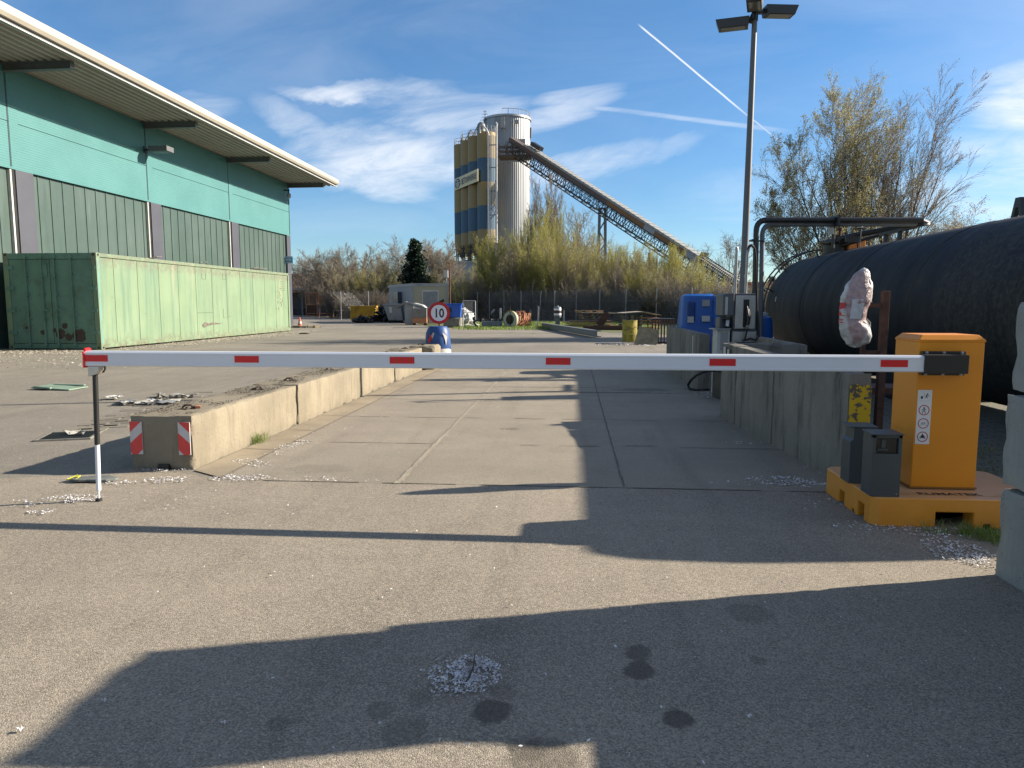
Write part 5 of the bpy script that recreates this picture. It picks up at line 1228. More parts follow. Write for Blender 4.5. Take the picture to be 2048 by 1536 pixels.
m = MB(); m.hexa([(-.42,0,0),(.4,.0,0),(.4,.06,0),(-.42,.06,0),(-.2,.32,.66),(.52,.32,.52),(.52,.38,.52),(-.2,.38,.66)]); m.build('board_sheet', M('mossy_board', (.085,.085,.06), .85, 0, .3, 6), t, world=False)
p, k = frame(1318, 688)
t = thing('slatted_crate', 'dark slatted metal crate between the leaning board and the concrete wall', 'crate', (p.x+.1, p.y+.5, 0), YAW)
m = MB()
for i in range(8): m.box(-.4+.11*i,-.35+.11*i,-.4,-.37,.0,.92)
m.build('slat', RUST, t, world=False)
m = MB(); m.box(-.42,.47,-.365,.4,.85,.92); m.box(-.42,.47,-.365,.4,0,.08); m.box(-.42,-.38,.36,.4,.08,.85); m.box(.43,.47,.36,.4,.08,.85); m.build('crate_frame', BLKP, t, world=False)
# low grey box, scrap between the reel and the white heap
p, k = frame(985, 656)
t = thing('engine_block_scrap', 'low grey metal scrap box left of the cable reel', 'scrap', (p.x, p.y, 0), YAW)
m = MB(); m.box(-.65,.6,-.3,.3,.05,.42); m.build('box', STEELG, t, world=False, bevel=.03)
m = MB()
for i in range(7): m.obox((-.9+.27*i, .1, .45+.05*rng.random()), (.2,.2,.14), (0,0,rng.random()))
m.tube([(-.95,-.1,.1),(-1.15,0,.35),(-.9,.1,.5),(-.7,0,.4)], .07, 8); m.build('parts_on_top', BLKP, t, world=False)
# white sheeting heap + gate frame
p, k = frame(927, 652)
t = thing('white_sheeting_heap', 'crumpled heap of white plastic sheeting right of the blue bin', 'sheeting', (p.x, p.y, 0), YAW)
bm = bmesh.new(); bmesh.ops.create_icosphere(bm, subdivisions=5, radius=1)
for v in bm.verts:
    c_ = v.co.copy(); q = Vector((c_.x*.62, c_.y*.5, c_.z*.62+.55)); n_ = noise.noise(q*3.1)*.16+abs(noise.noise(q*7))*.12; q += c_*n_
    if c_.z > .2: q.x *= .95
    v.co = Vector((q.x, q.y, max(0, q.z)))
me = bpy.data.meshes.new('sheeting'); bm.to_mesh(me); bm.free(); me.materials.append(CLOTH); ob = bpy.data.objects.new('sheeting', me); COL.objects.link(ob); ob.parent = t
m = MB()
for (a, b_, z) in ((.8,.1,.1),(-.2,.5,.08),(.4,-.5,.06)): m.obox((a,b_-.4,z),(.5,.3,.12),(.1,.1,a))
m.build('loose_flap', CLOTH, t, world=False)
p, k = frame(935, 655)
t = thing('wire_gate_panel', 'upright rectangular white wire frame above the white sheeting', 'frame', (p.x, p.y+.8, 0), YAW)
hh = 53*k; ww = 12.5*k; zb = 29*k
m = MB()
for a_ in ((-ww,0),(ww,0)): m.tube([(a_[0],0,0),(a_[0],0,hh)], .028, 6)
m.tube([(-ww,0,hh),(ww,0,hh)], .028, 6); m.tube([(-ww,0,zb),(ww,0,zb)], .028, 6); m.build('tube_frame', WHITE2, t, world=False)
m = MB()
for i in range(1, 12): m.tube([(-ww+2*ww*i/12,0,zb),(-ww+2*ww*i/12,0,hh)], .005, 4)
for i in range(1, 10): m.tube([(-ww,0,zb+(hh-zb)*i/10),(ww,0,zb+(hh-zb)*i/10)], .005, 4)
m.build('wire_mesh', ZINC, t, world=False)
# blue bin on a concrete block, red pole
p, k = frame(912, 655)
blk = rblock('concrete_cube', p.x-.75, p.x+.35, p.y-.3, p.y+.5, 0, .62, CON_D, None, .1, .02, .05, 40, loc=(p.x-.2,p.y+.1,0)); tag(blk, 'grey concrete cube under the bright blue bin', 'block')
t = thing('blue_bin', 'bright blue plastic bin standing on the concrete cube behind the speed sign', 'bin', (p.x-.1, p.y+.1, .62), YAW)
m = MB(); m.hexa([(-.42,-.3,0),(.38,-.3,0),(.38,.3,0),(-.42,.3,0),(-.5,-.36,.78),(.45,-.36,.78),(.45,.36,.78),(-.5,.36,.78)]); m.build('bin_body', BLUEB, t, world=False, bevel=.03)
m = MB(); m.box(-.54,.49,-.4,.4,.782,.86); m.box(-.2,.2,-.44,-.4,.7,.76); m.build('rim', BLUEB, t, world=False, bevel=.02)
m = MB(); m.obox((-.25,-.35,.45),(.2,.06,.3)); m.obox((-.3,-.4,.1),(.15,.1,.3)); m.build('dark_strap', BLK, t, world=False)
p = AT(901, 650, 46)
t = thing('red_pole', 'thin dark red pole rising behind the speed sign', 'pole', (p.x, p.y, 0))
m = MB(); a_ = Vector((p.x,p.y,0)); b_ = AT(899, 526, 46); m.tube([a_, b_], [.05,.035], 8); m.build('pole_shaft', M('dark_red_paint', (.12,.03,.025), .7), t)
m = MB(); m.lathe([(.09,0),(.09,.04)], a_, 10); m.build('pole_foot', RUST, t)
# office container
c0_ = AT(825, 630, 55); ang = YAW+R(4)
t = thing('office_container', 'grey and cream site office container with a shuttered window', 'office container', (c0_.x, c0_.y, 0), ang)
WF = 2.75; LS = 6.1; HH = 3.0
ux = 71/FPX*55
m = MB(); m.box(0, ux, 0, .06, .12, HH-.22); m.build('front_wall', CREAM, t, world=False)
m = MB(); m.hexa([(0,.07,.12),(ux,.07,.12),(ux-.4,6,.12),(-2.3,6,.12),(0,.07,HH-.22),(ux,.07,HH-.22),(ux-.4,6,HH-.22),(-2.3,6,HH-.22)]); m.build('side_wall', OFFG, t, world=False)
m = MB(); m.hexa([(-.03,-.05,HH-.22),(ux+.04,-.05,HH-.22),(ux-.35,6.1,HH-.22),(-2.4,6.1,HH-.22),(-.03,-.05,HH),(ux+.04,-.05,HH),(ux-.35,6.1,HH),(-2.4,6.1,HH)]); m.build('roof_frame', LGREY, t, world=False)
m = MB(); m.box(-.03,.12,-.04,-.001,0,HH-.22); m.box(ux-.1,ux+.03,-.04,-.001,0,HH-.22); m.box(-.03,ux+.03,-.04,-.001,0,.12); m.build('corner_frame', OFFG, t, world=False)
m = MB(); m.box(ux*.27,ux*.74,-.03,-.002,1.0,2.5); wn = m.build('window', WHITE2, t, world=False)
m = MB(); m.box(ux*.30,ux*.71,-.045,-.031,1.15,2.38); m.build('roller_shutter', M('shutter_grey', (.2,.21,.24), .6), wn, world=False)
m = MB(); m.box(ux*.30,ux*.71,-.045,-.031,1.0,1.14); m.build('sill', OFFG, wn, world=False)
m = MB(); m.text('CABIN', .1, (ux*.25,-.052,HH-.11), (1,0,0), (0,0,1)) if False else m.box(ux*.1,ux*.33,-.054,-.051,HH-.15,HH-.09); m.build('roof_mark', M('mark_blue', (.1,.15,.3), .5), t, world=False)
m = MB()
for z in (0,): m.hexa([(-1.9,4.6,1.2),(-1.65,4.0,1.2),(-1.60,4.02,1.2),(-1.85,4.62,1.2),(-1.9,4.6,2.4),(-1.65,4.0,2.4),(-1.60,4.02,2.4),(-1.85,4.62,2.4)])
m.obox((-1.25,3.1,1.8),(.5,1.0,1.2),(0,0,.36)); m.build('side_window', M('window_dark', (.05,.06,.09), .2), t, world=False)
m = MB(); m.bar((ux*.62,-.1,1.35),(ux*.9,-.4,1.75),.06,.2); m.build('mirror_arm', BLK, t, world=False)
# yellow skip and scrap
p, k = frame(727, 642)
t = thing('yellow_skip', 'dented yellow skip with rust stains in front of the bushes', 'skip', (p.x, p.y, 0), YAW+R(3))
w = 25*k; h = 30*k
m = MB(); m.hexa([(-w*.93,0,.1),(w*.9,0,.1),(w*.9,1.6,.1),(-w*.93,1.6,.1),(-w,-.1,h),(w,-.1,h),(w,1.7,h),(-w,1.7,h)]); m.build('skip_body', SKIP, t, world=False, bevel=.03)
m = MB()
for x in (-.95,-.5,0,.5,.95): m.box(x*w-.05,x*w+.05,-.16,-.04,.1,h)
m.box(-w-.08,w+.08,-.2,-.11,h-.13,h+.02); m.box(-w-.08,w+.08,1.71,1.8,h-.1,h+.02); m.box(-w*.95,w*.95,-.15,-.02,0,.12); m.build('rib', SKIP, t, world=False, bevel=.01)
m = MB(); m.box(-w+.1,w-.1,.02,1.55,h+.003,h+.02); m.build('dark_inside', BLK, t, world=False)
def scrapheap(label, u, v, wpx, hpx, seed, n=70, matz=None, dpt=1.2):
    p, k = frame(u, v); r = random.Random(seed); t = thing('scrap_heap', label, 'scrap heap', (p.x, p.y, 0), YAW)
    w, h = wpx*k/2, hpx*k
    for mi_, mt in enumerate(matz or [RUST, BLKP, STEELG]):
        m = MB()
        for i in range(n//3):
            x = r.uniform(-1,1); z = r.random()*(1-abs(x)**1.5)*h; L_ = r.uniform(.2,.6)*min(1.2,w)
            a = r.uniform(-.7,.7); b_ = r.random()*3
            if r.random() < .5: m.bar((x*w,r.uniform(0,dpt),z+.05),(x*w+L_*math.cos(b_),r.uniform(0,dpt),max(.05, z+L_*math.sin(a))),r.uniform(.04,.1))
            else: m.obox((x*w,r.uniform(0,dpt),z*.9+.08),(L_,L_*.7,r.uniform(.03,.2)),(r.random(),r.random(),r.random()*3))
        m.build('scrap_piece', mt, t, world=False)
    return t
scrapheap('tangle of black scrap at the right foot of the yellow skip', 722, 646, 34, 12, 5, 80, [BLK, BLKP, RUST])
scrapheap('dark scrap heap between the yellow skip and the grey bins', 765, 644, 50, 32, 8, 150, [BLKP, RUST, BLK], 1.8)
# grey wheelie containers
def bin_(label, u, v, wpx, hpx, lean, mat, lid=True, rz=0):
    p, k = frame(u, v); t = thing('waste_container', label, 'waste container', (p.x, p.y, 0), YAW+rz, 'grey waste containers in front of the office container'); w, h = wpx*k/2, hpx*k
    m = MB(); m.hexa([(-w*.85,-.1,.2),(w*.85,-.1,.2),(w*.85,.9,.2),(-w*.85,.9,.2),(-w+lean,-.25,h*.86),(w+lean,-.25,h*.86),(w+lean,1.0,h*.86),(-w+lean,1.0,h*.86)]); m.build('bin_body', mat, t, world=False, bevel=.04)
    if lid: m = MB(); m.prism([(-w+lean-.05,h*.862),(w+lean+.05,h*.862),(w+lean,h*.95),(lean,h),(-w+lean,h*.95)], -.3, 1.05, 'y'); m.build('lid', mat, t, world=False, bevel=.03)
    for x in (-w*.7, w*.7):
        m = MB(); m.lathe([(.13,-.04),(.13,.04)], (x,0,.13), 14, 'y'); m.build('wheel', RUB, t, world=False)
    return t, w, h
t, w, h = bin_('tilted grey plastic waste container with a pale label', 792, 646, 34, 40, -.25, M('bin_grey', (.24,.26,.28), .5, 0, .1))
m = MB(); m.obox((-.35,-.27,1.0),(.22,.02,.45),(0,-.12,0)); m.build('label', WHITE2, t, world=False)
bin_('light grey waste container behind the tilted one', 775, 632, 30, 26, 0, LGREY)
p, k = frame(822, 650)
t = thing('site_container', 'pale grey metal container with a propped open slanting roof flap', 'container', (p.x, p.y, 0), YAW)
w = 17*k; h = 46*k
m = MB(); m.box(-w*.7,w*.35,0,1.6,.05,h*.92); m.build('container_wall', M('pale_ribbed', (.42,.43,.45), .5, 0, .08, 2, (.2,.2,.2), .4, 2, True), t, world=False)
m = MB()
for i in range(8): m.box(-w*.68+i*w*.14,-w*.64+i*w*.14,-.03,-.001,.1,h*.9)
m.build('wall_rib', LGREY, t, world=False)
m = MB(); m.prism([(w*.36,h*.2),(w*2.0,h*.2),(w*2.1,h*.62),(w*1.3,h*.86),(w*.36,h*.95)], .15, 1.5, 'y'); m.build('canvas_cover', CLOTH, t, world=False)
m = MB(); m.bar((-w*1.9,-.1,h*.72),(-w*.7,-.1,h*.97),.12,.10); m.bar((-w*.75,-.1,h*.98),(w*2.2,-.1,h*.66),.12,.14); m.bar((-w*1.9,1.4,h*.72),(-w*.7,1.4,h*.97),.12,.10); m.bar((-w*.75,1.4,h*.98),(w*2.2,1.4,h*.66),.12,.14); m.build('flap_beam', STEELG, t, world=False)
m = MB(); m.hexa([(-w*1.9,-.05,h*.74),(-w*.7,-.05,h*.98),(-w*.7,1.35,h*.98),(-w*1.9,1.35,h*.74),(-w*1.9,-.05,h*.77),(-w*.7,-.05,h*1.01),(-w*.7,1.35,h*1.01),(-w*1.9,1.35,h*.77)]); m.build('roof_flap', LGREY, t, world=False)
p, k = frame(842, 650)
t = thing('rusty_hopper', 'grey and rust coloured box hopper left of the speed sign', 'hopper', (p.x, p.y-.3, 0), YAW)
w = 14*k; h = 33*k
m = MB(); m.box(-w,w,-.2,1.1,.12,h*.45); m.build('lower_box', RUSTL, t, world=False, bevel=.02)
m = MB(); m.box(-w,w,-.21,1.11,h*.452,h); m.build('upper_box', M('dirty_grey_steel', (.2,.19,.18), .6, .2, .2, 3, (.1,.07,.05), .5, 3), t, world=False, bevel=.02)
m = MB()
for x in (-w*.8,w*.8): m.lathe([(.12,-.06),(.12,.06)], (x,-.1,.12), 12, 'y')
m.build('wheel', RUB, t, world=False)
p, k = frame(865, 650)
t = thing('grey_box_cart', 'pale grey box directly behind the speed sign', 'box', (p.x+.1, p.y, 0), YAW); w = 12*k; h = 32*k
m = MB(); m.box(-w,w,0,1,.1,h); m.build('box_body', LGREY, t, world=False, bevel=.03)
m = MB(); m.box(-w-.03,w+.03,-.04,1.04,h+.002,h+.08); m.build('box_lid', STEELG, t, world=False)
# cage trolley, shed, brick building
p, k = frame(641, 634)
t = thing('rusty_cage_trolley', 'rusty red wire cage trolleys with dark crates in front of the shed', 'cage trolley', (p.x, p.y, 0), YAW)
for (x0, x1, z1, y0) in ((-28,-6,48,0),(0,27,47,-.5),(-14,8,50,1.5)):
    m = MB(); a, b_, h = x0*k, x1*k, z1*k
    for x in (a, b_):
        for y in (y0, y0+1.2): m.tube([(x,y,0),(x,y,h)], .04, 5)
    for z in (.4, h*.5, h):
        for y in (y0, y0+1.2): m.tube([(a,y,z),(b_,y,z)], .035, 5)
    for i in range(1, 6): m.tube([(a+(b_-a)*i/6,y0,h*.5),(a+(b_-a)*i/6,y0,h)], .015, 4)
    m.build('cage_frame', RUSTL, t, world=False)
for (x0, x1, z1, mt) in ((-26,-8,24,RUST),(2,25,24,BLKP),(-8,1,23,STEELG)):
    m = MB(); m.box(x0*k,x1*k,.2,1.3,.15,z1*k); m.build('crate', mt, t, world=False, bevel=.03)
s0 = AT(560, 630, 92); s1 = AT(672, 630, 92)
t = thing('open_shed', 'low dark open shed with a pale flat roof edge behind the cage trolleys', 'shed', (s0.x, s0.y, 0), YAW)
kk = 92/FPX; Ls = 112*kk; hz = EYE+(608-577)*kk
m = MB(); m.box(0,Ls,3,3.2,0,hz-.5); m.build('back_wall', SHED, t, world=False)
m = MB(); m.box(-1,Ls,-.4,3.4,hz-.25,hz); m.build('shed_roof', M('roof_edge', (.35,.28,.25), .7, 0, .1), t, world=False)
for i in range(6):
    m = MB(); m.box(Ls*i/5-.08,Ls*i/5+.08,0,.16,0,hz-.26); m.build('shed_post', STEELG, t, world=False)
m = MB(); m.box(0,Ls*.95,.5,2.5,0,.9); m.build('stored_goods', BLKP, t, world=False)
s0 = AT(560, 620, 120); kk = 120/FPX
t = thing('brick_building', 'long low dark red roofed building behind the open shed', 'building', (s0.x, s0.y, 0), YAW)
m = MB(); m.box(0,95*kk,0,8,0,3.0); m.build('wall', CREAM, t, world=False)
m = MB(); m.prism([(-.5,3.0),(8.5,3.0),(4,6.6)], -1, 95*kk, 'x'); m.build('roof', BRICK, t, world=False)
# traffic cone, rubble
p, k = frame(600, 655)
t = thing('traffic_cone', 'small red traffic cone at the far end of the green container', 'cone', (p.x, p.y, 0))
m = MB(); m.lathe([(.15,.03),(.12,.2),(.03,.62),(.01,.63)], (p.x,p.y,0), 16); m.build('cone_body', M('cone_red', (.6,.08,.04), .6), t, smooth=True)
m = MB(); m.lathe([(.115,.24),(.085,.38)], (p.x,p.y,0), 16); m.build('white_band', WHITE2, t)
m = MB(); m.box(p.x-.2,p.x+.2,p.y-.2,p.y+.2,.002,.03); m.build('cone_base', BLK, t)
p, k = frame(603, 655)
t = thing('kerb_stones', 'broken kerb stones lying beside the traffic cone', 'stones', (p.x, p.y-.6, 0))
m = MB()
for i in range(5): m.obox((p.x-.6+.45*i, p.y-.6+.1*(i%2), .07), (.4,.25,.14), (.05*i,.03,.2*i))
m.build('stone', CON_L, t, bevel=.02)
p, k = frame(606, 668); m = MB(); m.obox((p.x,p.y,.03),(.35,.2,.05),(0,0,.3)); m.obox((p.x+.2,p.y+.05,.02),(.2,.12,.03),(0,0,-.4)); tag(m.build('dark_rag', BLK, origin=(p.x,p.y,0)), 'small dark rag on the asphalt past the green container', 'rag')
p, k = frame(692, 630); t = thing('dark_machine', 'small dark machine left of the yellow skip', 'machine', (p.x, p.y, 0), YAW)
m = MB(); m.box(-.7,.7,0,1,.2,1.5); m.build('machine_body', STEELG, t, world=False, bevel=.1)
m = MB(); m.lathe([(.3,-.1),(.3,.1)], (-.4,0,.3), 14, 'y'); m.lathe([(.3,-.1),(.3,.1)], (.4,0,.3), 14, 'y'); m.build('wheel', RUB, t, world=False)

# ================================================================ CHAIN LINK FENCE
FZP = [(560,64),(760,68),(955,69),(1309,54),(1600,42)]
def fz(u):  # depth of the fence at image column
    for (a, b_), (c, d) in zip(FZP[:-1], FZP[1:]):
        if u <= c or c == 1600: return b_+(d-b_)*(u-a)/(c-a)
posts = [683, 738, 912, 927, 955, 979, 1008, 1042, 1078, 1109, 1152, 1199, 1251, 1312, 1382, 1462, 1545]
fn = thing('chain_link_fence', 'long chain link fence on galvanised posts along the far side of the verge', 'fence', AT(912, 655, fz(912)).xy.to_3d())
tops = []
for i, u in enumerate(posts):
    z = fz(u); p = AT(u, 655, z); h = 2.6; m = MB(); lean = .18 if u == 1078 else 0
    m.tube([(p.x,p.y,0),(p.x+lean,p.y,h)], .034, 8); m.build('fence_post', ZINC, fn); tops.append(p)
V = []; F = []
nn = Vector((0,1,0))
def thin(p, q, w):
    i0 = len(V); o_ = nn*w*.5; s_ = ((q-p).normalized().cross(nn))*w*.5
    for e in (p, q): V.extend([tuple(e+s_), tuple(e-s_), tuple(e+o_)])
    F.extend([(i0,i0+1,i0+4,i0+3),(i0+1,i0+2,i0+5,i0+4),(i0+2,i0,i0+3,i0+5)])
st = .12; hgt = 2.5
for (ua, ub) in ((666,760),(760,955),(955,1309),(1309,1600)):
    a, b_ = AT(ua, 655, fz(ua)), AT(ub, 655, fz(ub)); a.z = b_.z = 0; Lf = (b_-a).length; d = (b_-a).normalized(); nn = Vector((-d.y, d.x, 0)); n = int(Lf/st)
    for i in range(n):
        p = a+d*(i*st)
        for s in (1, -1):
            if 0 <= i*st+s*hgt <= Lf: q = p+d*(s*hgt); thin(p+Vector((0,0,.04)), q+Vector((0,0,hgt)), .006)
    for z in (.05, .85, 1.7, 2.55): thin(a+Vector((0,0,z)), b_+Vector((0,0,z)), .012)
npmesh('wire_mesh', np.array(V)-np.array(wloc(fn)), np.array(F), ZINC, None, fn)
# white scrap of film caught in the fence
p = AT(986, 622, fz(986)); m = MB(); r = random.Random(2)
m.face([p+CR*(-.15)+Vector((0,0,-.1)), p+CR*.02+Vector((0,0,-.14)), p+CR*.18+Vector((0,0,.12)), p+CR*.05+Vector((0,0,.2))]); m.face([p+CR*(-.05)+Vector((0,0,.02)), p+CR*(-.14)+Vector((0,0,-.3)), p+CR*(-.22)+Vector((0,0,-.35)), p+CR*(-.15)+Vector((0,0,0))])
p2 = Vector(p)+CF*(-.06)
tag(m.build('plastic_film_scrap', CLOTH, origin=tuple(p), fix=False), 'torn white film caught in the fence left of the reel', 'plastic film')

# ================================================================ CONCRETE PLANT
plant_k = lambda Z: Z/FPX
SGp = 'yellow and blue cement silos of the concrete plant'
cent = []
for i in range(4):
    Z = 132+i*3.35; u = 973.5-i*(973.5-927.5)/3 if False else (974, 955.5, 941, 927.5)[i]
    c = AT(u, 608, Z); cent.append((c.x, c.y, Z))
lbls = ['yellow and blue banded silo nearest the silver silo, beside the pipe bundle','second yellow and blue banded silo from the silver silo','third yellow and blue banded silo from the silver silo','outermost yellow and blue banded silo, farthest left']
RS = 1.66; KZ = 132/FPX
def zz_(v, Z=132): return EYE+(608-v)*Z/FPX
bands = [(279,328,0),(328,373,1),(373,418,0),(418,463,1),(463,488,0)]
for i, (x, y, Z) in enumerate(cent):
    t = thing('cement_silo', lbls[i], 'silo', (x, y, 0), 0, SGp)
    for (va, vb, c) in bands:
        m = MB(); z1, z0 = zz_(va), zz_(vb); m.lathe([(RS,z0+.01),(RS,z1)] if va != 279 else [(RS,z0+.01),(RS,z1-.05),(RS*.97,z1),(.1,z1+.12)], (x,y,0), 32); m.build('blue_band' if c else 'yellow_band', SILB if c else SILY, t, smooth=True)
    m = MB(); z1 = zz_(488); m.lathe([(RS,z1),(RS*.9,z1-.3),(.28,z1-2.6),(.25,z1-2.9)], (x,y,0), 24); m.build('hopper_cone', SILY, t, smooth=True)
    m = MB(); zb = zz_(523)
    for a in (.8,2.4,3.9,5.5):
        q = (x+RS*.93*math.cos(a), y+RS*.93*math.sin(a)); m.tube([(q[0],q[1],zb),(q[0],q[1],z1+.1)], .14, 6)
    for s_ in range(3): z = zb+s_*1.3; m.bar((x-RS,y-RS*.6,z),(x+RS,y-RS*.6,z),.14); m.bar((x-RS,y+RS*.6,z+.5),(x+RS,y+RS*.6,z+.5),.14); m.bar((x-RS,y-RS*.62,z),(x+RS,y-RS*.62,z+1.3),.09)
    m.tube([(x,y,zb),(x,y,z1-2.7)], .35, 8); m.build('support_frame', TRUSS, t)
    m = MB(); zt = zz_(279); n_ = 14
    for k_ in range(n_):
        a, b2_ = 2*PI*k_/n_, 2*PI*(k_+1)/n_; A_ = Vector((x+RS*.97*math.cos(a), y+RS*.97*math.sin(a), zt)); B_ = Vector((x+RS*.97*math.cos(b2_), y+RS*.97*math.sin(b2_), zt))
        m.tube([A_, A_+Vector((0,0,1.05))], .035, 4)
        for hh_ in (.5,1.05): m.tube([A_+Vector((0,0,hh_)), B_+Vector((0,0,hh_))], .03, 4)
    m.build('railing', STEELG, t)
    m = MB(); ap = Vector((x+.3, y, zt+(3.2,2.3,2.2,2.4)[i]))
    if i in (1, 2): m.tube([(x-.9,y,zt), ap, (x+1.3,y,zt+.4)], .14, 6); m.tube([(x-.6,y+.4,zt), ap+Vector((0,.4,0)), (x+1.1,y+.4,zt)], .1, 6)
    elif i == 3: m.lathe([(.45,zt),(.45,zt+1.0),(.12,zt+1.4),(.05,zt+2.7)], (x,y,0), 10)
    else: m.lathe([(.7,zt),(.75,zt+.4),(.7,zt+1.5),(.3,zt+1.9)], (x-.9,y,0), 14)
    m.build('top_filter', STEELG, t, smooth=True)
# sign
t = thing('plant_sign', 'long pale sign board lettered BETONWERKE on the banded silos', 'sign', (cent[2][0], cent[2][1], zz_(370)))
_e = (Vector((cent[1][0],cent[1][1],0))-Vector((cent[3][0],cent[3][1],0))).normalized(); _n = Vector((_e.y,-_e.x,0))
if _n.dot(CF) > 0: _n = -_n
def _u(v): return 1024+FPX*v.dot(CR)/v.dot(CF)
def _at(u): return min((Vector((cent[3][0],cent[3][1],0))+_n*(RS+.35)+_e*(k_*.05-5) for k_ in range(500)), key=lambda q: abs(_u(q)-u))
x0v, x1v = _at(911.5), _at(957)
def Zd(v): return -v.x*math.sin(YAW)+v.y*math.cos(YAW)
z0 = EYE+(608-388)*Zd(x0v)/FPX; z1 = EYE+(608-366)*Zd(x0v)/FPX
e1 = (x1v-x0v).normalized(); en = Vector((e1.y, -e1.x, 0)); LL = (x1v-x0v).length
m = MB(); A_ = [x0v+Vector((0,0,z0)), x1v+Vector((0,0,z0)), x1v+Vector((0,0,z1)), x0v+Vector((0,0,z1))]; m.hexa([A_[0],A_[1],A_[1]-en*.15,A_[0]-en*.15,A_[3],A_[2],A_[2]-en*.15,A_[3]-en*.15]); m.build('board', M('sign_cream', (.62,.52,.3), .6, 0, .05, .3), t)
m = MB(); hb = z1-z0; m.text('BETONWERKE', hb*.70, x0v+e1*LL*.64+Vector((0,0,(z0+z1)/2-.05))+en*.02, e1, (0,0,1), sx=LL*.66/(hb*.70*6.9), depth=.02, bold=.02); m.build('lettering', M('sign_ink', (.05,.07,.10), .6), t)
m = MB(); lcn = x0v+e1*LL*.15+Vector((0,0,(z0+z1)/2)); rx_, rz_ = LL*.125, hb*.42
def lgp(a, b_, d=.03): return lcn+e1*(a*rx_)+Vector((0,0,b_*rz_))+en*d
m.face([lgp(math.cos(a)*(1 if abs(math.cos(a)) < .75 else .98), math.sin(a)) for a in [k_*PI/14 for k_ in range(28)]]); m.build('emblem_disc', M('emblem_blue', (.03,.06,.13), .6), t)
m = MB()
for q in ([(-.78,.15),(-.2,.15),(-.2,-.1),(-.42,-.1),(-.42,.0),(-.78,.0)], [(.2,.15),(.78,.15),(.78,0),(.42,0),(.42,-.1),(.2,-.1)], [(-.45,-.05),(-.28,-.05),(-.28,-.8),(-.45,-.66)], [(-.1,.45),(.1,.45),(.1,-.95),(-.1,-.95)], [(.28,-.05),(.45,-.05),(.45,-.66),(.28,-.8)], [(-.5,.5),(.5,.5),(.35,.66),(-.35,.66)]): m.face([lgp(a, b_, .05) for a, b_ in q])
m.build('emblem_mark', M('emblem_pale', (.6,.52,.33), .6), t)
# pipe bundle
t = thing('filler_pipes', 'bundle of tall vertical filling pipes between the banded silos and the silver silo', 'pipes', (cent[0][0]+1, cent[0][1]-2.2, 0))
for (u, vt, rr_, hook) in ((976.5,268,.17,1),(993,252,.16,2),(980.5,270,.06,0),(984,270,.06,0),(987,270,.06,0),(990,272,.06,0)):
    A_ = AT(u, vt, 129.6); B_ = Vector((A_.x, A_.y, 2.2)); m = MB()
    P = [B_, A_]
    if hook == 1: P += [A_+Vector((-.25,0,.7)), A_+Vector((-1.0,0,1.5)), A_+Vector((-1.35,0,1.45)), A_+Vector((-1.45,0,1.0)), A_+Vector((-1.45,0,.2))]
    elif hook == 2: P += [A_+Vector((.1,0,.3)), A_+Vector((-.1,.1,-1.6+1.6+.6))]
    m.tube(P, rr_, 8); m.build('pipe', ZINC if rr_ < .1 else M('bright_pipe', (.55,.52,.5), .4, .3) if 'bright_pipe' not in bpy.data.materials else bpy.data.materials['bright_pipe'], t, smooth=True)
m = MB()
for v in (290, 335, 382, 430, 478): a_ = AT(973, v, 129.8); m.box(a_.x, a_.x+2.0, a_.y, a_.y+.12, a_.z-.08, a_.z+.08)
m.build('pipe_bracket', TRUSS, t)
# silver silo (vertical ribs modelled in the shell)
Sc = AT(1015, 608, 150); RV = 44*150/FPX; zt = EYE+(608-257)*150/FPX
sv = thing('silver_silo', 'wide tall silver metal silo with vertical ribs behind the banded silos', 'silo', (Sc.x, Sc.y, 0))
m = MB(); n_ = 216; z0 = 6.0
ring = [(RV+(.04 if k_ % 3 == 0 else 0)) for k_ in range(n_)]
for z in (z0, zt):
    for k_ in range(n_): a = 2*PI*k_/n_; m.v.append((Sc.x+ring[k_]*math.cos(a), Sc.y+ring[k_]*math.sin(a), z))
for k_ in range(n_): m.f.append((k_, (k_+1)%n_, n_+(k_+1)%n_, n_+k_)); m.m.append(0)
m.build('ribbed_shell', SILV, sv)
m = MB(); m.lathe([(RV+.25,zt-.02),(RV+.25,zt+.35),(RV*.8,zt+.55),(.1,zt+.95)], (Sc.x,Sc.y,0), 64); m.build('roof', ZINC, sv, smooth=True)
m = MB(); n_ = 26
for k_ in range(n_):
    a, b2_ = 2*PI*k_/n_, 2*PI*(k_+1)/n_
    if not (-.6 < math.sin((a+b2_)/2)+.2): pass
    A_ = Vector((Sc.x+RV*math.cos(a), Sc.y+RV*math.sin(a), zt+.3)); B_ = Vector((Sc.x+RV*math.cos(b2_), Sc.y+RV*math.sin(b2_), zt+.3))
    if math.cos(a) > -.2: m.tube([A_, A_+Vector((0,0,1.1))], .05, 4); m.tube([A_+Vector((0,0,1.1)), B_+Vector((0,0,1.1))], .05, 4)
m.build('railing', STEELG, sv)
for k_, (u, v0, v1) in enumerate(((1005.5,234,256),(1034,240,247),(1059,256,275))):
    a_ = AT(u, v0, 150-RV*(1.0 if k_ < 2 else .1)-.3); b2_ = AT(u, v1, 150-RV*(1.0 if k_ < 2 else .1)-.3); m = MB(); m.box(a_.x-.42,a_.x+.42,a_.y-.3,a_.y+.3,b2_.z,a_.z); m.bar((a_.x+.2,a_.y,b2_.z-.5),(a_.x+.2,a_.y,a_.z+.1),.1); m.build('antenna_panel', LGREY, sv)
am_ = AT(970, 222, 148); ab = AT(970, 252, 148); m = MB(); m.tube([ab-Vector((0,0,1.5)), am_], .05, 5)
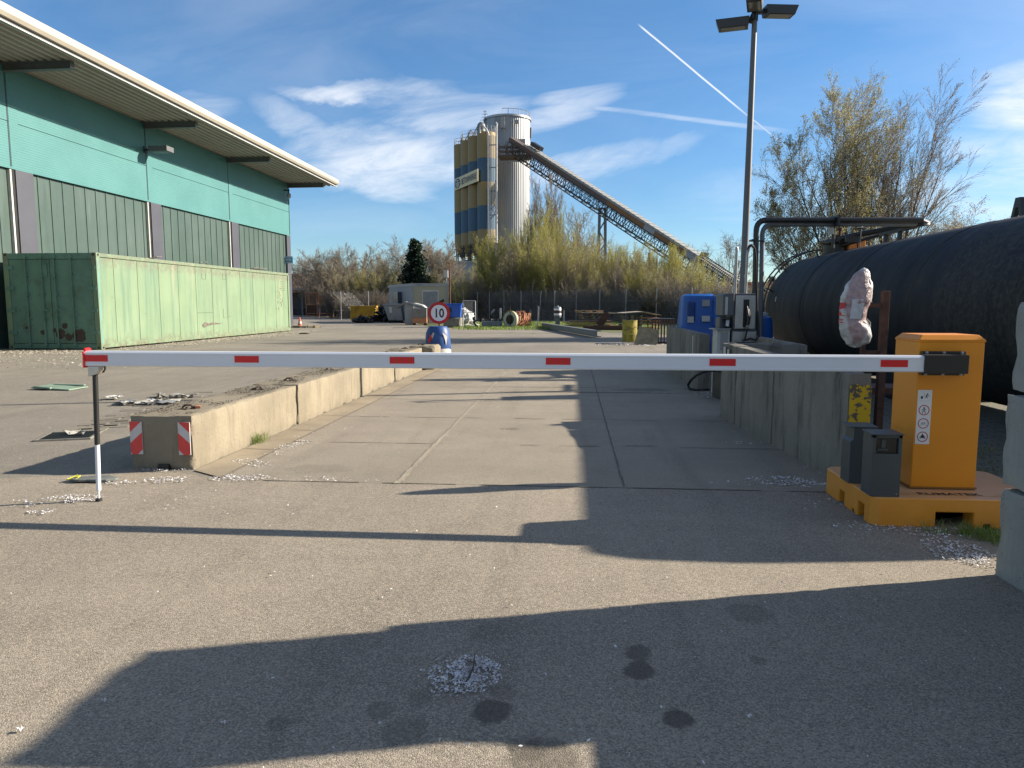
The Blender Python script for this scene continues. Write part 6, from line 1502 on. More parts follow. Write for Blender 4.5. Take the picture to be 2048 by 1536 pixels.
for k_ in range(5):
    z = am_.z-.1-k_*.55; w = .35+.22*k_; m.bar((am_.x-w,am_.y,z),(am_.x+w,am_.y,z),.045); m.bar((am_.x-w*.7,am_.y,z+.25),(am_.x,am_.y,z),.035); m.bar((am_.x+w*.7,am_.y,z+.25),(am_.x,am_.y,z),.035)
m.build('aerial', TRUSS, sv)
m = MB(); a_ = AT(1003, 288, 150-RV-.2); m.box(a_.x+.3,a_.x+5.6,a_.y,a_.y+.25,a_.z-5.0,a_.z+.9) if False else m.box(a_.x+1.2,a_.x+4.6,a_.y+.1,a_.y+.3,a_.z-3.4,a_.z+.9); m.build('access_panel', LGREY, sv)
# conveyor
CT0 = AT(1024, 285, 141); CT1 = AT(1500, 594, 106)
cv = thing('conveyor_bridge', 'long inclined covered conveyor bridge of steel truss rising to the silver silo', 'conveyor', (CT1.x, CT1.y, 0))
dv = (CT1-CT0); dl = dv.length; du = dv.normalized(); dh = Vector((dv.x, dv.y, 0)).normalized(); dsd = Vector((-dh.y, dh.x, 0)); dn = dsd.cross(du).normalized()
if dn.z < 0: dn = -dn
def cp_(s, a, b_): return CT0+du*(dl*s)+dsd*a+dn*b_
W_ = .85
def cbox(m, s0, s1, a0, a1, b0, b1): m.hexa([cp_(s0,a0,b0),cp_(s1,a0,b0),cp_(s1,a1,b0),cp_(s0,a1,b0),cp_(s0,a0,b1),cp_(s1,a0,b1),cp_(s1,a1,b1),cp_(s0,a1,b1)])
H0 = .1
for (s0, s1, mt, nm) in ((-.005,.27,BROWN,'brown_casing'),(.27,.47,BROWN,'brown_casing'),(.47,.625,CORR,'orange_casing'),(.625,.665,LGREY,'grey_casing'),(.665,.78,CORR,'orange_casing'),(.78,.825,LGREY,'grey_casing')):
    m = MB(); cbox(m, s0+.0005, s1, -W_, W_, H0, .85); m.build(nm, mt, cv)
m = MB(); s = .07
while s < .825: cbox(m, s, s+.0185, -W_-.08, W_+.08, .86, 1.22); cbox(m, s+.0175, s+.0195, -W_-.1, W_+.1, 1.23, 1.30); s += .0195
m.build('top_cover', M('cover_grey', (.26,.27,.27), .6, .1, .1), cv)
m = MB(); s = .83
while s < .995: 
    for a_ in (-W_, W_): m.bar(cp_(s,a_,.1), cp_(s,a_,1.3), .08)
    m.tube([cp_(s,-W_,.9), cp_(s,W_,1.1)], .12, 6); s += .006
m.bar(cp_(.826,-W_,1.3), cp_(1,-W_,1.1), .12); m.bar(cp_(.826,W_,1.3), cp_(1,W_,1.1), .12); cbox(m, .825, .83, -W_-.1, W_+.1, .1, 1.95); m.build('open_rollers', TRUSS, cv)
m = MB(); tb = -2.0; N_ = 52
for a_ in (-W_, W_): 
    for b2_ in (0, tb): m.bar(cp_(0.0,a_,b2_*.98), cp_(1,a_,b2_*.98), .16, .16)
    m.bar(cp_(0,a_-.5*(1 if a_ < 0 else -1),-.75), cp_(1,a_-.5*(1 if a_ < 0 else -1),-.75), .07, .07)
m.build('chord', TRUSS, cv)
m = MB()
for k_ in range(N_):
    s0, s1 = k_/N_, (k_+1)/N_
    for a_ in (-W_, W_):
        m.bar(cp_(s0,a_,0), cp_(s0,a_,tb), .09); m.bar(cp_(s0,a_,0 if k_ % 2 else tb), cp_(s1,a_,tb if k_ % 2 else 0), .09)
    m.bar(cp_(s0,-W_,tb), cp_(s1 if k_ % 2 else s0,W_,tb), .08); m.bar(cp_(s0,-W_,-.05), cp_(s1,W_,-.05), .08)
    m.bar(cp_(s0,-W_-.7,-.1), cp_(s0,-W_-.7,-1.2), .05)
m.bar(cp_(0,-W_-.7,-.1), cp_(1,-W_-.7,-.1), .06); m.bar(cp_(0,-W_-.7,-1.2), cp_(1,-W_-.7,-1.2), .25, .06)
m.build('lattice', TRUSS, cv)
m = MB(); a_ = AT(1012, 290, 140.5)
for i in range(5):
    for z in (-.6,.2,1.0): m.bar((a_.x-1.2,a_.y-.5*i,a_.z+z-1.6),(a_.x+4.5,a_.y-.5*i,a_.z+z-1.6),.07)
    m.bar((a_.x-1.2+1.3*i,a_.y-1.5,a_.z-2.4),(a_.x-1.2+1.3*i,a_.y-1.5,a_.z-.3),.09); m.bar((a_.x-1.2+1.3*i,a_.y,a_.z-2.4),(a_.x-1.2+1.3*i,a_.y,a_.z+.2),.09)
m.box(a_.x-1.3,a_.x+4.8,a_.y-2,a_.y+1.5,a_.z-2.55,a_.z-2.4); m.build('head_platform', M('platform_brown', (.10,.075,.065), .7), cv)
m = MB(); cbox(m, .09, .135, -W_*.6, W_*.6, 1.5, 2.2); m.build('drive_unit', BLKP, cv)
Lg = AT(1204, 420, 128)
for (u0, u1) in ((1199.5,1193),(1210.5,1210.5)):
    m = MB(); a_ = AT(u0, 418, 127.5); b2_ = AT(u1, 600, 127.5); b2_.z = 0; m.bar(b2_, a_, .5, .5); m.build('trestle_leg', STEELG, cv)
m = MB(); pv = [(418,0),(440,1),(462,0),(486,1),(508,0),(530,1),(552,0)]
for (va, sa), (vb, sb) in zip(pv[:-1], pv[1:]):
    ua = (1199.5-6.5*(va-418)/182, 1210.5)[sa]; ub = (1199.5-6.5*(vb-418)/182, 1210.5)[sb]; m.bar(AT(ua,va,127.5), AT(ub,vb,127.5), .22)
m.bar(AT(1198,417,127.5), AT(1213,417,127.5), .3); m.build('trestle_brace', STEELG, cv)
# plant buildings
c = AT(905, 600, 124); kk = 124/FPX
t = thing('plant_building', 'blue grey metal clad building under the banded silos', 'building', (c.x, c.y, 0), YAW)
m = MB(); m.box(0,75*kk,0,12,0,EYE+(608-527)*kk); m.build('wall', M('blue_grey_cladding', (.25,.29,.33), .6, 0, .08, .3), t, world=False)
m = MB(); m.box(34*kk,50*kk,-.05,-.01,2,5.5); m.build('dark_door', M('dusk_blue', (.10,.13,.2), .6), t, world=False)
m = MB(); m.box(-.2,75*kk+.2,-.2,12.2,EYE+81*kk+.002,EYE+81*kk+.3); m.build('roof_edge', LGREY, t, world=False)
c = AT(990, 600, 128); kk = 128/FPX
t = thing('plant_hall', 'pale white plant hall with a flat roof behind the green willow shrubs', 'building', (c.x, c.y, 0), YAW)
m = MB(); m.box(0,75*kk,0,10,0,EYE+(608-492)*kk); m.build('wall', WHITE2, t, world=False)
m = MB(); m.box(-.3,76*kk,-.3,10.3,EYE+116*kk+.002,EYE+116*kk+.35); m.build('roof', LGREY, t, world=False)
m = MB()
for i in range(9): m.box(i*8.2*kk,i*8.2*kk+.12,-.06,-.005,0,EYE+115*kk)
m.tube([(55*kk,-.5,EYE+100*kk),(55*kk,-.5,EYE+120*kk),(53*kk,-.5,EYE+130*kk)],.3,8); m.build('wall_post', LGREY, t, world=False)
# low shed right behind the blue tank
c = AT(1405, 600, 62); kk = 62/FPX
t = thing('low_shed', 'low brown shed with a pale roof behind the fence on the right', 'shed', (c.x, c.y, 0), YAW)
m = MB(); m.box(0,180*kk,0,6,0,EYE+(608-597)*kk); m.build('wall', M('shed_brown', (.16,.125,.085), .8), t, world=False)
m = MB(); m.prism([(-15*kk,EYE+3*kk),(45*kk,EYE+33*kk),(190*kk,EYE+26*kk),(190*kk,EYE+23*kk),(45*kk,EYE+29*kk),(-15*kk,EYE+0*kk)], -.6, 6.5, 'y'); m.build('roof', LGREY, t, world=False)
c = AT(1502, 585, 70); m = MB(); m.box(c.x-.4,c.x+3,c.y,c.y+2,0,c.z+1.0); tag(m.build('brick_pier', M('brick_red', (.3,.10,.06), .85, 0, .2, 2), origin=(c.x,c.y,0)), 'small red brick wall glimpsed behind the lamp post', 'wall')
t = thing('utility_pole', 'thin dark pole standing in the shrubs left of the conveyor foot', 'pole', AT(1299,600,70).xy.to_3d())
a_ = AT(1299, 505, 70); m = MB(); m.tube([(a_.x,a_.y,0), a_], .13, 7); m.build('pole_shaft', BARKD, t)
m = MB(); m.tube([a_, AT(1250,508,75)], .012, 3); m.tube([a_, AT(1480,498,90)], .012, 3); m.build('wire', BLK, t)
t = thing('overhead_line', 'thin grey overhead wire crossing behind the tank pipes', 'wire', AT(1480,495,60))
m = MB(); m.tube([AT(1478,497,60), AT(1620,470,60), AT(2060,440,60)], .012, 3); m.build('cable', STEELG, t)
t = thing('wall_lamp', 'small white lamp on a short pole left of the plant building', 'lamp', AT(893,580,62).xy.to_3d())
m = MB(); a_ = AT(892.5, 548, 62); m.tube([(a_.x,a_.y,0), a_], .06, 6); m.build('lamp_pole', STEELG, t)
m = MB(); m.box(a_.x-.2,a_.x+.15,a_.y-.1,a_.y+.1,a_.z-.3,a_.z+.3); m.box(a_.x-.1,a_.x+.2,a_.y-.12,a_.y-.1,a_.z-1.0,a_.z-.6); m.build('lamp_head', WHITE2, t)
# ================================================================ TREES
def nrm(v):
    l = math.sqrt(v[0]*v[0]+v[1]*v[1]+v[2]*v[2]) or 1; return (v[0]/l, v[1]/l, v[2]/l)
def grow(r, segs, tips, p, d, L, rad, lv, P):
    n = P['n'][lv]; st = L/n; wob = P['wob'][lv]; tr = P['trop'][lv]; wx, wy = P.get('wind', (0,0)); wk = P.get('wk', (0,0,0,0,0))[lv]
    last = lv == len(P['n'])-1
    for i in range(n):
        d = nrm((d[0]+r.gauss(0,wob)+wx*wk, d[1]+r.gauss(0,wob)+wy*wk, d[2]+r.gauss(0,wob)+tr))
        q = (p[0]+d[0]*st, p[1]+d[1]*st, p[2]+d[2]*st)
        tp = P['taper'][lv]; r0 = rad*(1-tp*i/n); r1 = rad*(1-tp*(i+1)/n)
        segs.append((lv, p, q, r0, r1))
        if last or lv == len(P['n'])-2: tips.append((q, d))
        if not last and (i+1)/n > P['start'][lv]:
            k = P['kids'][lv]; k = int(k)+(1 if r.random() < k-int(k) else 0)
            for _ in range(k):
                a = r.uniform(0, 6.283); sp_ = P['ang'][lv]*r.uniform(.6,1.3)
                u = nrm((d[1], -d[0], .001)) if abs(d[2]) < .98 else (1,0,0)
                w = (d[1]*u[2]-d[2]*u[1], d[2]*u[0]-d[0]*u[2], d[0]*u[1]-d[1]*u[0])
                ca, sa, cs, ss_ = math.cos(a), math.sin(a), math.cos(sp_), math.sin(sp_)
                nd = nrm(tuple(d[j]*cs+(u[j]*ca+w[j]*sa)*ss_ for j in range(3)))
                prog = (i+1)/n; ll = L*P['len'][lv]*r.uniform(.65,1.2)*(1-P['prog'][lv]*prog)
                grow(r, segs, tips, q, nd, ll, min(r1*.75, rad*P['rr'][lv]), lv+1, P)
        p = q
def tubes(segs, sides, minr):
    A = np.array([s[1] for s in segs]); B = np.array([s[2] for s in segs]); ra = np.maximum(np.array([s[3] for s in segs]), minr); rb = np.maximum(np.array([s[4] for s in segs]), minr*.8)
    D = B-A; D /= np.linalg.norm(D, axis=1)[:, None]+1e-9
    up = np.where(np.abs(D[:, 2:3]) > .9, np.array([[1.,0,0]]), np.array([[0,0,1.]])); X = np.cross(D, up); X /= np.linalg.norm(X, axis=1)[:, None]; Y = np.cross(D, X)
    V = []; 
    for (C, r_) in ((A-D*ra[:, None]*.3, ra), (B+D*rb[:, None]*.3, rb)):
        for j in range(sides): a = 2*PI*j/sides; V.append(C+(X*math.cos(a)+Y*math.sin(a))*r_[:, None])
    V = np.stack(V, 1); n = len(segs); b = np.arange(n)*2*sides
    F = np.concatenate([np.stack([b+j, b+(j+1) % sides, b+sides+(j+1) % sides, b+sides+j], 1) for j in range(sides)])
    return V.reshape(-1, 3), F
def leaves(tips, per, size, spread, seed, frac=1.0, droop=.3, zmin=-9):
    r = np.random.default_rng(seed); T = np.array([t[0] for t in tips]); D = np.array([t[1] for t in tips])
    k = r.uniform(0,1,len(T)) < frac; T, D = T[k], D[k]
    T = np.repeat(T, per, 0)+r.normal(0, spread, (len(T)*per, 3)); D = np.repeat(D, per, 0)+r.normal(0,.5,(len(T),3)); D[:,2] -= droop*0
    D /= np.linalg.norm(D,axis=1)[:,None]; n = len(T); s = size*r.uniform(.5,1.3,n)
    U = r.normal(0,1,(n,3)); W = np.cross(D,U); W /= np.linalg.norm(W,axis=1)[:,None]
    V = np.stack([T, T+D*s[:,None]*.5+W*s[:,None]*.26, T+D*s[:,None], T+D*s[:,None]*.5-W*s[:,None]*.26], 1).reshape(-1,3)
    return V, np.arange(n*4).reshape(n,4)
def mktree(name, label, cat, loc, stems, P, seed, bark, twig, leaf=None, lp=(2,.05,.05,1.0), minr=.01, group=None, trunk_lv=1, rotz=0, fit=None, pct=.985):
    r = random.Random(seed); segs, tips = [], []
    for (off, d, L, rad) in stems: grow(r, segs, tips, off, nrm(d), L, rad, 0, P)
    t = thing(name, label, cat, loc, rotz, group)
    if fit:
        zs = sorted(q_[2] for q_, _ in tips); k_ = fit/max(.1, zs[int(len(zs)*pct)])
        segs = [(l_, tuple(c*k_ for c in a_), tuple(c*k_ for c in b_), r0*k_, r1*k_) for l_, a_, b_, r0, r1 in segs]; tips = [(tuple(c*k_ for c in q_), d_) for q_, d_ in tips]
    lo = [s for s in segs if s[0] < trunk_lv]; hi = [s for s in segs if s[0] >= trunk_lv]
    V, F = tubes(lo, 6, minr*1.3); npmesh('trunk', V, F, bark, None, t, True)
    V, F = tubes(hi, 3, minr); mats = [twig]; mi = np.zeros(len(F), int)
    if leaf:
        V2, F2 = leaves(tips, lp[0], lp[1], lp[2], seed+1, lp[3]); F = np.concatenate([F, F2+len(V)]); V = np.concatenate([V, V2]); mats.append(leaf); mi = np.concatenate([mi, np.ones(len(F2), int)])
    npmesh('crown', V, F, mats, mi, t); t['_n'] = len(F); del t['_n']; return t
WIND = (CR.x, CR.y)
def atg(u, Z): p = AT(u, 608, Z); return Vector((p.x, p.y, 0))
# --- two tall willows to the right, swept by the wind
PW = dict(n=(10,8,6,4), wob=(.04,.06,.08,.09), trop=(.02,.07,.06,.04), taper=(.85,.8,.7,.5), start=(.18,.2,.2), kids=(1.9,1.5,1.45), ang=(.55,.5,.5), len=(.52,.42,.5), prog=(.5,.35,.3), rr=(.42,.45,.5), wind=WIND, wk=(.0,.008,.035,.10))
def wst(r, n, sp, h, rad, lean=0):
    out = []
    for i in range(n):
        a = r.uniform(0,6.28); q = r.uniform(.1,1)*sp; x, y = math.cos(a)*q, math.sin(a)*q
        out.append(((x*.25,y*.25,0), (CR.x*lean+x*.16,CR.y*lean+y*.16,1), h*r.uniform(.8,1.05), rad*r.uniform(.7,1)))
    return out
rw = random.Random(11)
p = atg(1688, 31)
st_ = [((0,0,0),(-.36,-.02,1),8.2,.10),((.1,.1,0),(-.20,.1,1),9.0,.11),((.1,-.1,0),(-.02,0,1),9.3,.12),((.2,0,0),(.10,.05,1),9.0,.10),((-.2,.1,0),(-.52,.1,1),6.8,.08),((-.3,-.1,0),(-.8,-.1,1),5.6,.07)]
mktree('willow_tree', 'tall wind-swept willow with yellow green buds behind the tank pipes', 'tree', p, st_, PW, 31, BARKD, TWIGB, LEAFO, (3,.06,.06,.62), .005, 'willow trees behind the tank', fit=EYE+(608-180)*31/FPX, pct=.998)
p = atg(1728, 33)
st_ = [((0,0,0),(.0,0,1),11.2,.13),((.3,.3,0),(-.10,.1,1),9.0,.1)]
mktree('willow_tree', 'narrow dark stemmed willow rising highest between the two clumps', 'tree', p, st_, PW, 37, BARKD, TWIGB, LEAFO, (1,.055,.05,.45), .005, 'willow trees behind the tank', fit=EYE+(608-155)*33/FPX, pct=.998)
p = atg(1745, 32)
st_ = [((0,0,0),(.06,.0,1),9.4,.11),((.5,.1,0),(.07,.05,1),10.6,.12),((.8,0,0),(.12,0,1),10.4,.11),((1.1,.2,0),(.17,.1,1),8.6,.10),((-.2,.2,0),(-.02,.1,1),8.4,.09)]
mktree('willow_tree', 'tall grey brown bare willow leaning right behind the black tank', 'tree', p, st_, PW, 41, BARKD, TWIGB, LEAFP, (1,.05,.05,.4), .005, 'willow trees behind the tank', fit=EYE+(608-182)*32/FPX, pct=.998)
# low bare trees beyond the tank and conveyor
PB = dict(n=(7,6,5,3), wob=(.08,.12,.15,.18), trop=(.02,.04,.03,.02), taper=(.8,.8,.7,.5), start=(.2,.15,.1), kids=(2.2,1.9,1.7), ang=(.75,.65,.6), len=(.6,.55,.5), prog=(.5,.4,.3), rr=(.5,.5,.5))
def bare(u, Z, vtop, label, seed, leaf=None, n=3, spread=.45, col=BARKD, tw=None, lp=(2,.09,.12,.5), name='bare_tree', grp='bare trees in the background', P=PB, minr=None):
    H_ = EYE+(608-vtop)*Z/FPX; r = random.Random(seed); st = []
    for i in range(n): a = r.uniform(0,6.28); st.append(((.3*math.cos(a),.3*math.sin(a),0),(math.cos(a)*spread*r.random(),math.sin(a)*spread*r.random(),1),H_*r.uniform(.72,.9),H_*.014))
    return mktree(name, label, 'tree' if 'shrub' not in name else 'shrub', atg(u, Z), st, P, seed, col, tw or TWIGB, leaf, lp, minr or Z*.00012, grp, fit=H_)
bare(1925, 44, 425, 'bare low tree showing above the right end of the black tank', 51, LEAFP)
bare(1868, 40, 455, 'small bare tree between the leaning willow and the tank crest', 52, LEAFP)
bare(1455, 120, 478, 'rounded bare tree behind the open conveyor foot', 53)
bare(592, 105, 520, 'pale bare tree at the corner of the hall', 54, None, 4)
bare(628, 92, 515, 'bare tree right of the hall corner, above the dark roof', 55, None, 4, .6)
bare(664, 84, 503, 'dense dark bare tree with a broad crown left of the bushes', 56, LEAFP, 5, .6)
bare(703, 88, 499, 'broad bare tree with fine twigs above the yellow skip', 57, None, 4, .7)
bare(748, 95, 520, 'low bare tree between the broad one and the birch', 58, LEAFP, 4, .6)
bare(798, 100, 492, 'tall pale bare birch left of the spruce', 59, None, 4, .3)
bare(868, 105, 495, 'bare brownish tree right of the spruce', 60, LEAFP, 4, .5)
bare(893, 108, 488, 'bare brownish tree next to the banded silos', 61, LEAFP, 4, .45)
bare(780, 92, 520, 'thin bare tree with hazy twigs behind the birch', 62, LEAFO, 4, .5)
# poplars beside the silver silo
PP = dict(n=(10,6,4,3), wob=(.02,.05,.08,.1), trop=(.05,.16,.14,.1), taper=(.85,.8,.7,.5), start=(.12,.1,.1), kids=(2.6,1.6,1.4), ang=(.42,.4,.4), len=(.36,.5,.5), prog=(.55,.4,.3), rr=(.4,.5,.5))
def poplar(u, Z, vtop, label, seed, leaf=None, w=.06):
    H_ = EYE+(608-vtop)*Z/FPX; st = [((0,0,0),(0,0,1),H_*.95,H_*.014),((.4,0,0),(w,.02,1),H_*.82,H_*.011),((-.4,.2,0),(-w,.02,1),H_*.78,H_*.011)]
    mktree('poplar_tree', label, 'tree', atg(u, Z), st, PP, seed, BARKD, TWIGB, leaf, (1,.10,.12,.3), Z*.00013, 'slender poplars beside the silver silo', fit=H_)
poplar(1073, 92, 370, 'slender bare poplar nearest the silver silo', 71, LEAFP)
poplar(1096, 94, 372, 'slender bare poplar, second from the silver silo', 72, LEAFP)
poplar(1112, 90, 412, 'shorter poplar with a brownish green crown right of the pair', 73, LEAFO)
bare(1142, 84, 428, 'thin leaning tree with an airy crown right of the poplars', 74, LEAFG, 1, .3, grp=None, lp=(1,.08,.1,.4))
bare(1208, 86, 478, 'airy pale bare tree standing by the conveyor trestle', 75, LEAFG, 2, .3, grp=None, lp=(1,.08,.1,.3))
# --- spruce
def spruce(u, Z, vtop, label, seed, name='spruce_tree'):
    H_ = EYE+(608-vtop)*Z/FPX; r = random.Random(seed); segs, tips = [], []; t = thing(name, label, 'tree', atg(u, Z))
    trunk = [(0,(0,0,H_*i/8),(0,0,H_*(i+1)/8),.18*(1-i/8.3),.18*(1-(i+1)/8.3)) for i in range(8)]
    V, F = tubes(trunk, 6, .02); npmesh('trunk', V, F, BARKD, None, t, True)
    z = .5
    while z < H_-.1:
        f = 1-z/H_; L = (.30*H_*f**.85+.12)*r.uniform(.75,1.15)
        for k in range(9):
            a = r.uniform(0,6.28); LL_ = L*r.uniform(.5,1.15); n = 7; p = (0,0,z+r.uniform(-.1,.1)); d = nrm((math.cos(a),math.sin(a),.12-.35*f))
            for i in range(n):
                q = (p[0]+d[0]*LL_/n, p[1]+d[1]*LL_/n, p[2]+d[2]*LL_/n); segs.append((1,p,q,.02,.015)); d = nrm((d[0],d[1],d[2]+.04)); tips.append((q,d)); tips.append((q,nrm((d[0]+r.gauss(0,.7),d[1]+r.gauss(0,.7),d[2]-.3)))); p = q
        z += .2
    V, F = tubes(segs, 3, .012); V2, F2 = leaves(tips, 5, .30, .12, seed); m_ = np.concatenate([np.zeros(len(F),int), np.ones(len(F2),int)])
    npmesh('crown', np.concatenate([V,V2]), np.concatenate([F,F2+len(V)]), [BARKD,NEED], m_, t)
spruce(832, 76, 484, 'dark green spruce behind the office container', 81)
spruce(1542, 130, 556, 'distant dark conifer glimpsed left of the tank ladder', 82)
# --- willow shrubs behind the fence: four kinds built once, then copied one by one
PS = dict(n=(7,5,4,3), wob=(.05,.08,.1,.12), trop=(.03,.07,.07,.05), taper=(.8,.75,.7,.5), start=(.12,.1,.1), kids=(1.25,1.2,1.2), ang=(.30,.36,.42), len=(.5,.5,.5), prog=(.45,.35,.3), rr=(.6,.6,.6))
def shrubproto(seed, n, spread, leaf, twig, bark, frac, label, grp, sz=.12, per=2):
    r = random.Random(seed); st = []
    for i in range(n):
        a = r.uniform(0,6.28); q = r.random()**.6; st.append(((q*.10*math.cos(a),q*.10*math.sin(a),0),(math.cos(a)*spread*q,math.sin(a)*spread*q,1),1.0*r.uniform(.6,1.0),.0085))
    P = PS; t = mktree('willow_shrub', label, 'shrub', (0,0,-50), st, P, seed, bark, twig, leaf, (per,sz*.085,.014,frac), .00115, grp, fit=1.0); return t
GY = 'yellow green willow shrubs behind the fence'; GO = 'olive brown shrubs behind the fence'; GB = 'bare brown brush behind the fence'
S1 = shrubproto(1, 20, .36, LEAFY, TWIGY, TWIGY, .5, 'x', GY, .13, 2); S2 = shrubproto(2, 18, .26, LEAFY, TWIGY, TWIGB, .6, 'x', GY, .13, 2)
S3 = shrubproto(3, 20, .38, LEAFO, TWIGB, TWIGB, .5, 'x', GO, .12, 2); S4 = shrubproto(4, 24, .55, LEAFP, TWIGB, TWIGB, .25, 'x', GB, .10, 1)
used = set()
def shrub(S, u, Z, vtop, wf=1.0, rz=None):
    H_ = EYE+(608-vtop)*Z/FPX; lab = {S1:'bushy yellow green willow shrub in the thicket behind the fence', S2:'upright yellow green willow shrub in the thicket behind the fence', S3:'olive brown budding shrub in the thicket behind the fence', S4:'bare brown brush in the thicket behind the fence'}[S]
    loc = atg(u, Z); rz = rng.uniform(0,6.28) if rz is None else rz; h = H_
    if S not in used:
        used.add(S); S.location = loc; S.rotation_euler = (0,0,rz); S.scale = (h*wf,h*wf,h); S['label'] = lab; return S
    return dup(S, loc, rz, (h*wf,h*wf,h), lab)
prof_ = [(905,568),(935,552),(955,532),(968,508),(985,478),(1010,468),(1035,480),(1060,452),(1085,430),(1110,425),(1125,440),(1150,495),(1175,505),(1200,500),(1225,500),(1250,492),(1280,505),(1310,508),(1345,498),(1375,512),(1400,535),(1430,560),(1460,575)]
def vt(u):
    for (a, b_), (c, d) in zip(prof_[:-1], prof_[1:]):
        if a <= u <= c: return b_+(d-b_)*(u-a)/(c-a)
    return prof_[0][1] if u < prof_[0][0] else prof_[-1][1]
u = 915; i = 0
while u < 1465:
    v = vt(u)+rng.uniform(-4,10); shrub((S2,S1,S3,S1,S2)[i % 5], u, fz(u)+rng.uniform(9,18), v, .8 if v > 470 else .5); u += rng.uniform(14,20); i += 1
u = 905
while u < 1470:   # second, lower row in front
    v = vt(u); v = v+(608-v)*rng.uniform(.25,.5); shrub((S1,S3,S4,S2)[i % 4], u, fz(u)+5+rng.uniform(-1,2), v, 1.0); u += rng.uniform(20,29); i += 1
u = 935
while u < 1560:   # brush right behind the fence wires
    shrub(S4 if i % 4 else S3, u, fz(u)+2.0+rng.uniform(0,2.5), rng.uniform(560,585), 1.5); u += rng.uniform(20,28); i += 1
for (u, Z, v, S, w) in ((700,72,545,S3,1.1),(722,70,548,S2,1.1),(742,70,545,S3,1.1),(760,71,548,S1,1.1),(683,76,540,S4,1.2),(775,75,555,S3,1.1),(655,80,555,S4,1.3),(635,84,560,S4,1.3),(850,72,555,S2,1.0),(868,74,550,S3,1.0),(885,76,560,S3,1.0),(905,64,570,S1,1.0),(815,73,560,S3,1.1),(668,70,575,S4,1.6),(690,68,580,S4,1.6),(712,66,582,S4,1.6),(735,66,580,S4,1.6),(758,66,584,S4,1.6)): shrub(S, u, Z+5, v, w)
for (u, Z, v) in ((1480,80,575),(1545,75,572),(1570,60,560),(1600,55,560)): shrub(S3, u, Z, v, 1.4)
# dark earth bank the thicket grows on
m = MB(); a0 = [(u_, fz(u_)-1.5) for u_ in (920,1000,1100,1200,1320,1450,1600)]
def bankz(u): return (.3 if u < 990 else (.7 if u < 1150 else 1.2))
for (u0, z0), (u1, z1) in zip(a0[:-1], a0[1:]):
    A_, B_ = atg(u0, z0+2.5), atg(u1, z1+2.5); C_, D_ = atg(u0, z0+5.5), atg(u1, z1+5.5); A2, B2 = atg(u0, z0+30), atg(u1, z1+30)
    h0, h1 = Vector((0,0,bankz(u0))), Vector((0,0,bankz(u1)))
    m.face([A_,B_,D_+h1,C_+h0]); m.face([C_+h0,D_+h1,B2+h1,A2+h0])
struct(m.build('earth_bank', M('brush_soil', (.055,.045,.03), .95, 0, .35, .8, (.11,.09,.06), .6, 1.5, bump=.8), fix=False))
# dead leaves and fine twigs lying on the bank
r_ = np.random.default_rng(9); n = 26000; uu = r_.uniform(930,1560,n); Zf = np.interp(uu, [q_[0] for q_ in FZP], [q_[1] for q_ in FZP]); ZZ = Zf+1.2+r_.uniform(0,4.5,n); X = (uu-1024)/FPX*ZZ
P_ = np.stack([X*CR.x+ZZ*CF.x, X*CR.y+ZZ*CF.y, r_.uniform(0.05,1,n)**1.3*(1.0+1.1*np.clip((uu-1100)/150,0,1))], 1)
D_ = r_.normal(0,1,(n,3)); D_[:,2] = np.abs(D_[:,2])*1.2; D_ /= np.linalg.norm(D_,axis=1)[:,None]; S_ = r_.uniform(.12,.5,n)[:,None]; W_2 = np.cross(D_, r_.normal(0,1,(n,3))); W_2 /= np.linalg.norm(W_2,axis=1)[:,None]; W_2 *= .008+.012*(r_.uniform(0,1,n)[:,None] < .3)
V = np.stack([P_-W_2,P_+W_2,P_+D_*S_+W_2*.5,P_+D_*S_-W_2*.5],1).reshape(-1,3)
tag(npmesh('undergrowth', V, np.arange(n*4).reshape(n,4), [TWIGB, DRYG], (r_.uniform(0,1,n) < .15).astype(int)), 'tangled brown undergrowth of brambles and dry stalks behind the fence', 'undergrowth', None, 'stuff')
# far wood on the horizon
r_ = np.random.default_rng(12); segs = []; tips = []
rr3 = random.Random(12)
for k in range(260):
    u = rr3.uniform(-300,2500); Z = rr3.uniform(190,260); p = atg(u, Z); h = rr3.uniform(4,8)
    for j in range(16):
        a = rr3.uniform(0,6.28); d = nrm((math.cos(a)*.5,math.sin(a)*.5,1)); q = (p.x+d[0]*h*.9, p.y+d[1]*h*.9, d[2]*h*rr3.uniform(.6,1)); segs.append((0,(p.x,p.y,0),q,.06,.03)); tips += [((p.x+(q[0]-p.x)*f, p.y+(q[1]-p.y)*f, q[2]*f), d) for f in (.4,.6,.8,.9,1)]
V, F = tubes(segs, 3, .04); V2, F2 = leaves(tips, 5, .9, .8, 3)
tag(npmesh('far_wood', np.concatenate([V,V2]), np.concatenate([F,F2+len(V)]), [TWIGB,LEAFP], np.concatenate([np.zeros(len(F),int),np.ones(len(F2),int)])), 'distant brownish wood along the horizon', 'wood', None, 'stuff')
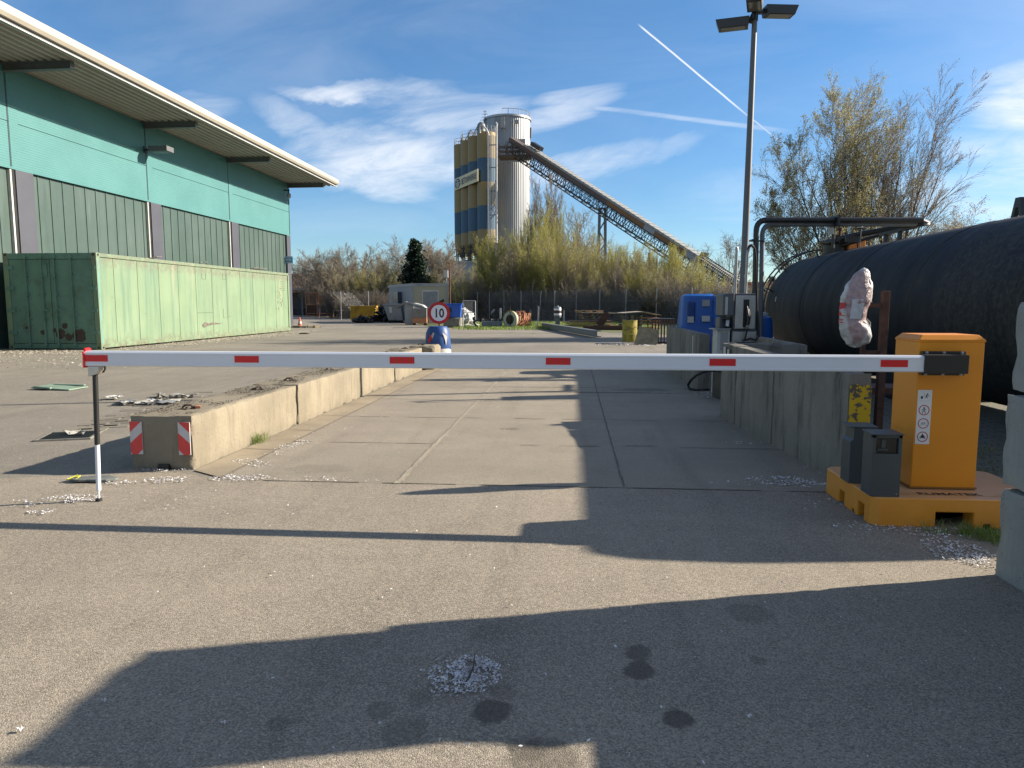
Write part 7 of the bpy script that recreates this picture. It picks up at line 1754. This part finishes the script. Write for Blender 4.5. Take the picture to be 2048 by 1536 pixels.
# ================================================================ SKY, SUN, CAMERA
w = bpy.data.worlds.new('World'); sc.world = w; w.use_nodes = True; nt = w.node_tree
SUNV = Vector((2.15, .61, 1.0)).normalized(); EL = math.asin(SUNV.z); AZ = math.atan2(SUNV.x, SUNV.y)
class W_(NT):
    def __init__(s): s.nt = nt; s.N = nt.nodes; s.L = nt.links
t = W_(); bg = t.N['Background']; sky = t.N.new('ShaderNodeTexSky'); sky.sky_type = 'NISHITA'; sky.sun_disc = False
sky.sun_elevation = EL; sky.sun_rotation = AZ; sky.air_density = 1.0; sky.dust_density = .05; sky.ozone_density = 3.6; sky.altitude = 100
tc = t.N.new('ShaderNodeTexCoord'); x, y, z = t.xyz(tc.outputs['Generated'])
xc = x*math.cos(YAW)+y*math.sin(YAW); yc = (y*math.cos(YAW)-x*math.sin(YAW)).mx(.05)
a = xc/yc; b = z/yc       # gnomonic chart of the sky centred up the road
def ch(sa, sb, rot, off=0):
    c = t.N.new('ShaderNodeCombineXYZ'); t.L.new((a*sa).k, c.inputs[0]); t.L.new((b*sb+a*rot).k, c.inputs[1]); c.inputs[2].default_value = off; return c.outputs[0]
n1 = t.noise(ch(2.6, 9, -1.0), 1.0, 9, .60, .9); n2 = t.noise(ch(1.1, 3.2, .4, 3.1), 1.0, 6, .55, .5); n3 = t.noise(ch(7, 26, -4.0, 7.0), 1.0, 7, .66, .6)
wx = (n2-.5)*.22; wy = (n1-.5)*.12
def blob(u, v, ru, rv, k, tilt=0):
    ua, vb = (u-1024)/FPX, (608-v)/FPX; da = a-ua+wx; db = b-vb+wy-(a-ua)*tilt
    d = (da/(ru/FPX)); e = (db/(rv/FPX)); return (d*d+e*e).ss(1.0, .0)*k
cl = blob(830, 320, 310, 78, .95, .04)
for bb in ((790,210,240,30,.85,-.10),(740,368,210,42,.85,-.05),(930,240,200,50,.7,-.1),(1110,240,150,42,.6,.35),(1150,345,210,40,.65,.25),(2050,215,170,90,1.0,-.05),(2040,330,190,60,.9,-.12),(1990,400,240,45,.75,.0),(450,225,90,36,.45,.1),(1340,310,100,30,.35,.3),(630,270,120,50,.5,-.5),(1560,400,300,70,.28,0),(700,450,260,60,.12,0),(350,120,130,60,.10,.3),(2300,250,200,200,.9,0),(-300,350,500,120,.6,.1)):
    cl = cl.mx(blob(*bb))
tex = (n1*.5+n3*.5).ss(.34, .68)
cloud = (cl*(tex*.9+.12)).cl()
def streak(u0, v0, u1, v1, wpx, k, soft=.3):
    A_ = ((u0-1024)/FPX, (608-v0)/FPX); B_ = ((u1-1024)/FPX, (608-v1)/FPX); dx, dy = B_[0]-A_[0], B_[1]-A_[1]; L_ = math.hypot(dx, dy); dx /= L_; dy /= L_
    s = (a-A_[0])*dx+(b-A_[1])*dy; q = ((a-A_[0])*(-dy)+(b-A_[1])*dx+(n3-.5)*wpx*.8/FPX).ab()
    return q.ss(wpx/FPX, wpx*.2/FPX)*s.ss(-.003, .012)*s.ss(L_+.01, L_-.06)*k
con = streak(1264,77,1500,262,2.6,.95).mx(streak(1480,246,1575,318,2.4,.5)).mx(streak(1170,229,1575,277,7,.36)*(n3.ss(.3,.6)*.6+.4))
veil = (n2*.5+n1*.5).ss(.42, .75)*.15
f = (cloud.mx(veil)).mx(con).cl()*.9
skyc = t.mix(.0, sky.outputs[0], (1,1,1)); bright = (6.6,6.8,7.1)
hs = t.N.new('ShaderNodeHueSaturation'); hs.inputs['Saturation'].default_value = 1.15; hs.inputs['Value'].default_value = 1.0; t.L.new(sky.outputs[0], hs.inputs['Color'])
hcol = t.mix(z.ss(.48, .02)*.95, hs.outputs[0], t.mix(1.0, hs.outputs[0], (.74,.83,.92), 'MULTIPLY'))
col = t.mix(f, hcol, bright)
# added warm fill for the shade: sun glow, veils behind and overhead, all unseen
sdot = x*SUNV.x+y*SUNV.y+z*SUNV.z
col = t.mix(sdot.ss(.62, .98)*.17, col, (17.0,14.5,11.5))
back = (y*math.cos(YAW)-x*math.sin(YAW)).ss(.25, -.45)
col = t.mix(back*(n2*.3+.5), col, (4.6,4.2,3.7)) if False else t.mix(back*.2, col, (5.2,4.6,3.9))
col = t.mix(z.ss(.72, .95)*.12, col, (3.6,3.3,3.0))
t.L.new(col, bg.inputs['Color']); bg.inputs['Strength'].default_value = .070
sd_ = bpy.data.lights.new('sun', 'SUN'); sd_.energy = 5.0; sd_.angle = R(.53); sd_.color = (1.0, .89, .74)
so = bpy.data.objects.new('sun', sd_); COL.objects.link(so); so.rotation_euler = (-SUNV).to_track_quat('-Z', 'Y').to_euler(); so.location = (60, 20, 40)
cd = bpy.data.cameras.new('camera'); cam = bpy.data.objects.new('camera', cd); COL.objects.link(cam); sc.camera = cam
cd.sensor_fit = 'HORIZONTAL'; cd.sensor_width = 36; cd.lens = 36*FPX/2048; cd.clip_start = .05; cd.clip_end = 5000
cam.location = (0, 0, EYE); cam.rotation_euler = (R(90)-PIT, 0, YAW)
sc.view_settings.view_transform = 'Standard'; sc.view_settings.look = 'None'; sc.view_settings.exposure = 1.22; sc.view_settings.gamma = 1
sc.render.film_transparent = False
sc.cycles.max_bounces = 6; sc.cycles.transparent_max_bounces = 8; sc.cycles.use_denoising = True
